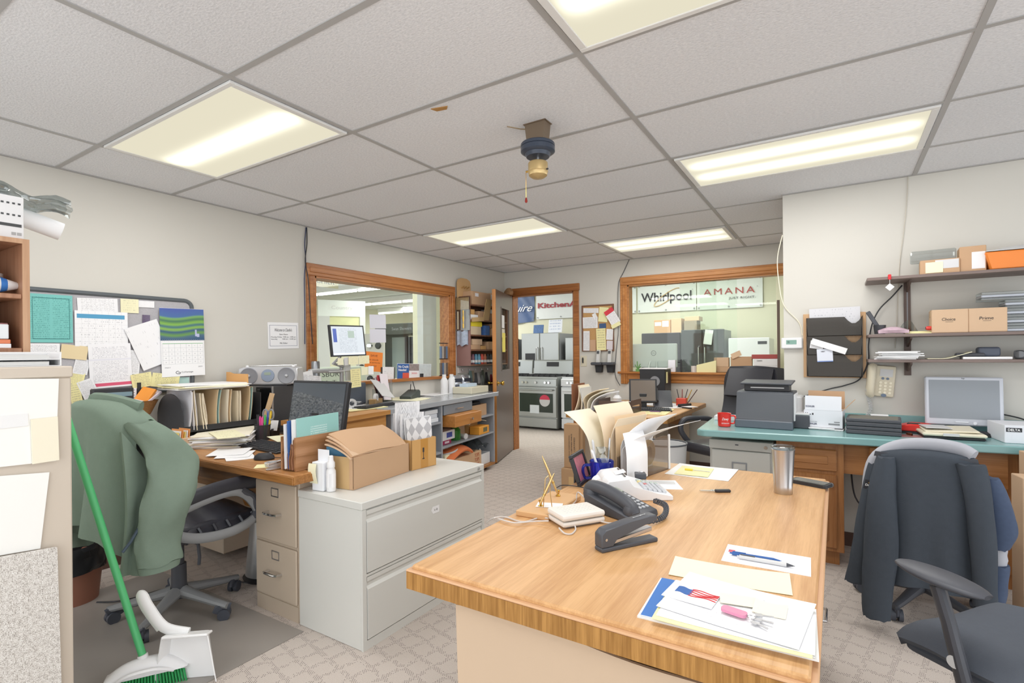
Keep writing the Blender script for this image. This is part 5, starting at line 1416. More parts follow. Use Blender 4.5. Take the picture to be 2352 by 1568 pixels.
# ================================================================== LATERAL FILE CABINET AND WHAT STANDS ON IT
M_LAT = mat('pale grey enamel', 'd8d8d3', .35, var=.01, vs=2)
t = thing('lateral_file_cabinet', 'low pale grey two-drawer lateral file cabinet in the aisle', 'file cabinet', (-1.76, 1.552, 0))
obj('body', MB().box(-.445, -.012, .0, .918, .0, .618, .003), M_LAT, t)
obj('top', MB().box(-.447, 0, -.003, .921, .618, .653, .003), M_LAT, t)
obj('front_frame', MB().box(-.012, 0, 0, .022, .04, .618).box(-.012, 0, .896, .918, .04, .618).box(-.012, 0, 0, .918, 0, .04).box(-.012, 0, .022, .896, .322, .333), M_LAT, t)
for z0, z1 in ((.044, .318), (.337, .612)):
    o = MB(); o.prism([(-.014, z0), (.004, z0 + .002), (.004, z1 - .052), (-.008, z1 - .04), (-.008, z1 - .02), (.0, z1 - .018), (.0, z1), (-.014, z1)], .025, .893, 'y')
    obj('drawer', o, M_LAT, t)
obj('lock', MB().cyl((0, .862, .636), (.006, .862, .636), .009, n=16), M_CHROME, t)
o = obj('label_tag', MB().prism([(-.02, -.018), (.028, -.018), (.028, .018), (-.02, .018), (-.032, 0)], .0, .0015), M_PAPER, t, (.0045, .48, .50), WL)
lettering('L-Q', .024, .011, M_INK, o, (.002, 0, .0015))
ZL = .654
# long carton with the sloping cardboard lid
t = thing('cardboard_box', 'long open cardboard box with leaning cardboard on the lateral file cabinet', 'box', (-2.075, 1.877, ZL + .0005), R(96.6))
sx, sy, hh = .434, .19, .155
b_ = MB(); e = .004
b_.box(-sx / 2, sx / 2, -sy / 2, sy / 2, 0, e).box(-sx / 2, sx / 2, -sy / 2, -sy / 2 + e, e, hh).box(-sx / 2, sx / 2, sy / 2 - e, sy / 2, e, hh).box(-sx / 2, -sx / 2 + e, -sy / 2, sy / 2, e, hh).box(sx / 2 - e, sx / 2, -sy / 2, sy / 2, e, hh)
obj('body', b_, M_CARD, t)
obj('tape', MB().box(-sx / 2 - .001, -sx / 2, -.07, .02, .0, hh), M_TAPE, t)
Lx = Matrix.Rotation(R(96.6), 3, 'Z')
for i, (dz, dx, m_, lb) in enumerate(((0, 0, M_CARD, 'sloping cardboard sheet on top in the long box'), (-.012, -.012, M_CARD3, 'second cardboard sheet below the sloping one'), (-.024, -.02, M_CARD, 'third cardboard sheet below the sloping one'), (-.036, -.026, M_CARD3, 'lowest cardboard sheet in the long box'))):
    def slope(u, v): return (-.205 + u * .40 + dx, -.092 + .165 * v, hh + .004 + .095 * v ** .9 * (1 - .25 * v) * 1.35 + dz * (.3 + v) + .006 * math.sin(u * 5 + i))
    tag(obj('cardboard_sheet', MB().sheet(slope, 12, 8, .006), m_, None, t.location, R(96.6)), lb, 'cardboard', 'cardboard sheets in the long box')
for i, (c_, lb) in enumerate((('5c93b8', 'blue leaflet standing at the near end of the long box'), ('d4dde4', 'pale leaflet behind the blue one in the long box'), ('3f78a4', 'dark blue leaflet in the long box'))):
    tag(obj('leaflet', MB().box(-.05, .05, -.002, .002, 0, .145, rot=Euler((R(8), 0, R(4)))), mat('leaflet ' + c_, c_, .5), None, t.location + Lx @ Vector((-.185 + .016 * i, .035 - .01 * i, .052 + .006 * i)), R(32)), lb, 'leaflet', 'leaflets in the long box')
# second box holding sheets
t = thing('cardboard_box', 'small open golden cardboard box of papers on the lateral file cabinet', 'box', (-2.094, 2.222, ZL + .0005), R(85.5))
sx, sy, hh = .19, .20, .165; b_ = MB()
b_.box(-sx / 2, sx / 2, -sy / 2, sy / 2, 0, e).box(-sx / 2, sx / 2, -sy / 2, -sy / 2 + e, e, hh).box(-sx / 2, sx / 2, sy / 2 - e, sy / 2, e, hh).box(-sx / 2, -sx / 2 + e, -sy / 2, sy / 2, e, hh).box(sx / 2 - e, sx / 2, -sy / 2, sy / 2, e, hh)
obj('body', b_, M_CARD2, t); obj('tape', MB().box(-.025, .03, -sy / 2 - .001, -sy / 2, .0, hh), mat('amber tape', 'c48f48', .3), t)
q = MB(); q.box(-.012, .0, -sy / 2 - .0016, -sy / 2 - .001, .09, .115).box(-.014, .002, -sy / 2 - .0016, -sy / 2 - .001, .05, .056).box(-.008, -.004, -sy / 2 - .0016, -sy / 2 - .001, .056, .09); obj('arrow_mark', q, M_INK, t)
def diamonds():
    m, nt, b = _new('diamond sheet')
    tc = _n(nt, 'ShaderNodeTexCoord'); sp = _n(nt, 'ShaderNodeSeparateXYZ'); nt.links.new(tc.outputs['Generated'], sp.inputs[0])
    cb = _n(nt, 'ShaderNodeCombineXYZ')
    p_ = _math(nt, 'MULTIPLY', sp.outputs[0], 3.2); q_ = _math(nt, 'MULTIPLY', sp.outputs[2], 3.6)
    nt.links.new(_math(nt, 'ADD', p_, q_), cb.inputs[0]); nt.links.new(_math(nt, 'SUBTRACT', _math(nt, 'ADD', q_, 7.5), p_), cb.inputs[1]); cb.inputs[2].default_value = .5
    v = cb.outputs[0]; ck = _n(nt, 'ShaderNodeTexChecker'); ck.inputs['Scale'].default_value = 1
    ck.inputs['Color1'].default_value = lin('f2f2f4'); ck.inputs['Color2'].default_value = lin('c2c2c6')
    nt.links.new(v, ck.inputs[0]); nt.links.new(ck.outputs[0], b.inputs['Base Color']); b.inputs['Roughness'].default_value = .8
    return m
for i, (y, w2, h2, m_, lb) in enumerate(((-.07, .185, .27, diamonds(), 'white sheet with grey diamond pattern standing in the golden box'), (-.055, .19, .275, M_PAPER, 'white sheet right behind the diamond pattern sheet'), (-.02, .17, .30, P_TEXT, 'printed sheet behind the diamond pattern sheet'), (.02, .18, .36, printed('tall printed sheet', rows=40, dens=.5), 'tallest printed sheet rising from the golden box'), (.05, .16, .30, P_TABLE, 'folded form at the far side of the golden box'))):
    o = obj('paper_sheet', MB().sheet(lambda u, v: ((u - .5) * w2 * (.75 + .25 * min(1, v * 1.6)) - (.025 if i > 1 else -.004), y + .02 * v * (1 if i < 2 else -.5) + .01 * math.sin(u * 4), .01 + v * h2), 10, 8, .0012), m_, None, t.location, R(85.5))
    tag(o, lb, 'paper', 'papers in the golden box')
tag(obj('scissors', MB().tube([(.07 + .016 * math.cos(a * PI / 8), -.05, .185 + .028 * math.sin(a * PI / 8)) for a in range(16)], .005, 8, closed=True), mat('lavender plastic', '9aa2cc', .4), None, t.location, R(85.5)), 'lavender scissors handle poking out of the golden box', 'scissors')
# spray bottle and white carton with a note
t = thing('spray_bottle', 'small white spray bottle beside the long cardboard box', 'bottle', (-2.04, 1.612, ZL + .0005))
obj('bottle', MB().lathe([(0, 0), (.021, .0), (.022, .004), (.022, .095), (.016, .108), (.016, .115), (0, .115)], (0, 0, 0), 24), M_WPL, t)
obj('cap', MB().lathe([(.0185, .112), (.0185, .135), (.012, .145), (.011, .165), (.008, .168), (0, .168)], (0, 0, 0), 20), M_WPL, t)
obj('label', MB().lathe([(.0224, .02), (.0224, .085)], (0, 0, 0), 24), printed('bottle label', 'f0f0f2', '8a8a92', 14, dens=.5), t)
t = thing('white_carton', 'white carton with a yellow note hanging on it, next to the spray bottle', 'box', (-2.10, 1.60, ZL + .0005), R(6))
obj('body', MB().box(-.036, .036, -.02, .02, 0, .135, .002).box(-.036, .036, .018, .02, .135, .19), printed('carton print', 'eef0f4', '7088b0', 9, dens=.4), t)
obj('sticky_note', MB().sheet(lambda u, v: (-.045 + u * .05, -.024 - .012 * math.sin(v * 2.5), .035 + v * .095), 4, 8, .001), M_PALEY, t)

# ================================================================== GREY COUNTER UNIT UNDER THE CASHIER WINDOW
CO = Vector((-3.31, 4.92, 0)); CR = R(-82.4); CM = Matrix.Rotation(CR, 3, 'Z')
def CL(x, y, z): return CO + CM @ Vector((x, y, z))
M_CGREY = mat('blue grey laminate', '9aa0a8', .35)
M_CTOP = mat('polished grey laminate', 'a3a8ae', .16)
t = thing('counter_unit', 'blue-grey open shelf counter along the cashier window wall', 'counter', CO, CR)
obj('countertop', MB().box(-.02, 1.95, -.46, .01, .815, .86, .003), M_CTOP, t)
obj('end_panel', MB().box(.05, .075, -.42, -.01, .06, .815), M_CGREY, t)
obj('divider', MB().box(1.15, 1.175, -.42, -.01, .06, .815), M_CGREY, t)
obj('end_panel', MB().box(1.9, 1.925, -.42, -.01, .06, .815), M_CGREY, t)
obj('back_panel', MB().box(.05, 1.925, -.43, -.42, .06, .815), M_CGREY, t)
for x0, x1, z in ((.075, 1.15, .40), (.075, .57, .60), (1.175, 1.9, .645), (1.175, 1.9, .36)):
    obj('shelf', MB().box(x0, x1, -.42, -.012, z, z + .018), M_CGREY, t)
obj('bottom', MB().box(.05, 1.925, -.42, -.005, .045, .068), W_LEDGE, t)
obj('toe_kick', MB().box(.15, 1.9, -.40, -.07, 0, .045), M_BLACK, t)
# grey and oak drawers hung in the wide bay
d_ = obj('drawer', MB().box(.58, 1.13, -.40, -.004, .715, .81, .003), mat('slate drawer', '7f8790', .4), t)
obj('handle', MB().tube([(.80, -.004, .765), (.80, .015, .765), (.92, .015, .765), (.92, -.004, .765)], .005, 8), M_CHROME, d_)
d_ = obj('drawer', MB().box(.57, 1.10, -.40, .10, .60, .712, .004), wood('drawer oak', 'c98a48', 'b0763a', 'x', 1, .4, .2), t)
obj('knob', MB().lathe([(.006, 0), (.006, .012), (.014, .018), (.014, .026), (0, .03)], (.80, .10, .655), 16, rot=Euler((R(-90), 0, 0)).to_matrix()), M_CHROME, d_)
def shelfbox(name, label, x0, x1, z, h, c_, y0=-.3, y1=-.05, cat='box', group='boxes in the counter unit', lbl=None, op=False):
    o = carton(name, label, cat, CL((x0 + x1) / 2, (y0 + y1) / 2, z + .0008), CR, x1 - x0, y1 - y0, h, c_ if not isinstance(c_, str) else mat('box ' + c_, c_, .6), open_=op, group=group, tape=False)
    if lbl: obj('label', MB().box(-(x1 - x0) * .3, (x1 - x0) * .1, (y1 - y0) / 2, (y1 - y0) / 2 + .0008, h * .25, h * .8), mat('label ' + lbl, lbl, .6), o)
    return o
shelfbox('cardboard_box', 'open cardboard box of odds and ends right of the grey drawer', .17, .54, .618, .125, M_CARD, op=True)
tag(obj('black_pouch', MB().box(-.14, .12, -.06, .06, .08, .15, .02, 2), M_BLACK, None, CL(.36, -.15, .622), CR), 'black pouch in the open cardboard box below the counter top', 'pouch')
shelfbox('white_carton', 'white carton with a blue label, on the shelf below the oak drawer', .86, 1.12, .458, .09, 'eceff2', lbl='4a5ab0')
shelfbox('maroon_carton', 'maroon carton under the white carton in the counter unit', .93, 1.13, .4185, .038, 'a82f5c', lbl='e8d8e0')
shelfbox('frosted_bin', 'frosted plastic bin behind the green bottle', .80, .94, .4185, .14, 'cdd4da', -.4, -.31)
t = thing('green_bottle', 'green glass bottle on the middle shelf of the counter unit', 'bottle', CL(.745, -.12, .4185))
obj('glass', MB().lathe([(0, 0), (.055, 0), (.06, .01), (.06, .1), (.04, .125), (.038, .135), (.044, .14), (.044, .155), (.036, .155), (.034, .13), (.052, .1), (0, .01)], (0, 0, 0), 24), mat('green glass', '3f9a3c', .1, trans=.4), t)
t = thing('paper_tube', 'white rolled tube lying beside the green bottle', 'tube', CL(.60, -.14, .445), CR)
obj('tube', MB().cyl((0, -.12, 0), (.05, .08, 0), .022, n=18), M_WPL, t); obj('cap', MB().cyl((.05, .08, 0), (.055, .1, 0), .03, n=18), M_WPL, t)
shelfbox('cardboard_box', 'tan box standing behind the white tube on the middle shelf', .40, .58, .4185, .14, M_CARD3, -.38, -.2)
shelfbox('cardboard_box', 'brown box with a paper flap on the middle shelf', .18, .38, .4185, .12, M_CARD2, -.36, -.16)
shelfbox('orange_carton', 'yellow-orange carton at the right end of the middle shelf', .17, .40, .4185, .085, 'e8a23c', -.14, -.02, lbl='6a6a50')
tag(obj('padded_sheet', MB().sheet(lambda u, v: (u * .4, -v * .22, .03 * math.sin(u * 3) + .02 * v), 8, 6, .006), M_CREAM, None, CL(.16, -.06, .545), CR), 'cream packing sheet draped over the boxes on the middle shelf', 'sheet')
# bottom bay: orange hat, printed carton, white tray, bags
t = thing('orange_cushion', 'flat orange cushion lying on the boxes in the bottom bay', 'cushion', CL(.80, -.16, .30), CR)
obj('cover', MB().sheet(lambda u, v: ((u - .5) * .52 * (1 - .25 * abs(2 * v - 1) ** 3), (v - .5) * .34, .05 - .05 * (abs(2 * u - 1) ** 2.2 + abs(2 * v - 1) ** 2.2) * .8 + .012 * math.sin(u * 5)), 20, 14, .02), mat('orange cloth', 'e07c48', .8, var=.06), t)
t = shelfbox('printed_carton', 'cardboard carton with red lettering in the bottom bay of the counter', .34, .98, .069, .18, mat('tan carton', 'd2ae8a', .85), -.32, -.03)
for k in range(3): lettering('TOPS', .10, .038, mat('rust print', 'b85a3a', .8), t, (-.22, .146, .145 - .05 * k), Matrix.Rotation(PI, 3, 'Z') @ WB)
lettering('TOPS', .08, .03, mat('rust print', 'b85a3a', .8), t, (.10, .146, .12), Matrix.Rotation(PI, 3, 'Z') @ WB)
shelfbox('white_tray', 'white plastic bin at the right end of the bottom bay', .10, .31, .069, .12, 'e6e8ea', op=True)
tag(obj('plastic_bag', MB().sheet(lambda u, v: (.12 + u * .36, -.04 - v * .3 , .27 + .09 * math.sin(u * 3.1) * math.sin(v * 3.1) + .02 * math.sin(u * 17 + v * 9)), 20, 14, .001), M_CLEAR, None, CO, CR), 'crumpled clear bag on the bin in the bottom bay', 'bag')
tag(obj('cable_bundle', MB().tube(smoothpath([(.9 + .12 * math.cos(a * 1.1), -.08 + .05 * math.sin(a * 1.1), .26 + .01 * a) for a in range(12)], 4), .01, 6), M_LGREY, None, CO, CR), 'loose grey cable bundle in front of the orange cushion', 'cable')
tag(obj('light_bulb_box', MB().box(-.06, .06, -.03, .03, .0, .07, .01, 2), M_PALEY, None, CL(1.0, -.07, .25), CR), 'small pale box left of the orange cushion', 'box')
for i, (x, z, c_, lb) in enumerate(((1.24, .664, 'e8ecf2', 'lowest white carton in the left bay of the counter unit'), (1.26, .704, 'd8dee8', 'middle white carton in the left bay of the counter unit'), (1.25, .744, 'e8ecf2', 'topmost white carton in the left bay of the counter unit'))):
    shelfbox('white_carton', lb, x - .05, x + .16, z, .038, c_, -.25, -.03, group='white cartons in the left bay')
tag(obj('red_folder', MB().box(-.01, .01, -.2, .0, 0, .1), M_RED, None, CL(1.64, -.05, .664), CR), 'red folder edge in the left bay of the counter unit', 'folder')

# ---- oak credenza continuing the counter
t = thing('oak_credenza', 'oak cabinet with a drawer continuing the grey counter toward the left desk', 'cabinet', CL(2.38, 0, 0), CR)
W_CRED = wood('credenza oak', 'cf9a5c', 'b47c40', 'x', 1, .4, .3)
obj('top', MB().box(-.40, -.16, -.55, .03, .825, .858).box(-.16, .40, -.27, .03, .825, .858), W_CRED, t)
obj('body', MB().box(-.38, -.16, -.53, .0, .0, .825).box(-.16, .38, -.25, .0, .0, .825), W_CRED, t)
d_ = obj('drawer', MB().box(-.36, .38, .0, .014, .68, .805, .004), W_CRED, t)
obj('handle', MB().cyl((.0, .014, .74), (.0, .035, .74), .012, n=14), M_CHROME, d_)
obj('door', MB().box(-.36, .38, .0, .014, .08, .66, .004), W_CRED, t)
# ---- things on counter and credenza
ZC = .8605
def onc(px, py, z=ZC): return AZ(px, py, z)
for i, (x, y, lb) in enumerate(((-3.66, 4.40, 'left one of the two white bottles at the window end of the counter'), (-3.63, 4.49, 'right one of the two white bottles at the window end of the counter'))):
    t = thing('white_bottle', lb, 'bottle', (x, y, ZC), 0, 'white bottles on the counter')
    obj('bottle', MB().lathe([(0, 0), (.038, 0), (.04, .005), (.04, .15), (.02, .185), (0, .185)], (0, 0, 0), 24), M_WPL, t)
    obj('cap', MB().lathe([(.022, .183), (.022, .215), (0, .216)], (0, 0, 0), 20), M_WPL, t)
t = thing('foil_pack', 'left foil pack of wipes with a blue label on the counter', 'pack', (-3.70, 4.66, ZC), R(60))
o = MB(); o.sheet(lambda u, v: ((u - .5) * .16 * (1 - .2 * v), .05 * math.sin(v * PI) * (1 - abs(2 * u - 1) ** 3), v * .19), 10, 10, .02); o.sheet(lambda u, v: ((u - .5) * .16 * (1 - .2 * v), -.05 * math.sin(v * PI) * (1 - abs(2 * u - 1) ** 3), v * .19), 10, 10, .02)
obj('foil', o, mat('foil', 'c8ccd4', .2, .8, bump=.6, bs=60), t)
obj('label', MB().box(-.05, .05, -.072, -.062, .03, .08), mat('blue black label', '36486e', .4), t)
obj('label', MB().box(-.05, .05, -.06, -.05, .12, .16), mat('black label', '2c2f3c', .4), t)
dup(t, (-3.68, 4.80, ZC), R(75), 'right foil pack of wipes with a blue label on the counter', 'foil packs on the counter'); t['group'] = 'foil packs on the counter'
t = thing('beige_box', 'flat beige plastic box at the door end of the counter', 'box', CL(.22, -.22, ZC), CR)
obj('body', MB().box(-.20, .20, -.12, .12, 0, .075, .006), mat('beige case', 'd8d2bc', .5), t)
tag(obj('blue_carton', MB().box(-.11, .11, -.05, .05, 0, .035, .002), mat('ice blue carton', 'c2d4e6', .6), None, CL(.28, -.22, ZC + .0755), CR), 'pale blue carton on the flat beige box', 'box')
t = thing('card_reader', 'black card reader with antenna on the counter below the window', 'card reader', (-3.60, 3.80, ZC), R(-70))
obj('body', MB().prism([(-.12, 0), (-.12, .07), (-.09, .085), (.12, .03), (.12, 0)], -.06, .06, 'y', .004), mat('dark green black', '3f4744', .4), t)
obj('stylus', MB().cyl((-.06, .03, .07), (-.02, .02, .17), .004, n=8).cyl((-.07, -.03, .07), (-.04, -.01, .14), .004, n=8), M_BLACK, t)
for i, (px, lb, m_) in enumerate((([(880, 915), (918, 908), (935, 920), (900, 926)], 'yellow-green form pad on the counter left of the card reader', M_PALEY), ([(950, 905), (1000, 898), (1003, 906), (955, 912)], 'white papers on the counter below the window poster', M_PAPER), ([(775, 940), (860, 930), (872, 936), (780, 948)], 'yellow papers on the oak cabinet top', M_YEL), ([(945, 893), (985, 888), (990, 893), (948, 898)], 'brown kraft envelope on the counter', mat('kraft', 'c9a878', .8)))):
    sheet4('paper_sheet', [onc(*p) for p in px], .004, m_, lb, 'paper', None, None, .004)
sheet4('paper_sheet', [onc(*p, ZC + .005) for p in ((790, 936), (850, 928), (856, 932), (798, 941))], .002, P_TEXT, 'printed form on the yellow papers of the oak cabinet', 'paper')
b = Vector((-3.42, 2.78, ZC))
t = thing('stamp', 'red-topped rubber stamp on its wooden stand on the oak cabinet', 'stamp', b)
obj('stand', MB().lathe([(0, 0), (.03, 0), (.024, .03), (.025, .045), (.06, .05), (.06, .065), (0, .065)], (0, 0, 0), 20), mat('stamp wood', '8a5f4c', .4), t)
obj('stamp_block', MB().box(-.025, .025, -.03, .03, .065, .088, .003), mat('dark green block', '34463f', .5), t)
obj('stamp_handle', MB().lathe([(.016, .088), (.02, .1), (.021, .145), (.014, .155), (0, .156)], (0, 0, 0), 18), mat('red enamel', 'd8303a', .3), t)
tag(obj('tape_roll', MB().lathe([(.02, -.011), (.038, -.011), (.038, .011), (.02, .011), (.02, -.011)], (-3.40, 2.90, ZC + .039), 24, rot=Euler((R(90), 0, R(60))).to_matrix()), M_LGREY), 'roll of pale tape next to the rubber stamp', 'tape roll')
t = thing('tape_dispenser', 'brown wooden tape dispenser on the oak cabinet', 'tape dispenser', (-3.42, 3.18, ZC), R(-60))
obj('body', MB().prism([(-.10, 0), (-.11, .05), (-.08, .055), (-.05, .035), (.03, .035), (.08, .06), (.1, .055), (.1, 0)], -.03, .03, 'y', .003), mat('mustard brown', '97784c', .4), t)
obj('roll', MB().lathe([(.02, -.012), (.04, -.012), (.04, .012), (.02, .012), (.02, -.012)], (.0, 0, .06), 22, rot=Euler((R(90), 0, 0)).to_matrix()), M_LGREY, t)
keyboard('black keyboard on the oak cabinet behind the papers', Vector((-3.30, 3.05, ZC)), R(-80), .40, .14)
t = thing('desk_calculator', 'dark desk calculator left of the wooden tape dispenser', 'calculator', (-3.36, 2.94, ZC + .0), R(-75))
t.location = (-3.55, 3.0, ZC)
obj('body', MB().prism([(-.10, 0), (-.1, .03), (.1, .012), (.1, 0)], -.07, .07, 'y', .003), M_DGREY, t); obj('display', MB().box(-.09, -.05, -.06, .06, .026, .034), M_LGREY, t)
# computer, monitor on an arm with sticky notes
t = thing('monitor_arm', 'silver monitor arm clamped to the oak cabinet before the window', 'monitor arm', (-3.62, 2.98, ZC))
obj('post', MB().cyl((0, 0, 0), (0, 0, .34), .018, n=16).box(-.06, .06, -.06, .06, 0, .012, .003), M_SILVER, t)
obj('arm', MB().tube([(0, 0, .30), (.0, -.18, .31), (.02, -.34, .31)], .018, 8), M_SILVER, t)
obj('arm', MB().tube([(.02, -.0, .34), (.04, -.12, .37), (.05, -.06, .42), (.055, -.04, .55)], .014, 8), M_SILVER, t)
def appscreen():
    m = printed('program window', 'c4ccd4', '8892a0', 22, 1, dens=.5, margin=.22, head=('4a5fa8', .45, .92, .04, .15), foot=('dfe4ec', .02, .07), rough=.3, tone=('9fb0a8', .6, .85, .5, .7))
    nt = m.node_tree; b = nt.nodes['Principled BSDF']; l = b.inputs['Base Color'].links[0].from_socket
    nt.links.new(l, b.inputs['Emission Color']); b.inputs['Emission Strength'].default_value = .45
    return m
Pm = [AX(750, 746, -3.52), AX(829, 749, -3.52), AX(840, 816, -3.49), AX(761, 820, -3.49)]
t = sheet4('desk_monitor', Pm, .02, M_BLACK, 'monitor showing a program window, on an arm in front of the cashier window', 'monitor')
mw, mh = (Pm[1] - Pm[0]).length, (Pm[0] - Pm[3]).length
obj('screen', MB().box(-mw / 2 + .014, mw / 2 - .014, -mh / 2 + .012, mh / 2 - .014, .02, .0225), appscreen(), t)
obj('rear_housing', MB().box(-mw * .3, mw * .3, -mh * .3, mh * .3, -.04, 0, .01), M_BLACK, t)
for i, (px, m_, lb) in enumerate((([(776, 822), (790, 822), (786, 838), (775, 838)], M_PALEY, 'pale note at the left below the arm monitor'), ([(790, 822), (800, 820), (802, 838), (791, 839)], M_LGREY, 'grey note in the row below the arm monitor'), ([(800, 818), (822, 818), (824, 836), (801, 837)], P_NOTE, 'lined pale note in the row below the arm monitor'), ([(823, 817), (846, 816), (850, 834), (825, 836)], P_NOTE, 'pale note at the right below the arm monitor'), ([(805, 848), (825, 846), (832, 887), (806, 891)], P_YTEXT, 'long yellow handwritten list hanging below the arm monitor'), ([(829, 843), (845, 842), (848, 860), (831, 861)], M_PALEY, 'yellow note beside the small white card'), ([(844, 840), (856, 842), (860, 858), (848, 860)], M_PAPER, 'small white card clipped beside the orange sign'))):
    sheet4('sticky_note', [AX(*p, -3.47 + .004 * i) for p in px], .001, m_, lb, 'note', 'notes below the arm monitor')
obj('note_bar', MB().box(-.20, .12, -mh / 2 - .12, -mh / 2 - .112, -.02, -.012).box(-.03, .03, -mh / 2 - .2, -mh / 2 - .02, -.03, -.02), M_SILVER, t)
t = thing('router', 'upright dark grey box behind the long yellow list', 'device', (-3.62, 3.12, ZC), R(-80))
obj('case', MB().box(-.12, .12, -.03, .03, 0, .19, .006), mat('slate box', '545b66', .45), t); obj('badge', MB().box(-.02, .0, -.032, -.03, .03, .12), M_LGREY, t)
t = thing('magazine_rack', 'red and white pamphlet holder on the counter left of the picture frame', 'pamphlet holder', (-3.62, 3.45, ZC), R(-75))
obj('holder', MB().box(-.08, .08, -.06, .06, 0, .01).box(-.08, -.074, -.06, .06, .01, .2).box(.074, .08, -.06, .06, .01, .12), M_CLEAR, t)
for i, (c_, lb) in enumerate((('e8dfe4', 'pale pink pamphlet in the holder'), ('c8404a', 'red pamphlet leaning in the holder'), ('e0e0e4', 'white pamphlet in the holder'), ('7f4a44', 'brown pictured pamphlet at the front of the holder'))):
    tag(obj('pamphlet', MB().box(-.065, .065, -.004, .004, 0, .25 - .012 * i, .001, rot=Euler((R(14), R(4 * i - 6), 0))), mat('pamphlet ' + c_, c_, .6), None, Vector((-3.62, 3.45, ZC + .012)) + Matrix.Rotation(R(-75), 3, 'Z') @ Vector((0, .03 - .022 * i, 0)), R(-75)), lb, 'pamphlet', 'pamphlets in the holder')
sheet4('tray_sheet', [AX(868, 878, -3.6), AX(898, 884, -3.58), AX(886, 906, -3.45), AX(858, 902, -3.45)], .004, M_LGREY, 'grey sheet propped in front of the pamphlet holder', 'sheet')
# mail pile between radio and window
t = thing('letter_holder', 'white letter holder of mail beside the silver radio', 'letter holder', (-3.56, 2.60, ZC), R(-75))
obj('holder', MB().box(-.14, .14, -.06, .06, 0, .01).box(-.14, .14, -.06, -.056, .01, .12).box(-.14, .14, .056, .06, .01, .16), M_WPL, t)
for i, (w2, h2, a, m_, lb) in enumerate(((.22, .27, -6, P_TEXT, 'printed flyer fanned out left in the mail holder'), (.2, .30, 8, M_PAPER, 'white flyer fanned out in the mail holder'), (.22, .24, 14, P_TABLE, 'flyer with grey pictures at the right of the mail holder'), (.24, .14, 2, M_CREAM, 'long cream envelope at the front of the mail holder'), (.24, .11, -2, printed('green logo envelope', 'f0f2f0', '7a9a8c', 8, dens=.4, head=('3f8f78', .5, .8, .05, .15)), 'envelope with a green mark at the front of the mail holder'))):
    tag(obj('mail_sheet', MB().box(-w2 / 2, w2 / 2, -.001, .001, 0, h2, rot=Euler((R(6), R(a), 0)), about=(0, 0, 0)), m_, None, Vector((-3.56, 2.60, ZC + .012)) + Matrix.Rotation(R(-75), 3, 'Z') @ Vector((0, .045 - .02 * i, 0)), R(-75)), lb, 'mail', 'mail in the white holder')
tag(obj('speaker', MB().lathe([(0, 0), (.032, 0), (.034, .01), (.034, .19), (.03, .2), (0, .2)], (-3.73, 2.80, 1.05), 24), mat('silver cylinder', 'a4a6aa', .3, .7)), 'silver cylinder speaker standing at the window sill corner', 'speaker')
# ---- on the window pane
def WPq(px): return [AX(*p, XL - .058) for p in px]
sg = sheet4('window_sign', WPq([(838, 808), (878, 808), (878, 856), (838, 850)]), .002, mat('orange sign card', 'f08c3c', .6), 'orange SAVE sign taped to the cashier window', 'sign')
for s_, y, w2 in (('SAVE', .06, .09), ('In stock', .02, .12), ('dryer and border', -.01, .17), ('GIFT', -.045, .08)):
    lettering(s_, w2, .02 if y > .03 else .016, mat('maroon print', '7a2c20', .7), sg, (0, y, .002))
for px, lb in (([(849, 722), (886, 723), (886, 754), (849, 754)], 'upper blank white sheet taped on the cashier window'), ([(849, 756), (886, 755), (886, 787), (850, 786)], 'lower blank white sheet taped on the cashier window')):
    sheet4('window_sheet', WPq(px), .001, mat('lilac white sheet', 'dcdce6', .7), lb, 'paper', 'blank sheets on the cashier window')
ps = sheet4('window_poster', WPq([(912, 835), (990, 835), (990, 873), (912, 873)]), .002, M_PAPER, 'wide poster reading No Credit Needed, propped in the cashier window', 'poster')
pw = (AX(990, 835, XL - .058) - AX(912, 835, XL - .058)).length; phh = (AX(912, 835, XL - .058) - AX(912, 873, XL - .058)).length
obj('blue_panel', MB().box(-pw / 2, -pw * .17, -phh / 2, phh / 2, .002, .0025), M_BLUE, ps)
obj('photo_panel', MB().box(-pw * .17, pw * .12, 0, phh / 2, .002, .0025), mat('shop photo', '9a8f8c', .6, var=.5, vs=30), ps)
obj('red_panel', MB().box(-pw * .35, -pw * .17, -phh * .42, -phh * .05, .0025, .003), mat('coral red', 'e0604c', .6), ps)
obj('white_panel', MB().box(-pw * .17, pw * .12, -phh / 2, phh * .08, .0025, .003), M_PAPER, ps)
obj('appliance_photo', MB().box(pw * .12, pw / 2, -phh / 2, phh / 2, .002, .0024), mat('pale appliance photo', 'cfd8da', .6, var=.2, vs=20), ps)
lettering('No Credit', pw * .28, phh * .15, M_LETW, ps, (-pw * .33, phh * .33, .0025), bold=.02); lettering('Needed', pw * .22, phh * .15, M_LETW, ps, (-pw * .36, phh * .13, .0025), bold=.02)
lettering('3000', pw * .16, phh * .1, M_RED, ps, (-pw * .02, -phh * .08, .003))
obj('pot_rack', MB().box(pw * .15, pw * .26, -phh * .45, -phh * .1, .0024, .003), M_INK, ps)
f_ = sheet4('picture_frame', WPq([(874, 843), (905, 843), (905, 872), (874, 872)]), .012, mat('dark frame', '4c4640', .4), 'small framed picture leaning in the cashier window', 'picture frame')
fw_ = (AX(905, 843, XL - .058) - AX(874, 843, XL - .058)).length
obj('print', MB().box(-fw_ * .42, fw_ * .42, -fw_ * .36, fw_ * .36, .012, .013), printed('framed print', 'eeeef0', '66708a', 8, dens=.4), f_)
lettering('SBURGH', .30, .045, mat('dark green decal', '4a524e', .6), win1, (XL - .061, 3.13, 1.128), WL, name='pane_lettering')
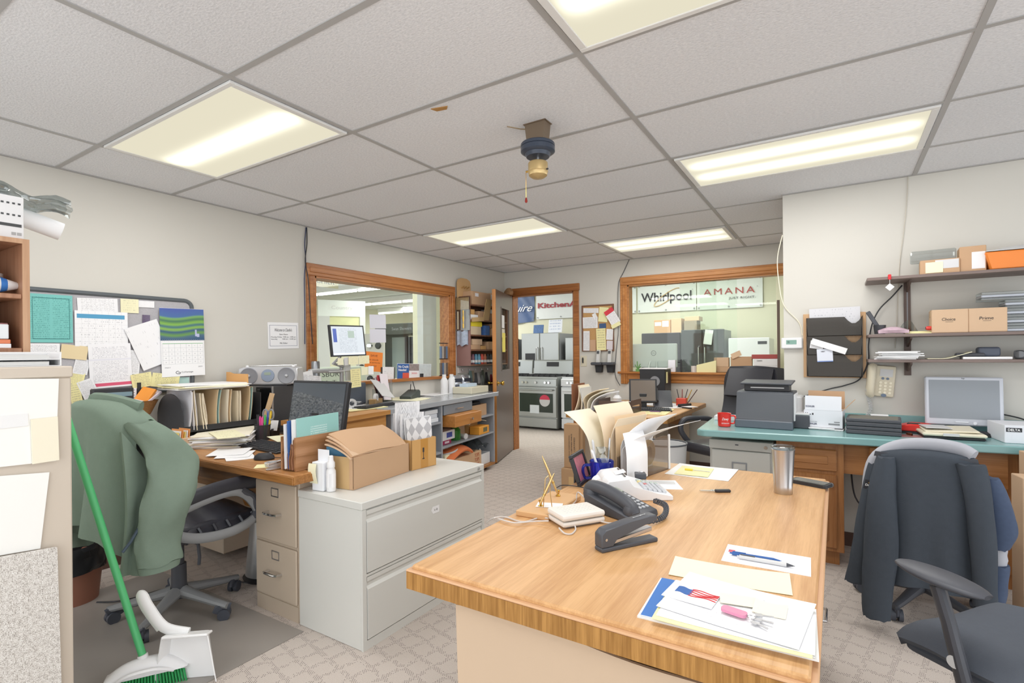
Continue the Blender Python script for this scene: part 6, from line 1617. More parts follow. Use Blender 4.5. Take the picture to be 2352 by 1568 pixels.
lettering('N  T  S', .24, .024, mat('dark green decal', '4a524e', .6), win1, (XL - .061, 3.10, 1.06), WL, name='pane_lettering')
# tall strip of products on the post by the window
t = thing('spice_rack', 'narrow rack of small jars at the far side of the cashier window', 'rack', (XL - .02, 4.60, 1.05), WL)
obj('frame', MB().box(-.07, .07, 0, .01, 0, .012).box(-.07, .07, .19, .2, 0, .012).box(-.07, .07, .37, .38, 0, .012), M_BLACK, t)
for i in range(2):
    for j in range(4): obj('jar', MB().cyl((-.05 + j * .034, .012 + i * .19, .008), (-.05 + j * .034, .15 + i * .19, .008), .014, n=10), mat('jar tone %d' % ((i + j) % 3), ('6a5a50', '5a7090', 'b0a498')[(i + j) % 3], .4), t)

# ================================================================== WALL SHELF BY THE DOOR, KEY BOARD
t = thing('wall_shelf', 'brown wall shelf crammed with boxes between the cashier window and the door', 'shelf', (XL, 4.84, 1.16))
W_WS = wood('walnut shelf', '8f6650', '76503c', 'z', 1, .5, .2)
WSY = .78; WSD = .20
obj('side_panel', MB().box(0, WSD, -.018, 0, 0, .55), mat('mauve brown panel', '94706a', .6), t)
obj('side_panel', MB().box(0, WSD, WSY, WSY + .018, 0, .82), W_WS, t)
obj('side_panel', MB().box(0, WSD, -.018, 0, .55, .82), W_WS, t)
obj('back_panel', MB().box(0, .006, 0, WSY, 0, .82), W_WS, t)
for z in (0, .175, .35, .53, .71): obj('shelf', MB().box(.006, WSD, 0, WSY, z, z + .016), W_WS, t)
SZ = [1.16 + z + .0165 for z in (0, .175, .35, .53, .71)]
for i in range(11):
    c_ = ('3a3340', '6a4450', '4f7f98', '5a90a8', 'c84a38', 'b06848', '2c2a2e', '2c2a2e', '7a5048', '5a4a58', '8a6a60')[i]
    tt = thing('small_bottle', ('dark', 'maroon', 'teal', 'sky blue', 'red', 'rust brown', 'black', 'second black', 'russet', 'plum', 'dusty pink')[i] + ' labelled can in the lowest row of the wall shelf', 'can', (XL + .15, 4.88 + i * .062, SZ[0]), 0, 'cans on the wall shelf')
    obj('can', MB().lathe([(0, 0), (.023, 0), (.024, .003), (.024, .088), (.018, .1), (.018, .12), (0, .122)], (0, 0, 0), 14), mat('can ' + c_, c_, .35), tt)
    obj('label', MB().lathe([(.0245, .02), (.0245, .05)], (0, 0, 0), 14), M_LGREY, tt)
def wsbox(lb, y0, y1, k, h, m_, x1=.18, x0=.03, dz=0, nm='cardboard_box'):
    return carton(nm, lb, 'box', (XL + (x0 + x1) / 2, (y0 + y1) / 2, SZ[k] + dz), 0, x1 - x0, y1 - y0, h, m_, group='boxes on the wall shelf', tape=False)
wsbox('small tan box at the left on the second row of the wall shelf', 4.87, 5.06, 1, .055, M_CARD)
wsbox('tan box stacked on a tan box, second row of the wall shelf', 4.9, 5.1, 1, .07, M_CARD3, dz=.0555)
wsbox('narrow golden box on the second row of the wall shelf', 5.08, 5.18, 1, .045, M_CARD2)
wsbox('large tan box at the right on the second row of the wall shelf', 5.22, 5.58, 1, .10, M_CARD)
tag(obj('plastic_bag', MB().sheet(lambda u, v: (XL + .04 + .14 * v, 5.12 + u * .46, SZ[1] + .105 + .03 * math.sin(u * 3) * math.sin(v * 3) + .012 * math.sin(u * 23)), 16, 8, .001), M_CLEAR), 'clear bags on the boxes in the second row of the wall shelf', 'bag')
wsbox('pale box at the left on the third row of the wall shelf', 4.87, 5.08, 2, .10, mat('pale box', 'd9c6a8', .8))
wsbox('bright yellow box on the pale box in the wall shelf', 4.88, 5.1, 2, .06, mat('yellow box', 'ecd83c', .6), dz=.1005, nm='yellow_box')
wsbox('blue and white carton on the third row of the wall shelf', 5.16, 5.26, 2, .12, mat('blue box', '4a72b0', .6, var=.4, vs=40), nm='blue_carton')
wsbox('wide tan box at the right on the third row of the wall shelf', 5.3, 5.58, 2, .09, M_CARD)
wsbox('brown carton with a white label on the wide tan box', 5.28, 5.5, 2, .055, mat('brown box', '9c7a60', .8), dz=.0905)
wsbox('small white box at the left on the fourth row of the wall shelf', 4.87, 5.02, 3, .06, M_PAPER, nm='white_box')
wsbox('small golden box on the small white box in the wall shelf', 4.88, 4.95, 3, .06, M_CARD2, dz=.0605)
wsbox('tan box in the middle of the fourth row of the wall shelf', 5.04, 5.14, 3, .11, M_CARD)
wsbox('brown box with printing on the fourth row of the wall shelf', 5.24, 5.46, 3, .095, mat('brown box', '9c7a60', .8))
wsbox('white carton tilted on the brown box in the fourth row', 5.28, 5.48, 3, .05, M_LGREY, dz=.0955, nm='white_box')
o = obj('kraft_envelope', MB().sheet(lambda u, v: (XL + .19 + .02 * v, 5.10 + .12 * u + .05 * v, SZ[3] - .0 + .26 * v), 3, 8, .006), mat('kraft', 'c9a878', .8)); tag(o, 'padded kraft envelope leaning out of the wall shelf', 'envelope')
o = obj('kraft_envelope', MB().sheet(lambda u, v: (XL + .205, 4.86 + .24 * u, SZ[2] + .15 + .05 * v + .02 * u), 3, 3, .008), mat('kraft', 'c9a878', .8)); tag(o, 'padded kraft envelope lying above the bright yellow box', 'envelope')
b = wsbox('large tan carton on top of the wall shelf', 4.9, 5.28, 4, .16, M_CARD)
obj('label', MB().box(.0755, .076, -.13, -.06, .1, .14), printed('barcode label', 'ececf0', '55555c', 3, dens=.6), b)
b = wsbox('narrow carton with white labels beside the large tan carton', 5.29, 5.38, 4, .17, M_CARD3)
obj('label', MB().box(.0755, .076, -.04, .04, .01, .15), M_PAPER, b)
for i in range(4): tag(obj('wood_trim', MB().box(-.02, .16, -.004, .004, 0, .012, rot=Euler((0, R(-18 - 6 * i), R(8 * i)))), (M_LGREY, W_WS, M_LGREY, W_WS)[i], None, (XL + .04, 5.42 + .04 * i, SZ[4] + .035 + .01 * i)), ('grey strip leaning leftmost', 'brown strip next to the leftmost', 'grey strip third', 'brown strip nearest the door')[i] + ' on top of the wall shelf', 'strip', 'strips on the wall shelf')
t = thing('sample_board', 'rounded tan wooden sample board standing on top of the wall shelf', 'board', (XL + .03, 4.93, SZ[4] + .0))
obj('board', MB().prism([(y, z) for y, z in [(-.13, 0), (.13, 0), (.13, .26), (.11, .30), (.05, .32), (-.05, .32), (-.11, .30), (-.13, .26)]], 0, .012, 'x'), mat('tan board', 'cfa878', .5), t)
for y in (-.05, 0, .05): obj('hook', MB().cyl((.012, y, .2), (.05, y, .22), .008, n=8), mat('tan hook', 'b08850', .5), t)
t = thing('hanging_sample_pack', 'clear pack of brass fittings hung on the side of the wall shelf', 'pack', (XL + .10, 4.80, 1.72))
obj('pack', MB().box(-.09, .12, -.012, .012, -.15, .25, .006), M_CLEAR, t); obj('card', MB().box(-.08, .11, -.004, -.002, .1, .24), mat('tan card print', 'b89a6c', .6, var=.4, vs=60), t)
obj('brass_fitting', MB().lathe([(.01, -.12), (.014, -.08), (.009, -.06), (.016, .0), (.01, .03), (.012, .09)], (.03, -.004, 0), 14), M_BRASS, t)
obj('tube', MB().cyl((-.05, -.006, -.13), (-.05, -.006, .08), .012, n=12), mat('tan tube', 'b8a88c', .4), t)
tag(obj('hanging_bag', MB().sheet(lambda u, v: (XL + .03 + .15 * u, 4.80 + .012 * math.sin(u * 8), 1.40 + .17 * v + .012 * math.sin(u * 9)), 10, 8, .012), mat('blue white pack', 'a4aec0', .4, var=.5, vs=30)), 'blue and white printed bag hanging under the brass fitting pack', 'bag')
t = thing('key_board', 'white key hook board with hanging keys below the wall shelf', 'key board', (XL, 4.84, 1.07))
obj('board', MB().box(0, .014, 0, .78, 0, .07, .002), mat('pinkish white board', 'e0d6d2', .5), t)
for i in range(6): obj('hook', MB().tube([(.014, .06 + i * .13, .045), (.03, .06 + i * .13, .045), (.034, .06 + i * .13, .03), (.03, .06 + i * .13, .022)], .003, 6), M_STEEL, t)
for i, (c_, y) in enumerate((('7f9896', .21), ('5f6064', .30), ('8a8c88', .42), ('6f7468', .47), ('3f3c40', .53), ('8a2f3c', .62), ('b0a08c', .26), ('c8c4c4', .36))):
    o = MB(); o.sheet(lambda u, v: (.036 + .012 * (i % 3) + .004 * math.sin(v * 5), y + (u - .5) * (.03 + .04 * (1 - v)), -.11 - .03 * (i % 3) + v * .135), 4, 6, .012)
    tag(obj('key_fob', o, mat('fob ' + c_, c_, .5), None, (XL, 4.84, 1.07)), ('teal grey', 'dark grey', 'pale grey', 'olive grey', 'black', 'dark red', 'beige', 'whitish')[i] + ' key bundle hanging on the key hook board', 'keys', 'keys on the hook board')
# rag on the door top, notices on the door glass
tag(obj('door_gloves', MB().lathe([(.0, 0), (.06, .01), (.07, .05), (.04, .09), (.02, .1), (0, .1)], (-3.66, 5.74, 2.065), 9, sy=.7), mat('tan leather scrap', '9a7450', .8, var=.4, vs=30)), 'crumpled tan leather scrap on top of the open metal door', 'scrap')
DM = Matrix.Rotation(DA, 3, 'Z')
def ond(name, x0, x1, z0, z1, m_, lb, y=-.006):
    o = obj(name, MB().box(x0, x1, -.0006, .0006, z0, z1), m_, None, Vector((-3.70, 5.85, 0)) + DM @ Vector((0, y, 0)), DA); return tag(o, lb, 'notice')
# seen from inside the room the glass shows its left face
for s_ in (1,):
    ond('door_notice', .36, .52, 1.32, 1.56, printed('yellow door sign', 'eee06a', '6a6030', 7, dens=.45, margin=.2), 'yellow Employees notice on the metal door glass', .006 * s_)
    ond('door_sheet', .40, .60, 1.62, 1.78, printed('white door sheet', 'e8e8ea', 'a0a0a0', 9, dens=.4), 'white sheet near the top of the metal door glass', .006 * s_)
    ond('door_sheet', .38, .58, 1.50, 1.61, mat('cream door sheet', 'ddd8c4', .7), 'cream sheet above the yellow door notice', .0045 * s_)
# ================================================================== SHOWROOM BEYOND THE DOOR AND WINDOWS
M_SS = mat('stainless', 'a9acaa', .32, .8)
M_WENAM = mat('white enamel appliance', 'e6e9ec', .3)
M_OVEN = mat('oven glass', '2e3a34', .08)
def range_oven(label, x0, x1, y, m):
    t = thing('range_oven', label, 'range', ((x0 + x1) / 2, y, 0), 0, 'range ovens in the showroom')
    w = (x1 - x0) / 2
    obj('body', MB().box(-w, w, .03, .66, .03, .90, .005), m, t)
    obj('drawer', MB().box(-w, w, 0, .03, .04, .20, .004), m, t)
    d = obj('oven_door', MB().box(-w, w, -.01, .03, .22, .73, .006), m, t)
    obj('window', MB().box(-w + .06, w - .06, -.012, -.01, .30, .62), M_OVEN, d)
    obj('handle', MB().cyl((-w + .05, -.05, .68), (w - .05, -.05, .68), .013, n=12).box(-w + .06, -w + .08, -.05, -.01, .67, .69).box(w - .08, w - .06, -.05, -.01, .67, .69), m, d)
    obj('control_panel', MB().prism([(-.01, .75), (.03, .75), (.03, .86), (.02, .87), (-.005, .86)], -w, w, 'x'), m, t)
    for k in (-.55, -.4, 0, .4, .55): obj('knob', MB().cyl((k * w * 1.2, -.006, .805), (k * w * 1.2, -.035, .805), .022, .02, 16), M_CHROME, t)
    o = MB(); o.box(-w + .01, w - .01, .04, .6, .90, .905)
    for i in range(7):
        x = -w + .06 + i * (2 * w - .12) / 6; o.box(x - .006, x + .006, .06, .58, .905, .93)
    for yy in (.08, .32, .56): o.box(-w + .04, w - .04, yy - .006, yy + .006, .915, .932)
    obj('grates', o, M_BLACK, t)
    b = obj('backguard', MB().prism([(.60, .93), (.66, .93), (.66, 1.17), (.64, 1.18), (.62, 1.16)], -w, w, 'x'), m, t)
    obj('display', MB().box(-.12, .12, .605, .618, 1.06, 1.14, rot=Euler((R(-5), 0, 0))), M_BLACK, b)
    return t
t = range_oven('stainless range oven with round red sticker, framed by the doorway', -4.72, -3.95, 7.64, M_SS)
st = obj('sticker', MB().lathe([(0, 0), (.10, 0), (.10, .001), (0, .001)], (.17, -.014, .50), 24, rot=Euler((R(90), 0, 0)).to_matrix()), M_LGREY, t)
obj('sticker_band', MB().prism([(.10 * math.cos(R(a)), .10 * math.sin(R(a))) for a in range(10, 171, 16)], 0, .001, 'y'), mat('pink red', 'd8405a', .6), t, (.17, -.0165, .50))
obj('energy_label', MB().box(-.12, .06, -.0135, -.0122, .28, .42), printed('energy label', 'dfe6ea', '7090a0', 9, dens=.5), t)
range_oven('stainless range oven partly hidden by the open metal door', -5.52, -4.75, 7.62, M_SS)
range_oven('white range oven at the right side of the doorway', -3.90, -3.14, 7.72, M_WENAM)
def fridge(label, x0, x1, y, h, m, doors=2, disp=False, handles=True, dep=.72, name='refrigerator'):
    t = thing(name, label, 'refrigerator', ((x0 + x1) / 2, y, 0), 0, 'refrigerators in the showroom'); w = (x1 - x0) / 2
    obj('cabinet', MB().box(-w, w, .05, dep, .02, h - .01, .004), mat('fridge side grey', '8d9094', .5) if m is not M_WENAM else m, t)
    if doors == 2: spans = ((-w, -.004, .62, h), (.004, w, .62, h), (-w, w, .04, .61))
    elif doors == 1: spans = ((-w, w, .04, h),)
    else: spans = ((-w, w, .04, h * .66), (-w, w, h * .67, h))
    for k, (a, b_, z0, z1) in enumerate(spans):
        d = obj('door', MB().box(a, b_, 0, .05, z0, z1, .008), m, t)
        if handles and doors == 2 and k < 2:
            xh = b_ - .05 if k == 0 else a + .05
            obj('handle', MB().tube([(xh, 0, z0 + .08), (xh, -.05, z0 + .1), (xh, -.05, z1 - .32), (xh, 0, z1 - .3)], .012, 8), M_CHROME, d)
    if disp: obj('dispenser', MB().box(-w + .10, -w + .34, -.004, 0, .98, 1.30).box(-w + .10, -w + .34, -.006, -.004, 1.18, 1.30), M_BLACK, t)
    return t
fridge('tall stainless french door refrigerator seen through the doorway', -5.82, -4.91, 9.62, 1.73, M_SS, 2, True)
fridge('black refrigerator to the left of the stainless one, near the metal door', -6.75, -5.90, 9.62, 1.62, mat('black stainless', '3c3d40', .25, .3), 2)
fridge('stainless refrigerator at the right side of the doorway view', -4.78, -3.95, 9.66, 1.62, M_SS, 2)
M_DARK = mat('slate appliance finish', '55555a', .3, .4, var=.06, vs=2)
fridge('dark slate refrigerator behind the computer screen in the back window', -3.14, -2.42, 9.62, 1.66, M_DARK, 3)
fridge('dark slate french door refrigerator in the middle of the back window', -2.40, -1.66, 9.62, 1.70, M_DARK, 2)
t = fridge('white upright freezer at the right of the back window', -1.57, -.93, 9.5, 1.53, M_WENAM, 1)
obj('badge', MB().box(.14, .28, -.002, 0, 1.42, 1.47), M_BLACK, t)
tag(obj('price_tag', MB().box(-.07, .07, -.003, 0, 0, .26, rot=Euler((0, R(8), 0))), printed('price tag', 'eeeef0', 'c87a7a', 6, dens=.5), None, (-1.92, 9.60, 1.43)), 'white tag hanging on the dark french door refrigerator', 'tag')
for x, w2, h2, y, lb, m_ in ((-5.46, .12, .18, 9.75, 'blue card standing on the stainless refrigerator', mat('blue card', '4a6a9a', .6, var=.5, vs=40)), (-5.05, .16, .28, 9.75, 'white leaflet standing on the stainless refrigerator', printed('stand leaflet', 'e6eaf2', '6a86b8', 7, dens=.5))):
    tag(obj('leaflet', MB().box(x - w2, x + w2, -.01, .01, 0, h2, rot=Euler((R(-8), 0, 0))), m_, None, (0, y, 1.735)), lb, 'leaflet')
for x0, x1, z0, h2, lb, m_ in ((-2.95, -2.64, 1.662, .25, 'tan carton with labels on the dark refrigerator in the back window', M_CARD), (-2.63, -2.44, 1.662, .27, 'narrow tan carton on the dark refrigerator', M_CARD3), (-2.39, -2.16, 1.705, .17, 'grey-brown carton on the middle dark refrigerator', mat('grey brown carton', '9a8a78', .8)), (-2.38, -2.12, 1.8755, .08, 'small tan carton topmost on the middle dark refrigerator', M_CARD3)):
    o = carton('cardboard_box', lb, 'box', ((x0 + x1) / 2, 9.95, z0), 0, x1 - x0, .3, h2, m_, group='cartons on the refrigerators', tape=False)
    if 'labels' in lb: obj('label', MB().box(-.14, -.02, -.152, -.15, .14, .21).box(0, .12, -.152, -.15, .12, .23), M_PAPER, o)
# banners on the rear wall
M_VINYL = mat('white vinyl', 'e6eae8', .5)
def banner(label, px0, px1, z0, z1, m, loose=0):
    x0 = AY(px0, 700, 10.46).x; x1 = AY(px1, 700, 10.46).x
    w, h = x1 - x0, z1 - z0
    t = thing('banner', label, 'banner', ((x0 + x1) / 2, 10.46, (z0 + z1) / 2), WB, 'brand banners on the showroom wall')
    obj('sheet', MB().sheet(lambda u, v: ((u - .5) * w, (v - .5) * h - loose * (1 - u) * .3, .012 * math.sin(u * 4) * math.sin(v * 3) + (.02 * math.sin(u * 14 + v * 6) if loose else 0)), 18, 8, .003), m, t)
    o = MB()
    for x in (-.47, 0, .47):
        for y in (-.44, .44): o.lathe([(.008, 0), (.016, .002), (.016, .005), (.008, .006)], (x * w, y * h - loose * (.5 - x) * .3, .014), 10)
    obj('grommets', o, M_GREY, t)
    return t, w, h
t, w, h = banner('white banner with dark grey lettering and gold swoosh in the back window', 1465, 1599, 2.12, 2.69, M_VINYL)
lettering('Whirlpool', w * .86, h * .42, M_INK, t, (0, -.01, .028), bold=.012)
lettering('R', .02, .02, M_GREY, t, (w * .45, h * .22, .028))
o = MB(); a0 = R(33)
pts = [Vector((math.cos(a) * .30, math.sin(a) * .07, 0)) for a in [2 * PI * k / 40 for k in range(33)]]
o.tube([Vector((p.x * math.cos(a0) - p.y * math.sin(a0) + .02, p.x * math.sin(a0) + p.y * math.cos(a0), .032)) for p in pts], .007, 6)
obj('swoosh', o, mat('gold print', 'd2b070', .5), t)
t, w, h = banner('white banner with red lettering, rightmost in the back window', 1601, 1752, 2.12, 2.70, M_VINYL)
M_RUST = mat('brick red print', 'b04a48', .6)
lettering('AMANA', w * .78, h * .2, M_RUST, t, (.0, .04, .028), space=1.3)
lettering('JUST RIGHT.', w * .4, h * .09, M_INK, t, (w * .2, -h * .18, .028), space=1.1)
lettering('R', .02, .02, M_GREY, t, (w * .43, h * .16, .028))
banner('white banner cut off at the left edge of the back window', 1405, 1461, 2.12, 2.68, M_VINYL)
t, w, h = banner('white banner with bold dark red lettering above the doorway refrigerators', 1232, 1348, 2.09, 2.71, M_VINYL)
lettering('KitchenAid', w * .92, h * .2, mat('wine print', 'a84048', .6), t, (.0, 0, .028), bold=.03)
t, w, h = banner('navy blue banner sagging beside the metal door', 1150, 1227, 2.05, 2.72, mat('navy vinyl', '4a6088', .4), .25)
sc = lettering('uire', w * .5, .16, M_LETW, t, (w * .22, -.02, .04), shear=.5)
# black display stand and stock seen through the cashier window
t = thing('display_stand', 'black showroom display stand with glass door seen through the cashier window', 'display', (-8.3, 8.9, 0))
obj('canopy', MB().box(-.75, .75, -.5, .5, 1.75, 2.0, .01), mat('charcoal', '3f4240', .4), t)
for x in (-.68, .62): obj('post', MB().box(x, x + .08, -.45, .45, 0, 1.75), mat('charcoal', '3f4240', .4), t)
obj('glass_door', MB().box(-.5, -.05, -.2, -.16, .5, 1.7), mat('shower glass', '9aa6a4', .2), t)
for i in range(6): obj('sample_panel', MB().box(.0 + i * .1, .06 + i * .1, -.3, .2, .6, 1.7), M_DGREY, t)
lettering('Swan Showers', .6, .07, M_GREY, t, (.1, -.503, 1.88), WB)
t = thing('display_rack', 'rack of silver hardware samples left of the black display stand', 'display', (-7.9, 7.2, 0), R(20))
obj('panel', MB().box(-.30, .30, 0, .06, .3, 1.72), mat('pale panel', 'c9c6c0', .6), t)
for i in range(5):
    for j in range(3): obj('sample', MB().lathe([(0, .05), (.05, .04), (.07, 0)], (-.18 + j * .18, 0, .6 + i * .22), 12, rot=Euler((R(90), 0, 0)).to_matrix()), M_CHROME if (i + j) % 2 else M_BLACK, t)
for i in range(4): tag(obj('wood_panel', MB().box(-.02, .02, -.35, .35, .02, 1.12 - .03 * i, .01, rot=Euler((0, R(7 + 2 * i), 0))), mat('tan panel', 'b49c7c', .6), None, (-6.6 - .12 * i, 8.35, 0)), ('foremost', 'second', 'third', 'rearmost')[i] + ' tan panel leaning in a row beyond the cashier window', 'panel', 'tan panels leaning in the showroom')
tag(obj('cashier_counter', MB().box(-5.1, -4.95, 2.4, 4.45, 0, 1.16, .01), mat('mint white panel', 'dfe6da', .5)), 'pale mint counter panel just outside the cashier window', 'counter')
t = thing('washing_machine', 'white washing machine beyond the window poster', 'washing machine', (-5.6, 6.9, 0), R(75))
obj('body', MB().box(-.34, .34, 0, .68, .02, .95, .01), M_WENAM, t); obj('console', MB().box(-.34, .34, .55, .68, .95, 1.12, .01), M_WENAM, t); obj('lid', MB().box(-.3, .3, .05, .52, .95, .96), M_WENAM, t)
for x in (-.15, 0, .2): obj('dial', MB().cyl((x, .55, 1.04), (x, .53, 1.04), .03, n=14), M_GREY, t)
cs = thing('cashier_sign', 'hanging cashier sign seen through the top corner of the cashier window', 'sign', AX(738, 645, -5.2), WL)
obj('panel', MB().box(-.24, .24, -.07, .07, -.01, .01), mat('cream sign', 'dcd6b8', .6), cs)
lettering('CASHIER', .36, .06, M_INK, cs, (0, 0, .011))
t = thing('office_machine', 'dark grey machine on a tan shelf at the left of the cashier window view', 'machine', (-5.3, 4.0, 1.16), R(80))
t.location = (-5.02, 3.15, 1.165)
obj('case', MB().box(-.14, .14, -.06, .06, 0, .24, .01), M_DGREY, t); obj('tray', MB().box(-.2, .1, -.07, .07, .24, .27), M_BLACK, t)
obj('dial', MB().cyl((.1, -.07, .15), (.1, -.06, .15), .02, n=14), M_LGREY, t)
t = thing('wall_panel_display', 'pale framed wall display with a tree picture beyond the cashier window', 'display', (-9.2, 7.6, 0), R(60))
obj('header', MB().box(-.5, .5, 0, .05, 2.15, 2.5), M_VINYL, t); obj('picture', MB().box(-.38, .38, .02, .05, 1.3, 2.15), mat('straw picture', 'd8d8a8', .7, var=.1), t)
for x in (-.5, -.38, .38): obj('column', MB().box(x, x + .12, 0, .05, .9, 2.15), M_LGREY, t)
lettering('Country', .45, .1, M_LGREY, t, (0, -.002, 2.33), WB)
cam_ = thing('security_camera', 'security camera hanging from the showroom ceiling', 'camera', (-7.6, 8.0, 2.72))
obj('mount', MB().cyl((0, 0, 0), (0, 0, .18), .012, n=8), M_GREY, cam_); obj('camera', MB().box(-.1, .1, -.04, .04, -.06, .02, .01), M_GREY, cam_)

# ================================================================== BACK WALL: CORK BOARD, CORDLESS PHONES
def WBq(px, off=.004): return [AY(p[0], p[1], YB - off) for p in px]
c0, c1 = AY(1337, 702, YB), AY(1411, 806, YB)
t = thing('cork_board', 'small framed cork board full of notes between doorway and back window', 'notice board', ((c0.x + c1.x) / 2, YB, (c0.z + c1.z) / 2), WB)
w, h = c1.x - c0.x, c0.z - c1.z
obj('cork', MB().box(-w / 2, w / 2, -h / 2, h / 2, 0, .012), mat('cork', 'c49a66', .9, var=.2, vs=90), t)
o = MB()
for q in ((-w / 2, w / 2, h / 2 - .018, h / 2), (-w / 2, w / 2, -h / 2, -h / 2 + .018), (-w / 2, -w / 2 + .018, -h / 2 + .018, h / 2 - .018), (w / 2 - .018, w / 2, -h / 2 + .018, h / 2 - .018)): o.box(q[0], q[1], q[2], q[3], 0, .02, .003)
obj('frame', o, mat('brown frame', '7a5440', .5), t)
for i, (px, m_, lb) in enumerate((([(1340, 708), (1375, 707), (1375, 719), (1340, 718)], P_TABLE, 'strip of small cards along the top of the cork board'), ([(1339, 729), (1373, 727), (1373, 753), (1339, 754)], P_TEXT, 'white printed sheet at the left of the cork board'), ([(1361, 721), (1368, 718), (1373, 730), (1364, 736)], M_PAPER, 'small tilted white note on the cork board'), ([(1378, 706), (1398, 705), (1395, 741), (1373, 737)], M_YEL, 'yellow note high on the cork board'), ([(1376, 743), (1392, 742), (1392, 753), (1377, 754)], mat('dark blue card', '3a5680', .5), 'dark blue card on the cork board'), ([(1370, 755), (1392, 753), (1391, 804), (1370, 804)], P_YTEXT, 'long yellow note in the middle of the cork board'), ([(1340, 760), (1355, 760), (1354, 805), (1340, 805)], P_TEXT, 'tall white sheet at the lower left of the cork board'), ([(1355, 780), (1369, 780), (1368, 806), (1355, 806)], mat('tan envelope', 'c9a484', .8), 'tan envelope low on the cork board'), ([(1393, 755), (1408, 756), (1408, 780), (1393, 780)], P_TEXT, 'white business cards at the right of the cork board'), ([(1394, 782), (1408, 782), (1407, 803), (1393, 802)], mat('pinkish slip', 'd8cfd4', .8), 'pale slip at the lower right of the cork board'), ([(1388, 716), (1407, 704), (1424, 738), (1406, 752)], printed('red headed list', 'f0eef0', '9a9aa2', 14, dens=.5, head=('d8404c', .74, 1)), 'red-headed list pinned at an angle over the cork board corner'), ([(1404, 746), (1424, 738), (1426, 744), (1406, 757)], M_YEL, 'yellow corner sticking out under the red-headed list'))):
    sheet4('board_note', WBq(px, .014 + .0012 * i + (.006 if i >= 10 else 0)), .0008, m_, lb, 'note', 'notes on the cork board', None, .003)
t = thing('light_switch', 'light switch plate with hanging keys below the cork board', 'switch', AY(1341, 829, YB), WB)
obj('plate', MB().box(-.04, .04, -.065, .065, 0, .006, .002), M_BEIGEP, t); obj('toggle', MB().box(-.006, .006, -.012, .012, .006, .016), M_BEIGEP, t)
tag(obj('hanging_key', MB().prism([(-.008, -.04), (.008, -.04), (.01, .01), (.004, .03), (-.004, .03), (-.01, .01)], .018, .022), M_BLACK, None, AY(1340, 826, YB), WB), 'black key hanging in front of the light switch', 'key')
for px, lb in ((1378, 'cordless phone standing in the left wall cradle'), (1404, 'cordless phone standing in the right wall cradle')):
    p = AY(px, 838, YB)
    t = thing('phone_cradle', lb.replace('cordless phone standing in the', 'dark charging cradle,').replace(' wall cradle', ' one of two on the back wall'), 'cradle', p, WB, 'phone cradles on the back wall')
    obj('bracket', MB().prism([(-.05, .02), (.05, .02), (.04, -.09), (-.035, -.09)], 0, .05, 'z', .004), M_BLACK, t); obj('cup', MB().box(-.075, .065, .0, .035, .01, .12, .01), M_DGREY, t)
    o = thing('cordless_phone', lb, 'phone', p + Vector((0, -.06, .035)), WB @ Matrix.Rotation(R(-10), 3, 'X'), 'cordless phones')
    obj('handset', MB().box(-.026, .026, -.02, .15, -.012, .018, .008), mat('silver phone', 'c9c8c4', .35), o)
    obj('display', MB().box(-.016, .016, .10, .135, .018, .019), M_DGREY, o); obj('keys', MB().box(-.018, .018, .02, .085, .018, .0195), M_LGREY, o)
cord('wall_cable', [AY(1446, 594, YB - .01), AY(1432, 625, YB - .01), AY(1421, 650, YB - .01), AY(1419, 700, YB - .012), AY(1420, 760, YB - .03), AY(1415, 810, YB - .012), AY(1413, 860, YB - .012), AY(1424, 885, YB - .02)], .004, M_DGREY, 'thin dark cord running down left of the back window')
# ---- on the back window sill
ZS = 1.0755
t = thing('all_in_one_computer', 'silver back of a computer screen standing in the back window', 'monitor', (-1.82, 6.03, ZS + .015))
obj('screen_back', MB().box(-.27, .27, -.015, .02, .03, .31, .01), mat('silver shell', 'd2d8d8', .35, 0), t)
obj('stand', MB().tube([(-.04, -.02, .10), (-.05, -.08, -.01), (.05, -.08, -.01), (.04, -.02, .10)], .01, 8), mat('silver shell', 'd2d8d8', .35, 0), t)
obj('emblem', MB().tube([(.028 * math.cos(a * PI / 12), -.017, .20 + .028 * math.sin(a * PI / 12)) for a in range(24)], .0025, 6, closed=True), M_GREY, t); lettering('DELL', .036, .012, M_GREY, t, (0, -.0155, .20), WB)
obj('shelf_block', MB().box(-.2, .2, -.10, .03, -.015, -.012), M_LGREY, t)
def sill(nm, lb, x0, x1, h, m_, y0=5.90, y1=5.99, z=ZS, grp='things on the back window sill'):
    return carton(nm, lb, 'box', ((x0 + x1) / 2, (y0 + y1) / 2, z), 0, x1 - x0, y1 - y0, h, m_, group=grp, tape=False)
b = sill('small_carton', 'white carton with a dark picture on the back window sill', -1.61, -1.53, .135, printed('device carton', 'ecebf0', '3c3c66', 5, dens=.6, margin=.25), 5.86, 5.9)
tag(obj('remote', MB().box(-1.475, -1.455, 5.86, 5.875, ZS, ZS + .14, .003), M_BLACK), 'black remote standing on the back window sill', 'remote')
tag(obj('mug', MB().lathe([(0, 0), (.03, 0), (.032, .07), (.028, .07), (.026, .006), (0, .005)], (-1.33, 5.88, ZS), 20), printed('patterned mug', 'dcd4cc', '5a4a48', 6, dens=.6)), 'patterned mug on the back window sill', 'mug')
tag(obj('yellow_sheet', MB().sheet(lambda u, v: (-1.30 + u * .2, 5.87 + .02 * u, ZS + v * (.08 + .05 * u)), 6, 4, .002), M_YEL), 'yellow folder standing beside the patterned mug', 'folder')
b = sill('cardboard_box', 'low tan box on the back window sill', -1.17, -.97, .06, M_CARD, 5.93, 6.0); b = sill('cardboard_box', 'tan box stacked on the low tan box in the back window', -1.13, -.98, .10, M_CARD3, 5.93, 6.0, ZS + .0605)
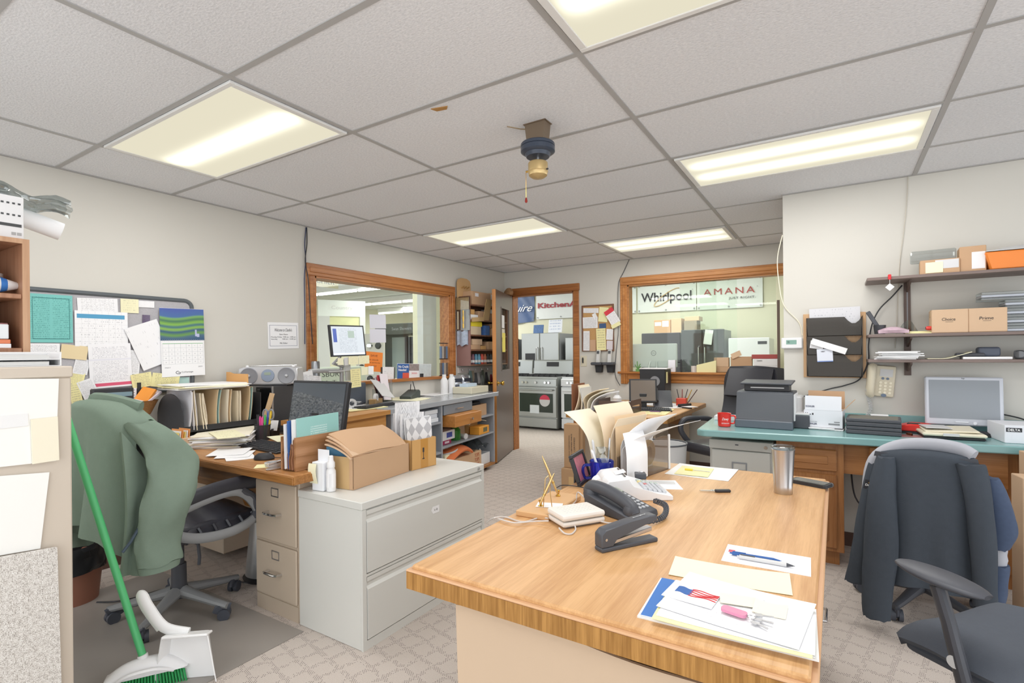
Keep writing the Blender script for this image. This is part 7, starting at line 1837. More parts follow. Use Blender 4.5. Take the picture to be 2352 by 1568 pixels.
b = sill('cardboard_box', 'taller tan box with open flaps in the back window', -.96, -.75, .17, M_CARD, 5.93, 6.0)
obj('flap', MB().box(-.1, .0, -.035, -.032, .0, .06, rot=Euler((R(-20), R(-25), 0))), M_CARD3, b, (0, 0, .16))
b = sill('device_box', 'white device box lowest of the stack at the right of the back window', -.72, -.50, .075, M_WPL, 5.91, 6.0); b = sill('device_box', 'white printed carton in the stack at the right of the back window', -.73, -.50, .07, M_PAPER, 5.91, 6.0, ZS + .0755); lettering('CANON', .05, .014, M_INK, b, (-.06, -.046, .05), WB); b = sill('red_box', 'red box topmost of the stack at the right of the back window', -.75, -.50, .045, mat('brick box', 'b0504c', .5), 5.91, 6.0, ZS + .146)
tag(obj('brown_board', MB().box(-.505, -.48, 5.87, 5.885, ZS, 1.82), mat('dark brown board', '6a5a50', .6)), 'dark brown board standing at the right end of the back window', 'board')
tag(obj('potted_plant', MB().box(-1.99, -1.95, 5.87, 5.90, ZS, ZS + .03).tube([(-1.97, 5.885, ZS + .03), (-2.0, 5.88, ZS + .08)], .006, 6).tube([(-1.97, 5.885, ZS + .03), (-1.94, 5.89, ZS + .09)], .006, 6).tube([(-1.97, 5.885, ZS + .03), (-1.97, 5.87, ZS + .12)], .006, 6).tube([(-1.97, 5.885, ZS + .03), (-1.93, 5.87, ZS + .06)], .006, 6), mat('leaf green', '6a9a58', .6)), 'tiny green plant at the left end of the back window sill', 'plant')

# ================================================================== BACK DESK AND ITS THINGS
t = thing('office_desk', 'oak-topped desk with beige steel side near the back window', 'desk', (-1.665, 5.05, 0))
obj('top', MB().box(-.465, .465, -.73, .78, .70, .745, .004), W_DESK, t)
obj('edge_band', MB().box(-.469, .469, -.734, -.73, .702, .74).box(.465, .469, -.73, .78, .702, .74), W_EDGE, t)
obj('side_panel', MB().box(-.40, .30, -.60, -.58, .0, .70, .003), M_PED, t)
p = obj('pedestal', MB().box(.0, .30, -.58, -.12, .03, .70, .004), M_PED, t)
for z0, z1 in ((.06, .33), (.35, .66)):
    obj('drawer', MB().box(.30, .315, -.56, -.14, z0, z1, .003), M_PED, p); obj('drawer_handle', MB().tube([(.315, -.42, z1 - .08), (.335, -.42, z1 - .08), (.335, -.3, z1 - .08), (.315, -.3, z1 - .08)], .005, 6), M_CHROME, p)
obj('pedestal', MB().box(.0, .30, .35, .74, .03, .70, .004), M_PED, t)
d = obj('centre_drawer', MB().box(-.1, .42, -.12, .35, .62, .70, .004), W_LEDGE, t); obj('knob', MB().cyl((.42, .1, .66), (.445, .1, .66), .012, n=12), M_CHROME, d)
ZB = .7455
t = thing('file_sorter', 'wooden sorter of curling folders at the near corner of the back desk', 'file sorter', (-2.08, 4.42, ZB))
obj('base', MB().box(-.03, .22, -.02, .26, 0, .014), mat('dark sorter wood', '6a4a3a', .5), t); obj('end', MB().box(-.035, -.025, -.02, .26, .0, .26), mat('brown clip board', '8f5f44', .5), t)
obj('clip', MB().box(-.05, -.035, .02, .08, .12, .17, .006), M_BRASS, t)
for i, (m_, lb) in enumerate(((M_MANILA, 'leftmost manila folder in the back desk sorter'), (M_CREAM, 'cream folder second in the back desk sorter'), (M_LGREY, 'grey folder third in the back desk sorter'), (M_FOLDS[0], 'manila folder fourth in the back desk sorter'), (M_CREAM, 'cream folder fifth in the back desk sorter'), (M_PAPER, 'white sheets at the right end of the back desk sorter'))):
    o = obj('file_folder', MB().sheet(lambda u, v: (-2.09 + .035 * i + .03 * math.sin(v * 2.6 + i) * (1 if i < 4 else .5) + (.16 * v ** 4 if i > 2 else .02 * v), 4.42 + u * .24, ZB + .015 + v * (.235 - .012 * i)), 4, 12, .008), m_); tag(o, lb, 'folder', 'folders in the back desk sorter')
t = thing('letter_tray', 'two-tier dark brown letter tray on the back desk', 'tray', (-1.72, 4.55, ZB))
M_BRTRAY = mat('dark brown plastic', '5c4a42', .4)
for z in (0, .075): obj('tray', MB().box(-.13, .17, -.12, .16, z, z + .006).box(-.13, .17, -.124, -.12, z, z + .04).box(-.134, -.13, -.12, .16, z, z + .05).box(.17, .174, -.12, .16, z, z + .05), M_BRTRAY, t)
for x in (-.13, .168): obj('riser', MB().box(x, x + .008, -.12, -.09, .05, .08).box(x, x + .008, .13, .16, .05, .08), M_BRTRAY, t)
tag(obj('paper_stack', MB().box(-1.83, -1.57, 4.45, 4.69, ZB + .0065, ZB + .018), M_PALEY), 'papers in the lower dark brown tray', 'papers'); tag(obj('paper_stack', MB().box(-1.83, -1.57, 4.45, 4.69, ZB + .082, ZB + .092), M_PAPER), 'papers in the upper dark brown tray', 'papers')
t = thing('white_bottle', 'white plastic bottle behind the dark brown tray', 'bottle', (-1.86, 4.92, ZB)); obj('bottle', MB().lathe([(0, 0), (.04, 0), (.042, .1), (.025, .125), (.02, .13), (0, .13)], (0, 0, 0), 20), M_WPL, t); obj('cap', MB().cyl((0, 0, .13), (0, 0, .16), .02, n=16), M_LGREY, t)
monitor('desk_monitor', 'small black monitor turned toward the door on the back desk', (-1.62, 5.0, ZB), R(20), .27, .24, M_BLACK, mat('dim screen', '74695f', .2), -16, stand_h=.06)
t = thing('desk_phone', 'grey desk phone beside the small black monitor', 'phone', (-1.50, 5.25, ZB), R(20))
obj('base', MB().prism([(-.11, 0), (-.08, .02), (.09, .16), (.11, .15), (.11, 0)], -.09, .09, 'x', .004), M_DGREY, t)
obj('keypad', MB().box(-.02, .07, -.05, .07, .07, .078, rot=Euler((R(39), 0, 0))), M_GREY, t); obj('handset', MB().tube([(-.065, -.07, .06), (-.065, .0, .12), (-.065, .07, .175)], .022, 10), M_DGREY, t)
keyboard('black keyboard on the back desk', Vector((-1.48, 4.82, ZB)), R(20), .36, .14)
t = thing('computer_tower', 'black computer tower with yellow notes standing by the back window', 'computer', (-1.69, 5.64, ZB)); obj('case', MB().box(-.15, .13, -.08, .16, 0, .37, .005), M_BLACK, t); obj('fan_grille', MB().lathe([(.02, 0), (.05, .0), (.055, .004), (0, .004)], (.02, -.081, .24), 20, rot=Euler((R(90), 0, 0)).to_matrix()), M_GREY, t); obj('note', MB().box(.135, .138, -.06, .0, .22, .34), M_YEL, t)
tag(obj('paper_stack', MB().box(-1.84, -1.54, 5.56, 5.78, ZB + .371, ZB + .38), M_PAPER), 'white papers on the black tower by the back window', 'papers')
t = thing('pen_cup', 'red pen holder with pens at the rear of the back desk', 'pen cup', (-1.36, 5.42, ZB)); obj('cup', MB().box(-.04, .06, -.04, .04, 0, .08, .005), mat('red cup', 'd04a34', .4), t)
for i, c_ in enumerate(('3a3a40', '8a3030', '3a3a40', 'c8a030', '503028')): tag(obj('pen', MB().cyl((-1.37 + .018 * i, 5.42 + .01 * (i % 2), ZB + .02), (-1.40 + .05 * i, 5.42 + .02 * (i % 3), ZB + .17), .004, n=8), mat('pen ' + c_, c_, .5)), ('black pen leaning leftmost', 'maroon pen', 'second black pen', 'mustard pen', 'dark brown pen leaning rightmost')[i] + ' in the red pen holder', 'pen', 'pens in the red holder')
t = thing('black_stapler', 'black stapler at the right rear of the back desk', 'stapler', (-1.27, 5.2, ZB), R(-30)); obj('base', MB().box(-.08, .08, -.018, .018, 0, .01), M_BLACK, t); obj('arm', MB().box(-.08, .08, -.016, .016, .02, .045, .006, rot=Euler((0, R(-8), 0))), M_BLACK, t)
for i, (px, lb, m_) in enumerate((([(1510, 928), (1570, 924), (1562, 936), (1492, 938)], 'white papers in the middle of the back desk', M_PAPER), ([(1478, 938), (1550, 940), (1528, 954), (1462, 950)], 'yellow pad with a purple pen near the front of the back desk', P_YTEXT), ([(1438, 938), (1462, 938), (1455, 948), (1430, 947)], 'blue and clear plastic wrapper on the back desk', mat('blue wrap', 'a8b8cc', .3)), ([(1540, 905), (1590, 900), (1590, 908), (1545, 912)], 'blue-grey papers at the rear of the back desk', mat('blue grey paper', 'b8c0cc', .7)))):
    sheet4('paper_sheet', [AZ(*p, ZB) for p in px], .005, m_, lb, 'paper')
pen('purple_pen', 'purple pen lying on the yellow pad of the back desk', AZ(1492, 944, ZB + .01), AZ(1520, 945, ZB + .01), .004, mat('purple plastic', '7a4a8a', .4), M_BLACK)
# long cardboard cartons standing at the desk side
t = thing('tall_carton', 'tall narrow brown carton with black lettering standing by the back desk', 'box', (-2.01, 4.23, 0), R(6)); obj('body', MB().box(-.08, .06, -.05, .05, .27, .66, .002).box(-.02, .085, -.02, .055, .27, .65, .002), mat('kraft carton', 'b2906c', .85), t)
for k, (s_, ww, dx) in enumerate((('WHIRLPOOL CORPORATION', .24, -.03), ('FACTORY CERTIFIED PARTS', .27, -.008), ('PIECES CERTIFIEES', .21, .018))): lettering(s_, ww, .009 + .003 * (k > 0), M_INK, t, (dx, -.0505, .44), WB @ Matrix.Rotation(R(90), 3, 'Z'))
t = thing('cardboard_box', 'brown carton under the tall narrow carton by the back desk', 'box', (-2.0, 4.20, 0), R(6)); obj('body', MB().box(-.10, .10, -.06, .08, 0, .268, .002), mat('kraft carton', 'b2906c', .85), t); obj('tape', MB().box(-.03, .03, -.0608, -.06, .1, .2), M_TAPE, t)
t = thing('waste_basket', 'grey waste basket between the oak desk and the back desk', 'bin', (-1.02, 3.6, 0)); obj('bucket', MB().lathe([(0, .01), (.11, 0), (.15, .66), (.155, .67), (.145, .66), (.105, .02), (0, .02)], (0, 0, 0), 24), M_LGREY, t); obj('rim', MB().tube([(.152 * math.cos(a * PI / 14), .152 * math.sin(a * PI / 14), .668) for a in range(28)], .006, 6, closed=True), M_DGREY, t)
# ================================================================== RIGHT COUNTER AND CABINETS
M_TEAL = mat('teal laminate', '86b0b0', .22, var=.015)
ZK = .8006
t = thing('counter', 'long teal countertop running along the right wall', 'counter', (0, 0, 0))
CT = [(-.77, 3.47), (-.72, 3.44), (1.9, 3.73), (1.9, YR - .001), (XR - .001, YR - .001), (XR - .001, 4.12), (-.80, 4.12)]
obj('countertop', MB().prism(CT, .757, .80, 'z', .006), M_TEAL, t)
obj('backsplash', MB().box(XR, 1.9, YR - .022, YR, ZK, ZK + .085, .003), M_TEAL, t)
M_GCAB = mat('grey filing steel', 'c0bfb9', .4, var=.01)
t = thing('file_cabinet', 'grey steel filing cabinet under the left end of the teal counter', 'file cabinet', (-.53, 3.60, 0))
obj('body', MB().box(-.19, .19, .02, .46, 0, .72, .004), M_GCAB, t); obj('top_rail', MB().box(-.19, .19, .0, .02, .66, .72, .003), M_GCAB, t)
for z0, z1 in ((.35, .655), (.03, .34)):
    d = obj('drawer', MB().box(-.175, .175, -.004, .02, z0, z1, .004), M_GCAB, t)
    q = MB(); zc = z1 - .10
    for a in ((-.05, .04, zc + .02, zc + .028), (-.05, .04, zc - .028, zc - .02), (-.05, -.043, zc - .02, zc + .02), (.033, .04, zc - .02, zc + .02)): q.box(a[0], a[1], -.009, -.003, a[2], a[3])
    obj('label_holder', q, M_GREY, d)
obj('lock', MB().cyl((.15, .0, .69), (.15, -.006, .69), .011, n=16), M_CHROME, t); obj('badge', MB().box(-.03, -.01, -.002, 0, .69, .697), M_DGREY, t)
W_CAB = wood('cabinet wood', 'b07b4a', '925e32', 'z', .9, .4, .3)
W_CABX = wood('cabinet wood across', 'b47f4e', '966236', 'x', .9, .4, .3)
def raised(parent, name, x0, x1, z0, z1, y):
    o = MB(); o.box(x0, x1, y - .018, y, z0, z1, .006)
    o.box(x0 + .045, x1 - .045, y - .024, y - .016, z0 + .04, z1 - .04, .006)
    return obj(name, o, W_CAB if z1 - z0 > x1 - x0 else W_CABX, parent)
t = thing('base_cabinet', 'brown wooden base cabinet with drawer and door beside the grey filing cabinet', 'cabinet', (-.15, 3.64, 0))
obj('body', MB().box(-.175, .185, .0, .42, .09, .757, .003), W_CAB, t); obj('plinth', MB().box(-.165, .16, .05, .40, 0, .09), W_CAB, t); obj('pull_board', MB().box(-.14, .145, -.012, .01, .725, .745), W_CABX, t)
raised(t, 'drawer', -.145, .15, .575, .705, 0)
d = raised(t, 'door', -.145, .15, .115, .555, 0); obj('knob', MB().lathe([(.006, 0), (.006, .012), (.015, .02), (.014, .028), (0, .03)], (.12, -.018, .50), 16, rot=Euler((R(90), 0, 0)).to_matrix()), M_STEEL, d)
t = thing('desk_apron', 'brown wooden apron with a shallow drawer under the teal counter', 'cabinet', (.40, 3.68, 0))
obj('panel', MB().box(-.365, .365, 0, .02, .56, .757), W_CABX, t); raised(t, 'drawer', -.24, .24, .62, .735, 0)
t = thing('base_cabinet', 'brown wooden base cabinet right of the chair with the dark jacket', 'cabinet', (1.05, 3.74, 0))
obj('body', MB().box(-.285, .6, 0, .34, .09, .757, .003), W_CAB, t); obj('plinth', MB().box(-.27, .6, .04, .32, 0, .09), W_CAB, t); raised(t, 'drawer', -.22, .1, .60, .735, 0); raised(t, 'door', -.22, .1, .12, .58, 0)
cord('cable', [(.08, 4.05, .5), (.10, 4.0, .35), (.18, 4.0, .22), (.12, 4.03, .12), (.22, 4.0, .1)], .005, M_DGREY, 'grey cables hanging in the knee space under the teal counter')
for i, P in enumerate(([(-.75, 4.2, .55), (-.80, 4.15, .35), (-.74, 4.12, .2), (-.86, 4.2, .02)], [(-.83, 4.3, .5), (-.78, 4.2, .3), (-.9, 4.2, .15), (-.8, 4.25, .02)])): cord('cable', P, .005, M_BLACK, ('black cable hanging left of the grey filing cabinet', 'second black cable hanging left of the grey filing cabinet')[i])
# ---- on the counter
t = thing('mug', 'red enamel mug with white lettering at the left end of the teal counter', 'mug', (-.635, 3.66, ZK + .001), R(20))
M_REDE = mat('red enamel mug', 'e0372f', .25)
obj('cup', MB().lathe([(0, 0), (.036, 0), (.04, .004), (.042, .085), (.043, .088), (.039, .086), (.037, .008), (0, .006)], (0, 0, 0), 28), M_REDE, t); obj('handle', MB().tube(smoothpath([(.04, 0, .07), (.066, 0, .068), (.07, 0, .045), (.06, 0, .022), (.04, 0, .02)], 5), .0055, 8), M_REDE, t)
for s_, z, w2, hh, sh in (('Dewy', .05, .042, .022, .35), ('RESTORATION', .024, .05, .007, 0)):
    lt = lettering(s_, w2, hh, M_LETW, t, (0, -.0415, z), WB, shear=sh)
    for v in lt.data.vertices: a = v.co.x / .042; v.co = (.042 * math.sin(a), v.co.y, v.co.z + .042 * math.cos(a) - .042)
t = thing('printer', 'big dark grey fanfold printer on the teal counter', 'printer', (-.40, 3.67, ZK), R(-2))
M_PRN = mat('printer grey', '50545a', .5, bump=.1, bs=300)
o = MB(); o.prism([(0, 0), (0, .055), (.02, .06), (.055, .225), (.075, .235), (.30, .235), (.33, .05), (.33, 0)], -.17, .165, 'x', .004); obj('body', o, M_PRN, t)
obj('base_strip', MB().box(-.172, .168, -.006, .02, .0, .052, .005), mat('printer blue grey', '5d656f', .4), t); obj('rear_shell', MB().box(-.12, .20, .2, .38, .02, .20, .01), M_LGREY, t)
obj('feed_mouth', MB().box(-.13, .14, .10, .22, .235, .285, .004), M_BLACK, t); obj('lid', MB().box(-.15, .16, .06, .26, .286, .298, .004, rot=Euler((R(4), 0, 0))), M_DGREY, t); obj('paper_path', MB().box(-.09, .11, .095, .105, .255, .262), M_LGREY, t); obj('fanfold_paper', MB().box(.166, .172, .08, .3, .05, .22), M_PAPER, t)
t = thing('modem', 'grey box behind the right side of the big printer', 'device', (-.18, 3.88, ZK), R(-4)); obj('case', MB().box(-.05, .04, -.1, .12, 0, .085, .006), M_DGREY, t); obj('lid', MB().box(-.05, .04, -.1, .12, .085, .10, .005), M_LGREY, t)
tag(obj('paper_sheet', MB().box(-.76, -.5, 3.98, 4.10, ZK + .001, ZK + .03), M_PAPER), 'white paper stack at the back of the teal counter behind the mug', 'papers')
t = thing('white_carton', 'open white cardboard box with dark blue lettering on the teal counter', 'box', (-.065, 3.87, ZK + .012), R(-6))
obj('body', MB().box(-.105, .105, -.07, .07, 0, .004).box(-.105, .105, -.07, -.066, 0, .11).box(-.105, .105, .066, .07, 0, .11).box(-.105, -.101, -.066, .066, 0, .11).box(.101, .105, -.066, .066, 0, .11), mat('white carton face', 'e6e8ee', .6), t)
obj('flap', MB().box(-.10, .10, -.066, -.063, .11, .20, rot=Euler((R(-6), 0, 0))), mat('white carton face', 'e6e8ee', .6), t); obj('flap', MB().box(-.10, .105, .066, .07, .11, .225), M_CARD, t); obj('flap', MB().box(.10, .104, -.06, .06, .10, .2, rot=Euler((0, R(42), 0)), about=(.102, 0, .11)), M_CARD, t)
M_NAVY = mat('navy print', '2c3054', .7)
lettering('KOHLER', .05, .010, M_NAVY, t, (-.07, -.071, .133), WB, bold=.02); lettering('KOHLER', .055, .011, M_NAVY, t, (-.06, -.0706, .022), WB, bold=.02); lettering('SERVICES', .055, .006, M_GREY, t, (-.06, -.0706, .036), WB)
obj('barcode', MB().box(.03, .09, -.0708, -.07, .02, .03).box(.06, .09, -.0708, -.07, .036, .042), M_GREY, t); obj('care_marks', MB().box(-.098, -.094, -.0708, -.07, .075, .092).box(-.088, -.084, -.0708, -.07, .075, .092).box(-.077, -.065, -.0708, -.07, .08, .084).box(-.06, -.052, -.0708, -.07, .078, .09), M_INK, t)
tag(obj('papers', MB().box(-.12, .11, -.09, .05, 0, .006).box(-.08, .06, -.1, .0, .006, .011, rot=Euler((0, 0, R(5)))), M_PAPER, None, (-.065, 3.87, ZK + .001), R(-6)), 'papers pressed under the white lettered box on the counter', 'papers'); bpy.data.objects['papers'].name = 'paper_stack'
for i, lb in enumerate(('lower black plastic case on the teal counter', 'upper black plastic case on the teal counter')):
    t = thing('plastic_case', lb, 'case', (.19, 3.80, ZK + .001 + .047 * i), R(-4), 'black cases on the counter')
    obj('lower_shell', MB().box(-.135, .135, -.11, .11, 0, .024, .004), M_DGREY, t); obj('upper_shell', MB().box(-.135, .135, -.11, .11, .025, .045, .004), M_DGREY, t); obj('latch', MB().box(-.14, -.134, -.06, -.03, .008, .034), M_STEEL, t)
obj('lid_panel', MB().box(-.12, .12, -.1, .1, .045, .0462), mat('dusty case lid', '77756c', .5), t)
tag(obj('label_strip', MB().box(-.04, .05, -.02, .02, 0, .006), M_PAPER, None, (.22, 3.9, ZK + .0955)), 'white strip lying on the upper black case', 'strip')
t = thing('battery_charger', 'red battery charger beside the black cases', 'charger', (.41, 3.94, ZK), R(-10)); o = MB(); o.prism([(-.08, .012), (-.08, .04), (-.03, .055), (.06, .055), (.085, .03), (.085, .012)], -.08, .07, 'y', .006); obj('shell', o, mat('red charger', 'e2382f', .35), t); obj('base', MB().box(-.078, .083, -.078, .068, 0, .013), M_BLACK, t); obj('socket', MB().box(-.04, .02, -.06, -.01, .05, .058), M_BLACK, t)
t = thing('brass_valve', 'small copper pipe fitting lying on the teal counter', 'fitting', (.36, 3.77, ZK + .008), R(30)); obj('body', MB().lathe([(.006, -.02), (.008, -.01), (.006, 0), (.009, .01), (.005, .022)], (0, 0, 0), 14, rot=Euler((R(90), 0, 0)).to_matrix()), mat('copper', 'b87858', .25, .9), t)
tag(obj('pinkish_sheet', MB().box(-.07, .07, -.06, .06, 0, .001), mat('pink gloss film', 'c49a98', .15), None, (.37, 3.76, ZK + .0005), R(6)), 'glossy pinkish sheet under the copper fitting', 'sheet')
t = thing('organizer_tray', 'stacked cream and black plastic tray of papers in front of the silver monitor', 'tray', (.545, 3.80, ZK), R(4))
obj('black_tray', MB().box(-.135, .135, -.10, .10, 0, .016, .006), M_BLACK, t); obj('cream_tray', MB().box(-.14, .14, -.105, .10, .017, .035, .006), mat('cream tray', 'e4ddc6', .5), t); obj('cream_lid', MB().box(-.125, .115, -.08, .10, .04, .05, .004, rot=Euler((R(3), R(-2), 0))), mat('cream tray', 'e4ddc6', .5), t); obj('clip', MB().box(-.05, .02, -.11, -.104, .02, .034), M_LGREY, t)
tag(obj('paper_sheet', MB().box(-.12, .0, -.05, .09, 0, .004), M_LGREY, None, (.545, 3.80, ZK + .054), R(8)), 'grey-white card on the cream organizer tray', 'card')
monitor('desk_monitor', 'silver-framed monitor with a blank grey screen on the teal counter', (.635, 3.96, ZK), R(2), .355, .285, mat('silver grey frame', 'c9cdd6', .4), mat('blank grey screen', '8b9198', .25), -3, bez=.018, chin=.022, stand_h=.052, base_m=mat('silver stand', '9aa4b4', .35))
mo = [o for o in bpy.data.objects if o.name.startswith('casing')][-1]
lettering('hp', .014, .010, M_INK, mo, (0, -.001, .328), WB); obj('power_button', MB().cyl((.05, -.003, .068), (.05, 0, .068), .009, n=16).box(-.04, .02, -.003, 0, .07, .074), M_STEEL, mo)
keyboard('black keyboard folded behind the cream organizer tray', Vector((.60, 3.92, ZK)), R(3), .36, .08)
t = thing('white_carton', 'white faucet carton with a black name label at the right end of the counter', 'box', (.875, 3.84, ZK), R(6)); obj('body', MB().box(-.13, .16, -.12, .12, 0, .095, .002), mat('white carton face', 'e6e8ee', .6), t); obj('name_plate', MB().box(-.124, -.06, -.121, -.12, .06, .082), M_INK, t); lettering('DELTA', .05, .013, M_LETW, t, (-.092, -.1212, .071), WB, bold=.02); obj('print', MB().box(-.1, .06, -.1208, -.12, .012, .05), printed('carton small print', 'e6e8ee', '9a9aa4', 5, dens=.5), t)
cord('cable', [(.82, 4.06, .92), (.9, 4.04, .90), (.97, 4.02, .86), (1.05, 4.0, .82)], .004, M_BLACK, 'black cable behind the silver-framed monitor')

# ================================================================== RIGHT WALL: FILE HOLDER, SHELVES, TELEPHONE
def wr(px, py, off=0): return AY(px, py, YR - off)
p0, p1 = wr(1845, 722), wr(1990, 868); cx, cz = (p0.x + p1.x) / 2, (p0.z + p1.z) / 2; w, h = p1.x - p0.x, p0.z - p1.z
t = thing('wall_file_holder', 'smoky three-pocket wall file holder on a light wood board', 'file holder', (cx, YR, cz), WB)
obj('board', MB().box(-w / 2, w / 2, -h / 2, h / 2, 0, .014, .002), wood('light plywood', 'd9b48c', 'c69c70', 'y', .6, .5, .2), t)
M_SMK = mat('smoky pocket', '4c4843', .2, alpha=.8, spec=.2)
for k in range(3):
    z1 = h / 2 - .03 - k * h * .29; z0 = z1 - (.125 if k < 2 else .145); a = w / 2 - .02
    top = [(-a, z1 + .0), (.06, z1 + .0)] + [(.06 + .10 * q, z1 - .045 * math.sin(PI * q)) for q in (.2, .4, .6, .8)] + [(.16, z1 + .004), (a, z1 + .006)]
    o = MB(); o.prism([(-a + .01, z0), (a - .01, z0)] + top[::-1], .052, .056, 'z'); o.box(-a + .01, a - .01, z0, z0 + .004, .014, .056); o.box(-a, -a + .004, z0, z1, .014, .056).box(a - .004, a, z0, z1, .014, .056); o.box(-a, a, z0, z1 - .05, .014, .017)
    obj('pocket', o, M_SMK, t)
tag(sheet4('paper_sheet', [wr(1859, 710, .03), wr(1976, 703, .03), wr(1976, 750, .03), wr(1859, 755, .03)], .003, printed('filed sheet', 'd9d9dd', '9a9aa6', 8, dens=.4)), 'grey-white papers in the top pocket of the wall file holder', 'papers')
o = sheet4('folded_papers', [wr(1862, 776, .064), wr(1948, 800, .064), wr(1940, 814, .064), wr(1866, 790, .064)], .008, M_PAPER, 'folded white papers sticking out of the middle pocket', 'papers', None, None, .006)
sheet4('paper_sheet', [wr(1860, 779, .058), wr(1890, 787, .058), wr(1892, 800, .058), wr(1862, 801, .058)], .001, P_TEXT, 'printed sheet beneath the folded white papers', 'paper')
o = sheet4('card', [wr(1876, 802, .06), wr(1913, 800, .06), wr(1913, 830, .06), wr(1877, 831, .06)], .001, printed('blue edged card', 'e0e4ee', 'a8b4d8', 7, dens=.3, foot=('7a94cc', 0, .07)), 'blue-edged card in the lowest pocket of the file holder', 'card'); lettering('H&H', .022, .008, M_INK, o, (-.01, .026, .001), bold=.03)
t = thing('thermostat', 'white thermostat with a small green display at the wall corner', 'thermostat', wr(1819, 788), WB); obj('case', MB().box(-.065, .065, -.038, .038, 0, .028, .006), M_WPL, t); obj('display', MB().box(-.034, .03, -.008, .022, .028, .029), mat('lcd green', '7fa698', .2), t); lettering('70', .014, .014, M_INK, t, (-.02, .007, .029))
t = thing('wall_shelf', 'three-tier dark brown bracket shelf on the right wall', 'shelf', (.17, YR, 0))
M_SHB = wood('dark grey brown laminate', '8a7a74', '74645e', 'x', .8, .5, .1); M_STD = mat('brown shelf standard', '5e4c44', .5)
for z, d in ((1.742, .27), (1.397, .25), (1.243, .22)): obj('shelf', MB().box(-.0 if z < 1.7 else -.005, 1.7, -d, -.006, z - .018, z, .002), M_SHB, t)
for x in (.215, 1.2):
    s_ = obj('standard', MB().box(x - .017, x + .017, -.014, 0, 1.14, 1.75), M_STD, t)
    obj('slot_row', MB().box(x - .003, x + .003, -.0146, -.014, 1.42, 1.70), M_GREY, s_)
    for z in (1.724, 1.379, 1.225): obj('bracket', MB().prism([(-.012, z), (-.2, z), (-.2, z - .012), (-.03, z - .055), (-.012, z - .06)], x - .005, x + .005, 'x'), M_STD, t)
S1, S2, S3 = 1.7425, 1.3975, 1.2435
def on(px, z, y): return Vector((AY(px, 700, y).x, y, z))
t = carton('cardboard_box', 'tan box with a white label and yellow note on the top right-wall shelf', 'box', on(2157, S1, 3.93), R(-4), .18, .13, .085, M_CARD, tape=False); obj('label', MB().box(-.02, .085, -.066, -.065, .03, .08), P_TABLE, t); obj('sticky_note', MB().box(-.065, .015, -.0675, -.066, .008, .07), M_PALEY, t)
tag(obj('clear_tray', MB().box(-.12, .09, -.06, .06, 0, .062, .006), M_CLEAR, None, on(2150, S1 + .0855, 3.95), R(-4)), 'clear plastic tray stacked on the labelled tan box', 'tray')
t = carton('cardboard_box', 'taller tan box with a shipping label on the top right-wall shelf', 'box', on(2232, S1, 3.93), R(-4), .115, .13, .145, M_CARD, tape=False); obj('label', MB().box(-.005, .052, -.066, -.065, .015, .11), printed('shipping label', 'eeeef0', '8a9a92', 7, dens=.5), t)
t = thing('orange_tub', 'orange plastic tub with a clear lid at the end of the top right-wall shelf', 'tub', on(2345, S1, 3.93)); obj('tub', MB().prism([(-.14, 0), (.16, 0), (.18, .10), (-.165, .10)], -.09, .1, 'y', .006), mat('orange tub', 'ee8a3c', .4), t); obj('lid', MB().sheet(lambda u, v: (-.16 + .34 * u, -.09 + .19 * v, .105 + .03 * math.sin(u * PI) * math.sin(v * PI)), 12, 8, .004), M_LGREY, t)
t = thing('clip_tag', 'red clip holding a diamond-shaped white tag on the top shelf edge', 'tag', on(2044, S1 - .01, 3.815)); obj('clip', MB().box(-.008, .008, -.004, .02, -.01, .022, .003), M_RED, t); obj('tag', MB().box(-.016, .016, -.005, -.003, -.016, .016, rot=Euler((0, R(45), 0))), M_PAPER, t, (0, 0, -.055)); obj('string', MB().cyl((0, -.004, -.01), (0, -.004, -.034), .0015, n=6), M_LGREY, t)
for px, lb, s_ in ((2177, 'left of two tan boxes, hand-lettered Choice, on the middle right-wall shelf', 'Choice'), (2262, 'right of two tan boxes, hand-lettered Prime, on the middle right-wall shelf', 'Prime')):
    t = carton('cardboard_box', lb, 'box', on(px, S2, 3.93), R(-2), .163, .15, .135, M_CARD3, group='lettered boxes on the right wall shelf'); lettering(s_, .06, .017, M_INK, t, (-.005, -.0755, .078), WB, shear=.1); obj('underline', MB().box(-.02, .015, -.0758, -.0755, .062, .0635), M_INK, t)
for i in range(14):
    tag(obj('clear_tray', MB().box(-.02 - (.10 if i > 10 else 0), .16, -.07, .07, 0, .0155, .003), M_CLEAR if i % 3 else mat('silvery tray', 'b4b8c0', .2, .4, alpha=.8), None, on(2312, S2 + .0005 + .016 * i, 3.94)), ('clear tray number ' if 0 else 'clear plastic tray, ') + ('lowest', 'second from the bottom', 'third from the bottom', 'fourth from the bottom', 'fifth from the bottom', 'sixth from the bottom', 'seventh from the bottom', 'seventh from the top', 'sixth from the top', 'fifth from the top', 'fourth from the top', 'third from the top', 'second from the top', 'topmost')[i] + ' of the stack at the shelf end', 'tray', 'clear trays stacked on the middle shelf')
t = thing('pen_cup', 'small dark mesh cup with a black remote at the left end of the middle shelf', 'pen cup', on(2020, S2 + .003, 3.92)); obj('cup', MB().lathe([(0, 0), (.028, 0), (.033, .055), (.03, .055), (.026, .004), (0, .003)], (0, 0, 0), 16), M_MESH, t)
tag(obj('remote', MB().box(-.012, .012, -.006, .006, 0, .15, .003), M_DGREY, None, on(2024, S2 + .012, 3.92), Euler((R(5), R(-28), 0))), 'dark remote leaning left in the mesh cup on the middle shelf', 'remote')
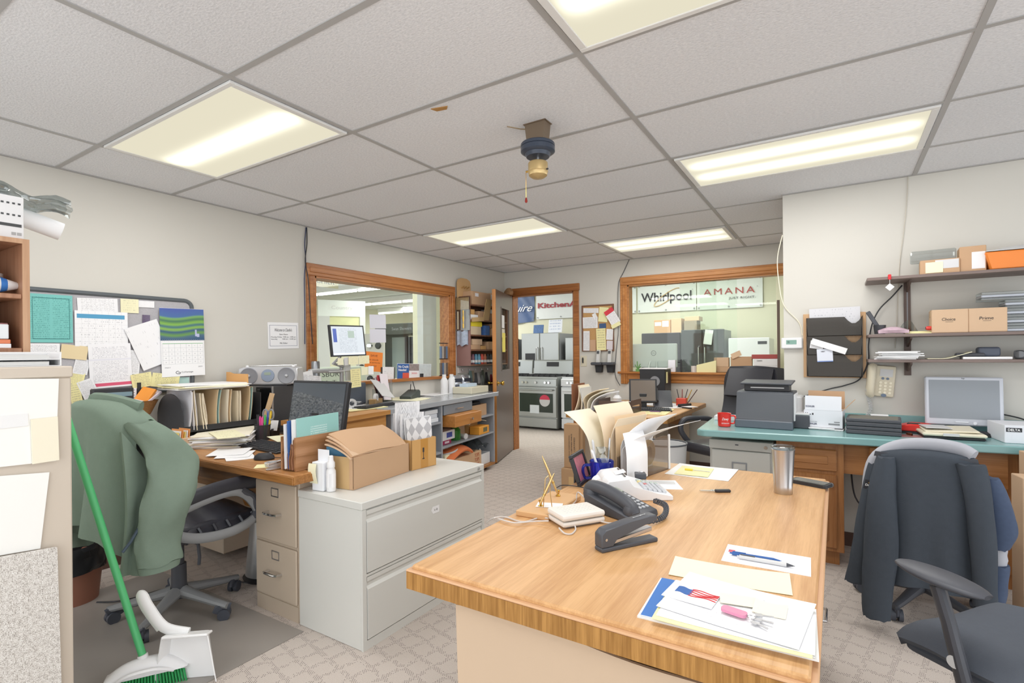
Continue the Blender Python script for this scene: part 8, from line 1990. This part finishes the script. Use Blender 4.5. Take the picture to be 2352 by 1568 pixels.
tag(obj('pink_pack', MB().sheet(lambda u, v: ((u - .5) * .15, (v - .5) * .10, .012 + .022 * math.sin(u * PI) * math.sin(v * PI)), 12, 8, .02), mat('pink striped film', 'cfb4c0', .3, var=.2, vs=60), None, on(2050, S2 + .002, 3.90)), 'pink bubble-wrap pack on the middle right-wall shelf', 'pack')
tag(obj('paper_stack', MB().box(-.07, .07, -.05, .05, 0, .006).box(-.06, .06, -.04, .045, .006, .014, rot=Euler((0, 0, R(12)))), [M_YEL], None, on(2110, S2, 3.92)), 'yellow and brown papers on the middle right-wall shelf', 'papers')
tag(obj('plastic_bag', MB().sheet(lambda u, v: ((u - .5) * .10, .02 * math.sin(u * 9), v * .07 * math.sin(u * 3.1)), 10, 6, .001), M_CLEAR, None, on(2085, S2 + .015, 3.97)), 'small clear bags behind the yellow papers on the middle shelf', 'bag')
t = thing('screwdriver', 'stubby red screwdriver handle on the middle right-wall shelf', 'screwdriver', on(2140, S2 + .03, 3.88), R(10)); obj('handle', MB().lathe([(.008, -.03), (.013, -.02), (.011, 0), (.014, .02), (.01, .03), (0, .032)], (0, 0, 0), 16, rot=Euler((0, R(90), 0)).to_matrix()), mat('clear red handle', 'd8463e', .2), t); obj('shaft', MB().cyl((-.06, 0, 0), (-.03, 0, 0), .003, n=8), M_STEEL, t)
rough_stack('paper_stack', 'thick stack of white papers on the lowest right-wall shelf', [(.225, 3.98, 0), (.43, 3.98, 0), (.43, 3.87, 0), (.225, 3.87, 0)], S3, 8, .05, [M_PAPER, M_LGREY, M_PAPER])
tag(obj('paper_sheet', MB().sheet(lambda u, v: (.46 + u * .2, 3.88 + v * .12, S3 + .004 + .035 * max(0, u - .45) * 2), 8, 4, .003), M_PALEY), 'pale sheet curling up on the lowest right-wall shelf', 'paper')
tag(obj('white_book', MB().box(.62, .83, 3.88, 3.98, S3, S3 + .014, .002), M_PAPER), 'thin white book under the grey cases on the lowest shelf', 'book')
t = thing('glasses_case', 'dark grey glasses case lying on the thin white book', 'case', (.66, 3.92, S3 + .0145), R(4)); obj('case', MB().box(-.07, .06, -.025, .025, 0, .022, .01, 3), M_DGREY, t)
t = thing('speaker', 'slate grey zip case behind the glasses case on the lowest shelf', 'case', (.74, 3.95, S3 + .0145)); obj('case', MB().box(-.05, .05, -.035, .035, 0, .055, .014, 3), mat('slate case', '555c6a', .5), t)
t = thing('eyeglasses', 'dark-framed reading glasses on the lowest right-wall shelf', 'glasses', (.89, 3.88, S3 + .001), R(10))
for x in (-.032, .032): obj('rim', MB().tube([(x + .026 * math.cos(a * PI / 10), 0, .026 + .02 * math.sin(a * PI / 10)) for a in range(20)], .0022, 6, closed=True), M_BLACK, t)
obj('temple', MB().tube([(.06, 0, .034), (.065, .10, .032), (.05, .13, .02)], .002, 6), M_BLACK, t); obj('bridge', MB().tube([(-.008, 0, .03), (.008, 0, .03)], .002, 6), M_BLACK, t)
t = thing('tool_case', 'grey and red soft case behind the reading glasses', 'case', (.93, 3.95, S3), R(14)); obj('case', MB().box(-.08, .08, -.03, .03, 0, .05, .012, 2), M_GREY, t); obj('strap', MB().box(-.01, .01, -.031, -.029, 0, .052), mat('coral strap', 'e0624c', .5), t)
# wall telephone with coiled cord
t = thing('wall_telephone', 'beige push-button wall telephone below the lowest shelf', 'phone', wr(2022, 874), WB @ Matrix.Rotation(R(-5), 3, 'Z'))
M_BPH = mat('aged beige plastic', 'd8cfb8', .4)
obj('body', MB().box(-.075, .075, -.10, .10, 0, .035, .01, 2), M_BPH, t); obj('handset', MB().tube(smoothpath([(-.048, -.095, .045), (-.05, -.06, .062), (-.05, .06, .062), (-.048, .095, .045)], 5), .022, 12, flat=1.15), M_BPH, t)
obj('card_window', MB().box(-.008, .06, .03, .078, .035, .037), M_LGREY, t)
o = MB()
for r_ in range(4):
    for c_ in range(3): o.lathe([(.008, 0), (.008, .004), (0, .005)], (.0 + c_ * .026, -.072 + r_ * .021, .035), 12)
obj('keys', o, M_CREAM, t); obj('blue_key', MB().lathe([(.011, 0), (.011, .005), (0, .006)], (.022, -.09, .035), 14, sx=1.3).lathe([(.008, 0), (.008, .005), (0, .006)], (.01, .018, .035), 12).lathe([(.008, 0), (.008, .005), (0, .006)], (.035, .018, .035), 12), mat('slate key', '6a7a90', .4), t)
cp = smoothpath([wr(1992, 893, .03), wr(1995, 915, .03), wr(2000, 935, .03), wr(1992, 955, .04)], 40)
tag(obj('coiled_cord', MB().tube([p + Vector((math.cos(i * 1.15) * .011, math.sin(i * 1.15) * .011, 0)) for i, p in enumerate(cp)], .002, 5), M_LGREY), 'pale coiled cord hanging from the beige wall telephone', 'cord')
cord('black_cable', [wr(2072, 655, .02), wr(2050, 680, .02), wr(2020, 710, .02), wr(2003, 745, .02), wr(1995, 790, .02), wr(1994, 830, .02), wr(1975, 870, .025), wr(1940, 885, .02), wr(1905, 893, .02), wr(1840, 912, .03)], .004, M_BLACK, 'black cable curving from the top shelf down past the file holder')
cord('white_cable', [wr(2086, 402, .006), wr(2083, 460, .006), wr(2075, 540, .006), wr(2066, 610, .006), wr(2062, 700, .006), wr(2056, 800, .006)], .0022, mat('pale wall wire', 'c8c2b4', .6), 'thin pale wire running down the right wall behind the shelves')
cord('white_cable', [AY(1797, 540, 4.08), AY(1786, 590, 4.07), AY(1788, 640, 4.07), AY(1800, 700, 4.08), wr(1835, 740, .006), wr(1843, 770, .006)], .003, M_CREAM, 'cream wire looping round the wall corner above the thermostat')

# ================================================================== CHAIRS ON THE RIGHT
# black leather chair behind the counter
t = thing('leather_chair', 'high-backed black leather chair behind the red mug and printer', 'chair', (-.80, 4.66, 0), R(148))
star_base(t, 20, .27, M_CHBASE); obj('column', MB().cyl((0, 0, .08), (0, 0, .44), .028, n=16), M_CHDK, t)
obj('seat', MB().box(-.26, .26, -.25, .27, .44, .53, .04, 3), M_LEATH, t)
def bk(u, v):
    r_ = max(0, v - .8) / .2
    return ((u - .5) * (.54 + .05 * math.sin(v * 3)) * (1 - .12 * r_ ** 2), -.27 - .10 * v - .05 * math.sin(u * PI) + .015 * math.sin(v * 9), .5 + .66 * v)
obj('backrest', MB().sheet(bk, 16, 18, .085), M_LEATH, t)
obj('head_pad', MB().sheet(lambda u, v: ((u - .5) * .46, -.262 - .08 * v - .02 * math.sin(u * PI), .90 + .24 * v), 12, 8, .06), M_LEATH, t)
for s_ in (-1, 1): obj('armrest', MB().tube(smoothpath([(s_ * .30, -.22, .48), (s_ * .32, -.2, .66), (s_ * .32, .0, .70), (s_ * .32, .16, .69), (s_ * .31, .2, .6), (s_ * .28, .1, .46)], 5), .024, 10), M_CHDK, t)
# task chair with the dark jacket
t = thing('task_chair', 'swivel chair under the dark jacket at the teal counter', 'chair', (.36, 3.30, 0), R(-4))
star_base(t, 30, .26, M_CHDK); obj('column', MB().cyl((0, 0, .08), (0, 0, .40), .026, n=16), M_CHDK, t); obj('seat', MB().box(-.23, .23, -.22, .22, .40, .46, .03, 3), M_LEATH, t); obj('backrest', MB().sheet(lambda u, v: ((u - .5) * .42 * (1 - .15 * v ** 3), -.25 - .05 * v - .03 * math.sin(u * PI), .42 + .40 * v), 12, 12, .04), M_DGREY, t)
M_JK = mat('charcoal softshell', '474d55', .85, var=.08, vs=40, bump=.2, bs=300, spec=.15); M_JG = mat('grey sleeve lining', 'b0b2ba', .7); M_JN = mat('navy denim', '42506a', .8, var=.15, vs=60)
t = thing('jacket', 'charcoal and grey work jacket hung on the swivel chair at the counter', 'jacket', (.345, 3.0, 0), R(-2))
o = MB()
def jb2(u, v):
    s = 2 * u - 1; k = max(0, v - .1) / .9
    x = s * (.165 + .0 * k); y = -.03 * (1 - s * s) - .02 - .04 * k + .012 * math.sin(s * 7 + k * 2) * k
    if v < .1: y += .07 * (1 - v / .1)
    return (x, y, .835 - .02 * s * s + (.0 if v < .1 else 0) - k * .60)
o.sheet(jb2, 24, 24, .012)
def sl(P, wd, th, twist=0):
    pp = smoothpath(P, 5); n_ = len(pp); rg = []
    for i, p in enumerate(pp):
        k = i / (n_ - 1)
        rg.append([o.bm.verts.new(p + Vector((math.cos(2 * PI * q / 18) * wd(k) * (1 + .05 * math.sin(3 * q + k * 13)), math.sin(2 * PI * q / 18) * th, .004 * math.sin(q * 2)))) for q in range(18)])
    for A, B in zip(rg, rg[1:]):
        for q in range(18): o.bm.faces.new((A[q], A[(q + 1) % 18], B[(q + 1) % 18], B[q]))
    o.bm.faces.new(rg[0]); o.bm.faces.new(rg[-1][::-1])
sl([(-.15, -.05, .80), (-.165, -.08, .66), (-.17, -.10, .45), (-.185, -.11, .24), (-.19, -.12, .07)], lambda k: .035 + .03 * math.sin(k * 2.6), .03)
sl([(-.19, .0, .76), (-.215, -.03, .58), (-.24, -.05, .36), (-.26, -.05, .19)], lambda k: .03 + .025 * k, .025)
sl([(.15, -.05, .80), (.175, -.07, .62), (.185, -.08, .40), (.19, -.08, .20)], lambda k: .05 - .01 * k, .035)
obj('shell', o, M_JK, t, smooth=60)
o = MB(); o.tube(smoothpath([(-.205, .0, .45), (-.21, .01, .62), (-.185, .02, .77), (-.1, .03, .84), (.02, .03, .86), (.12, .02, .85), (.165, .0, .825)], 5), .04, 12, rs=None, flat=.7); obj('grey_yoke', o, M_JG, t, smooth=60)
o = MB(); sl([(.215, .0, .74), (.245, -.0, .60), (.25, -.0, .50), (.24, -.0, .44)], lambda k: .035 + .02 * math.sin(k * 3), .035); obj('navy_panel', o, M_JN, t, smooth=60)
o = MB(); sl([(.235, .01, .44), (.235, .01, .36)], lambda k: .04, .034); obj('grey_panel', o, M_JG, t, smooth=60)
o = MB(); sl([(.235, -.0, .37), (.23, -.01, .25), (.2, -.03, .12)], lambda k: .045 - .01 * k, .035); obj('navy_pocket', o, M_JN, t, smooth=60)
pt = obj('badge_patch', MB().box(-.022, .022, -.022, .022, 0, .002), M_INK, t, (-.212, -.04, .66), WB @ Matrix.Rotation(R(-12), 3, 'Z')); lettering('DOO', .034, .011, M_LETW, pt, (0, -.002, .002), bold=.03); obj('emblem', MB().prism([(-.008, .008), (.008, .008), (0, .019)], .002, .003), mat('gold thread', 'd8a838', .6), pt)
# near task chair at the oak desk
t = thing('task_chair', 'black task chair cut off at the lower right picture corner', 'chair', (.47, 2.02, 0), R(50))
star_base(t, 10, .27, M_CHDK); obj('column', MB().cyl((0, 0, .08), (0, 0, .38), .028, n=16), M_CHDK, t)
M_FAB = mat('black mesh fabric', '565c66', .8, bump=.5, bs=500, var=.06, vs=40)
def st(u, v):
    e = max(abs(2 * u - 1), abs(2 * v - 1)); r_ = 1 - .12 * min(abs(2 * u - 1), abs(2 * v - 1)) ** 2
    return ((u - .5) * .50 * r_, (v - .5) * .50 * r_, .47 - .055 * e ** 6 - .05 * max(0, v - .7) ** 1.5 * 3 + .01 * math.cos(u * 2 * PI))
obj('seat', MB().sheet(st, 22, 22, .03), M_FAB, t, smooth=60); obj('seat_underside', MB().box(-.22, .22, -.21, .21, .375, .42, .03, 3), M_FAB, t)
obj('backrest', MB().sheet(lambda u, v: ((u - .5) * .44, -.28 - .06 * v - .03 * math.sin(u * PI), .55 + .42 * v), 12, 12, .04), M_FAB, t)
a = obj('armrest', MB().tube([(-.285, -.01, .36), (-.30, .005, .46), (-.30, .03, .56), (-.295, .06, .645)], .032, 12, rs=[.036, .034, .032, .034], flat=.55), M_CHDK, t)
o = MB()
def apad(u, v):
    q = 2 * PI * u; y = -.06 + .225 * v; wd = .052 * math.sin(PI * min(1, max(0, v * .94 + .03))) ** .45
    return (-.295 + wd * math.cos(q), y, .665 + .018 * math.sin(q) * math.sin(PI * (v * .96 + .02)) ** .4 + .01 * v)
N_ = 20; G = [[o.bm.verts.new(apad(i / N_, j / 14)) for i in range(N_)] for j in range(15)]
for A, B in zip(G, G[1:]):
    for q in range(N_): o.bm.faces.new((A[q], A[(q + 1) % N_], B[(q + 1) % N_], B[q]))
o.bm.faces.new(G[0]); o.bm.faces.new(G[-1]); obj('arm_pad', o, M_CHDK, a, smooth=60); obj('arm_bolt', MB().cyl((-.325, .005, .47), (-.318, .005, .47), .016, n=18), M_LGREY, a)
# cartons at the right picture edge
for i, (x, y, w2, h2, lb) in enumerate(((.80, 3.40, .13, .69, 'tan cardboard carton standing at the right picture edge'), (.865, 3.50, .16, .79, 'taller tan carton behind the first at the right picture edge'))): carton('cardboard_box', lb, 'box', (x, y, 0), R(8), w2, .12, h2, M_CARD3, tape=False)

# ================================================================== CEILING FAN MOTOR
t = thing('ceiling_fan', 'bladeless ceiling fan motor with brass switch cup and pull chain', 'ceiling fan', (-1.205, 2.16, 2.40))
obj('mount', MB().prism([(-.055, 0), (.055, 0), (.045, -.085), (-.045, -.085)], -.03, .03, 'y').box(-.06, .06, -.035, .035, -.004, 0), mat('aged metal', '8a7a68', .35, .6), t)
obj('stem', MB().cyl((0, 0, -.03), (0, 0, -.2), .008, n=12), M_CHROME, t)
obj('motor', MB().lathe([(0, -.085), (.05, -.085), (.078, -.095), (.082, -.10), (.082, -.112), (.079, -.113), (.082, -.115), (.082, -.135), (.072, -.142), (.062, -.144), (.055, -.16), (.02, -.163), (0, -.163)], (0, 0, 0), 40), mat('dark blue motor', '3a4352', .3), t)
c = obj('switch_cup', MB().lathe([(0, -.185), (.044, -.185), (.047, -.19), (.047, -.228), (.049, -.23), (.046, -.234), (.044, -.248), (.03, -.258), (.006, -.26), (0, -.264)], (0, 0, 0), 32), mat('brushed brass', 'cdb380', .4, .6), t)
obj('chain_nub', MB().cyl((-.047, -.01, -.222), (-.06, -.012, -.222), .005, n=10), M_BRASS, c); obj('pull_chain', MB().cyl((-.06, -.012, -.222), (-.06, -.012, -.345), .0012, n=6), M_BRASS, c); obj('pull_knob', MB().lathe([(0, -.345), (.004, -.348), (.007, -.365), (.004, -.371), (0, -.372)], (-.06, -.012, 0), 14), mat('red wood', '8f2a22', .3), c); obj('switch', MB().cyl((.047, 0, -.225), (.055, 0, -.225), .004, n=10), M_INK, c)
o = MB(); o.tube([(-1.34, 2.10, 2.3995), (-1.30, 2.16, 2.3995), (-1.25, 2.20, 2.3995), (-1.19, 2.22, 2.3995)], .004, 5); struct('trim_3', o, mat('cracked tile brown', 'a89478', .9), label='brown crack in the ceiling tile beside the fan motor')
o = MB(); p = AZ(1008, 250, 2.3985); o.prism([(p.x - .03, p.y - .02), (p.x + .05, p.y), (p.x + .03, p.y + .02), (p.x - .02, p.y + .01)], 2.396, 2.3995); struct('trim_4', o, mat('chipped tile tan', 'b0844c', .9), label='chipped spot on a ceiling tile')
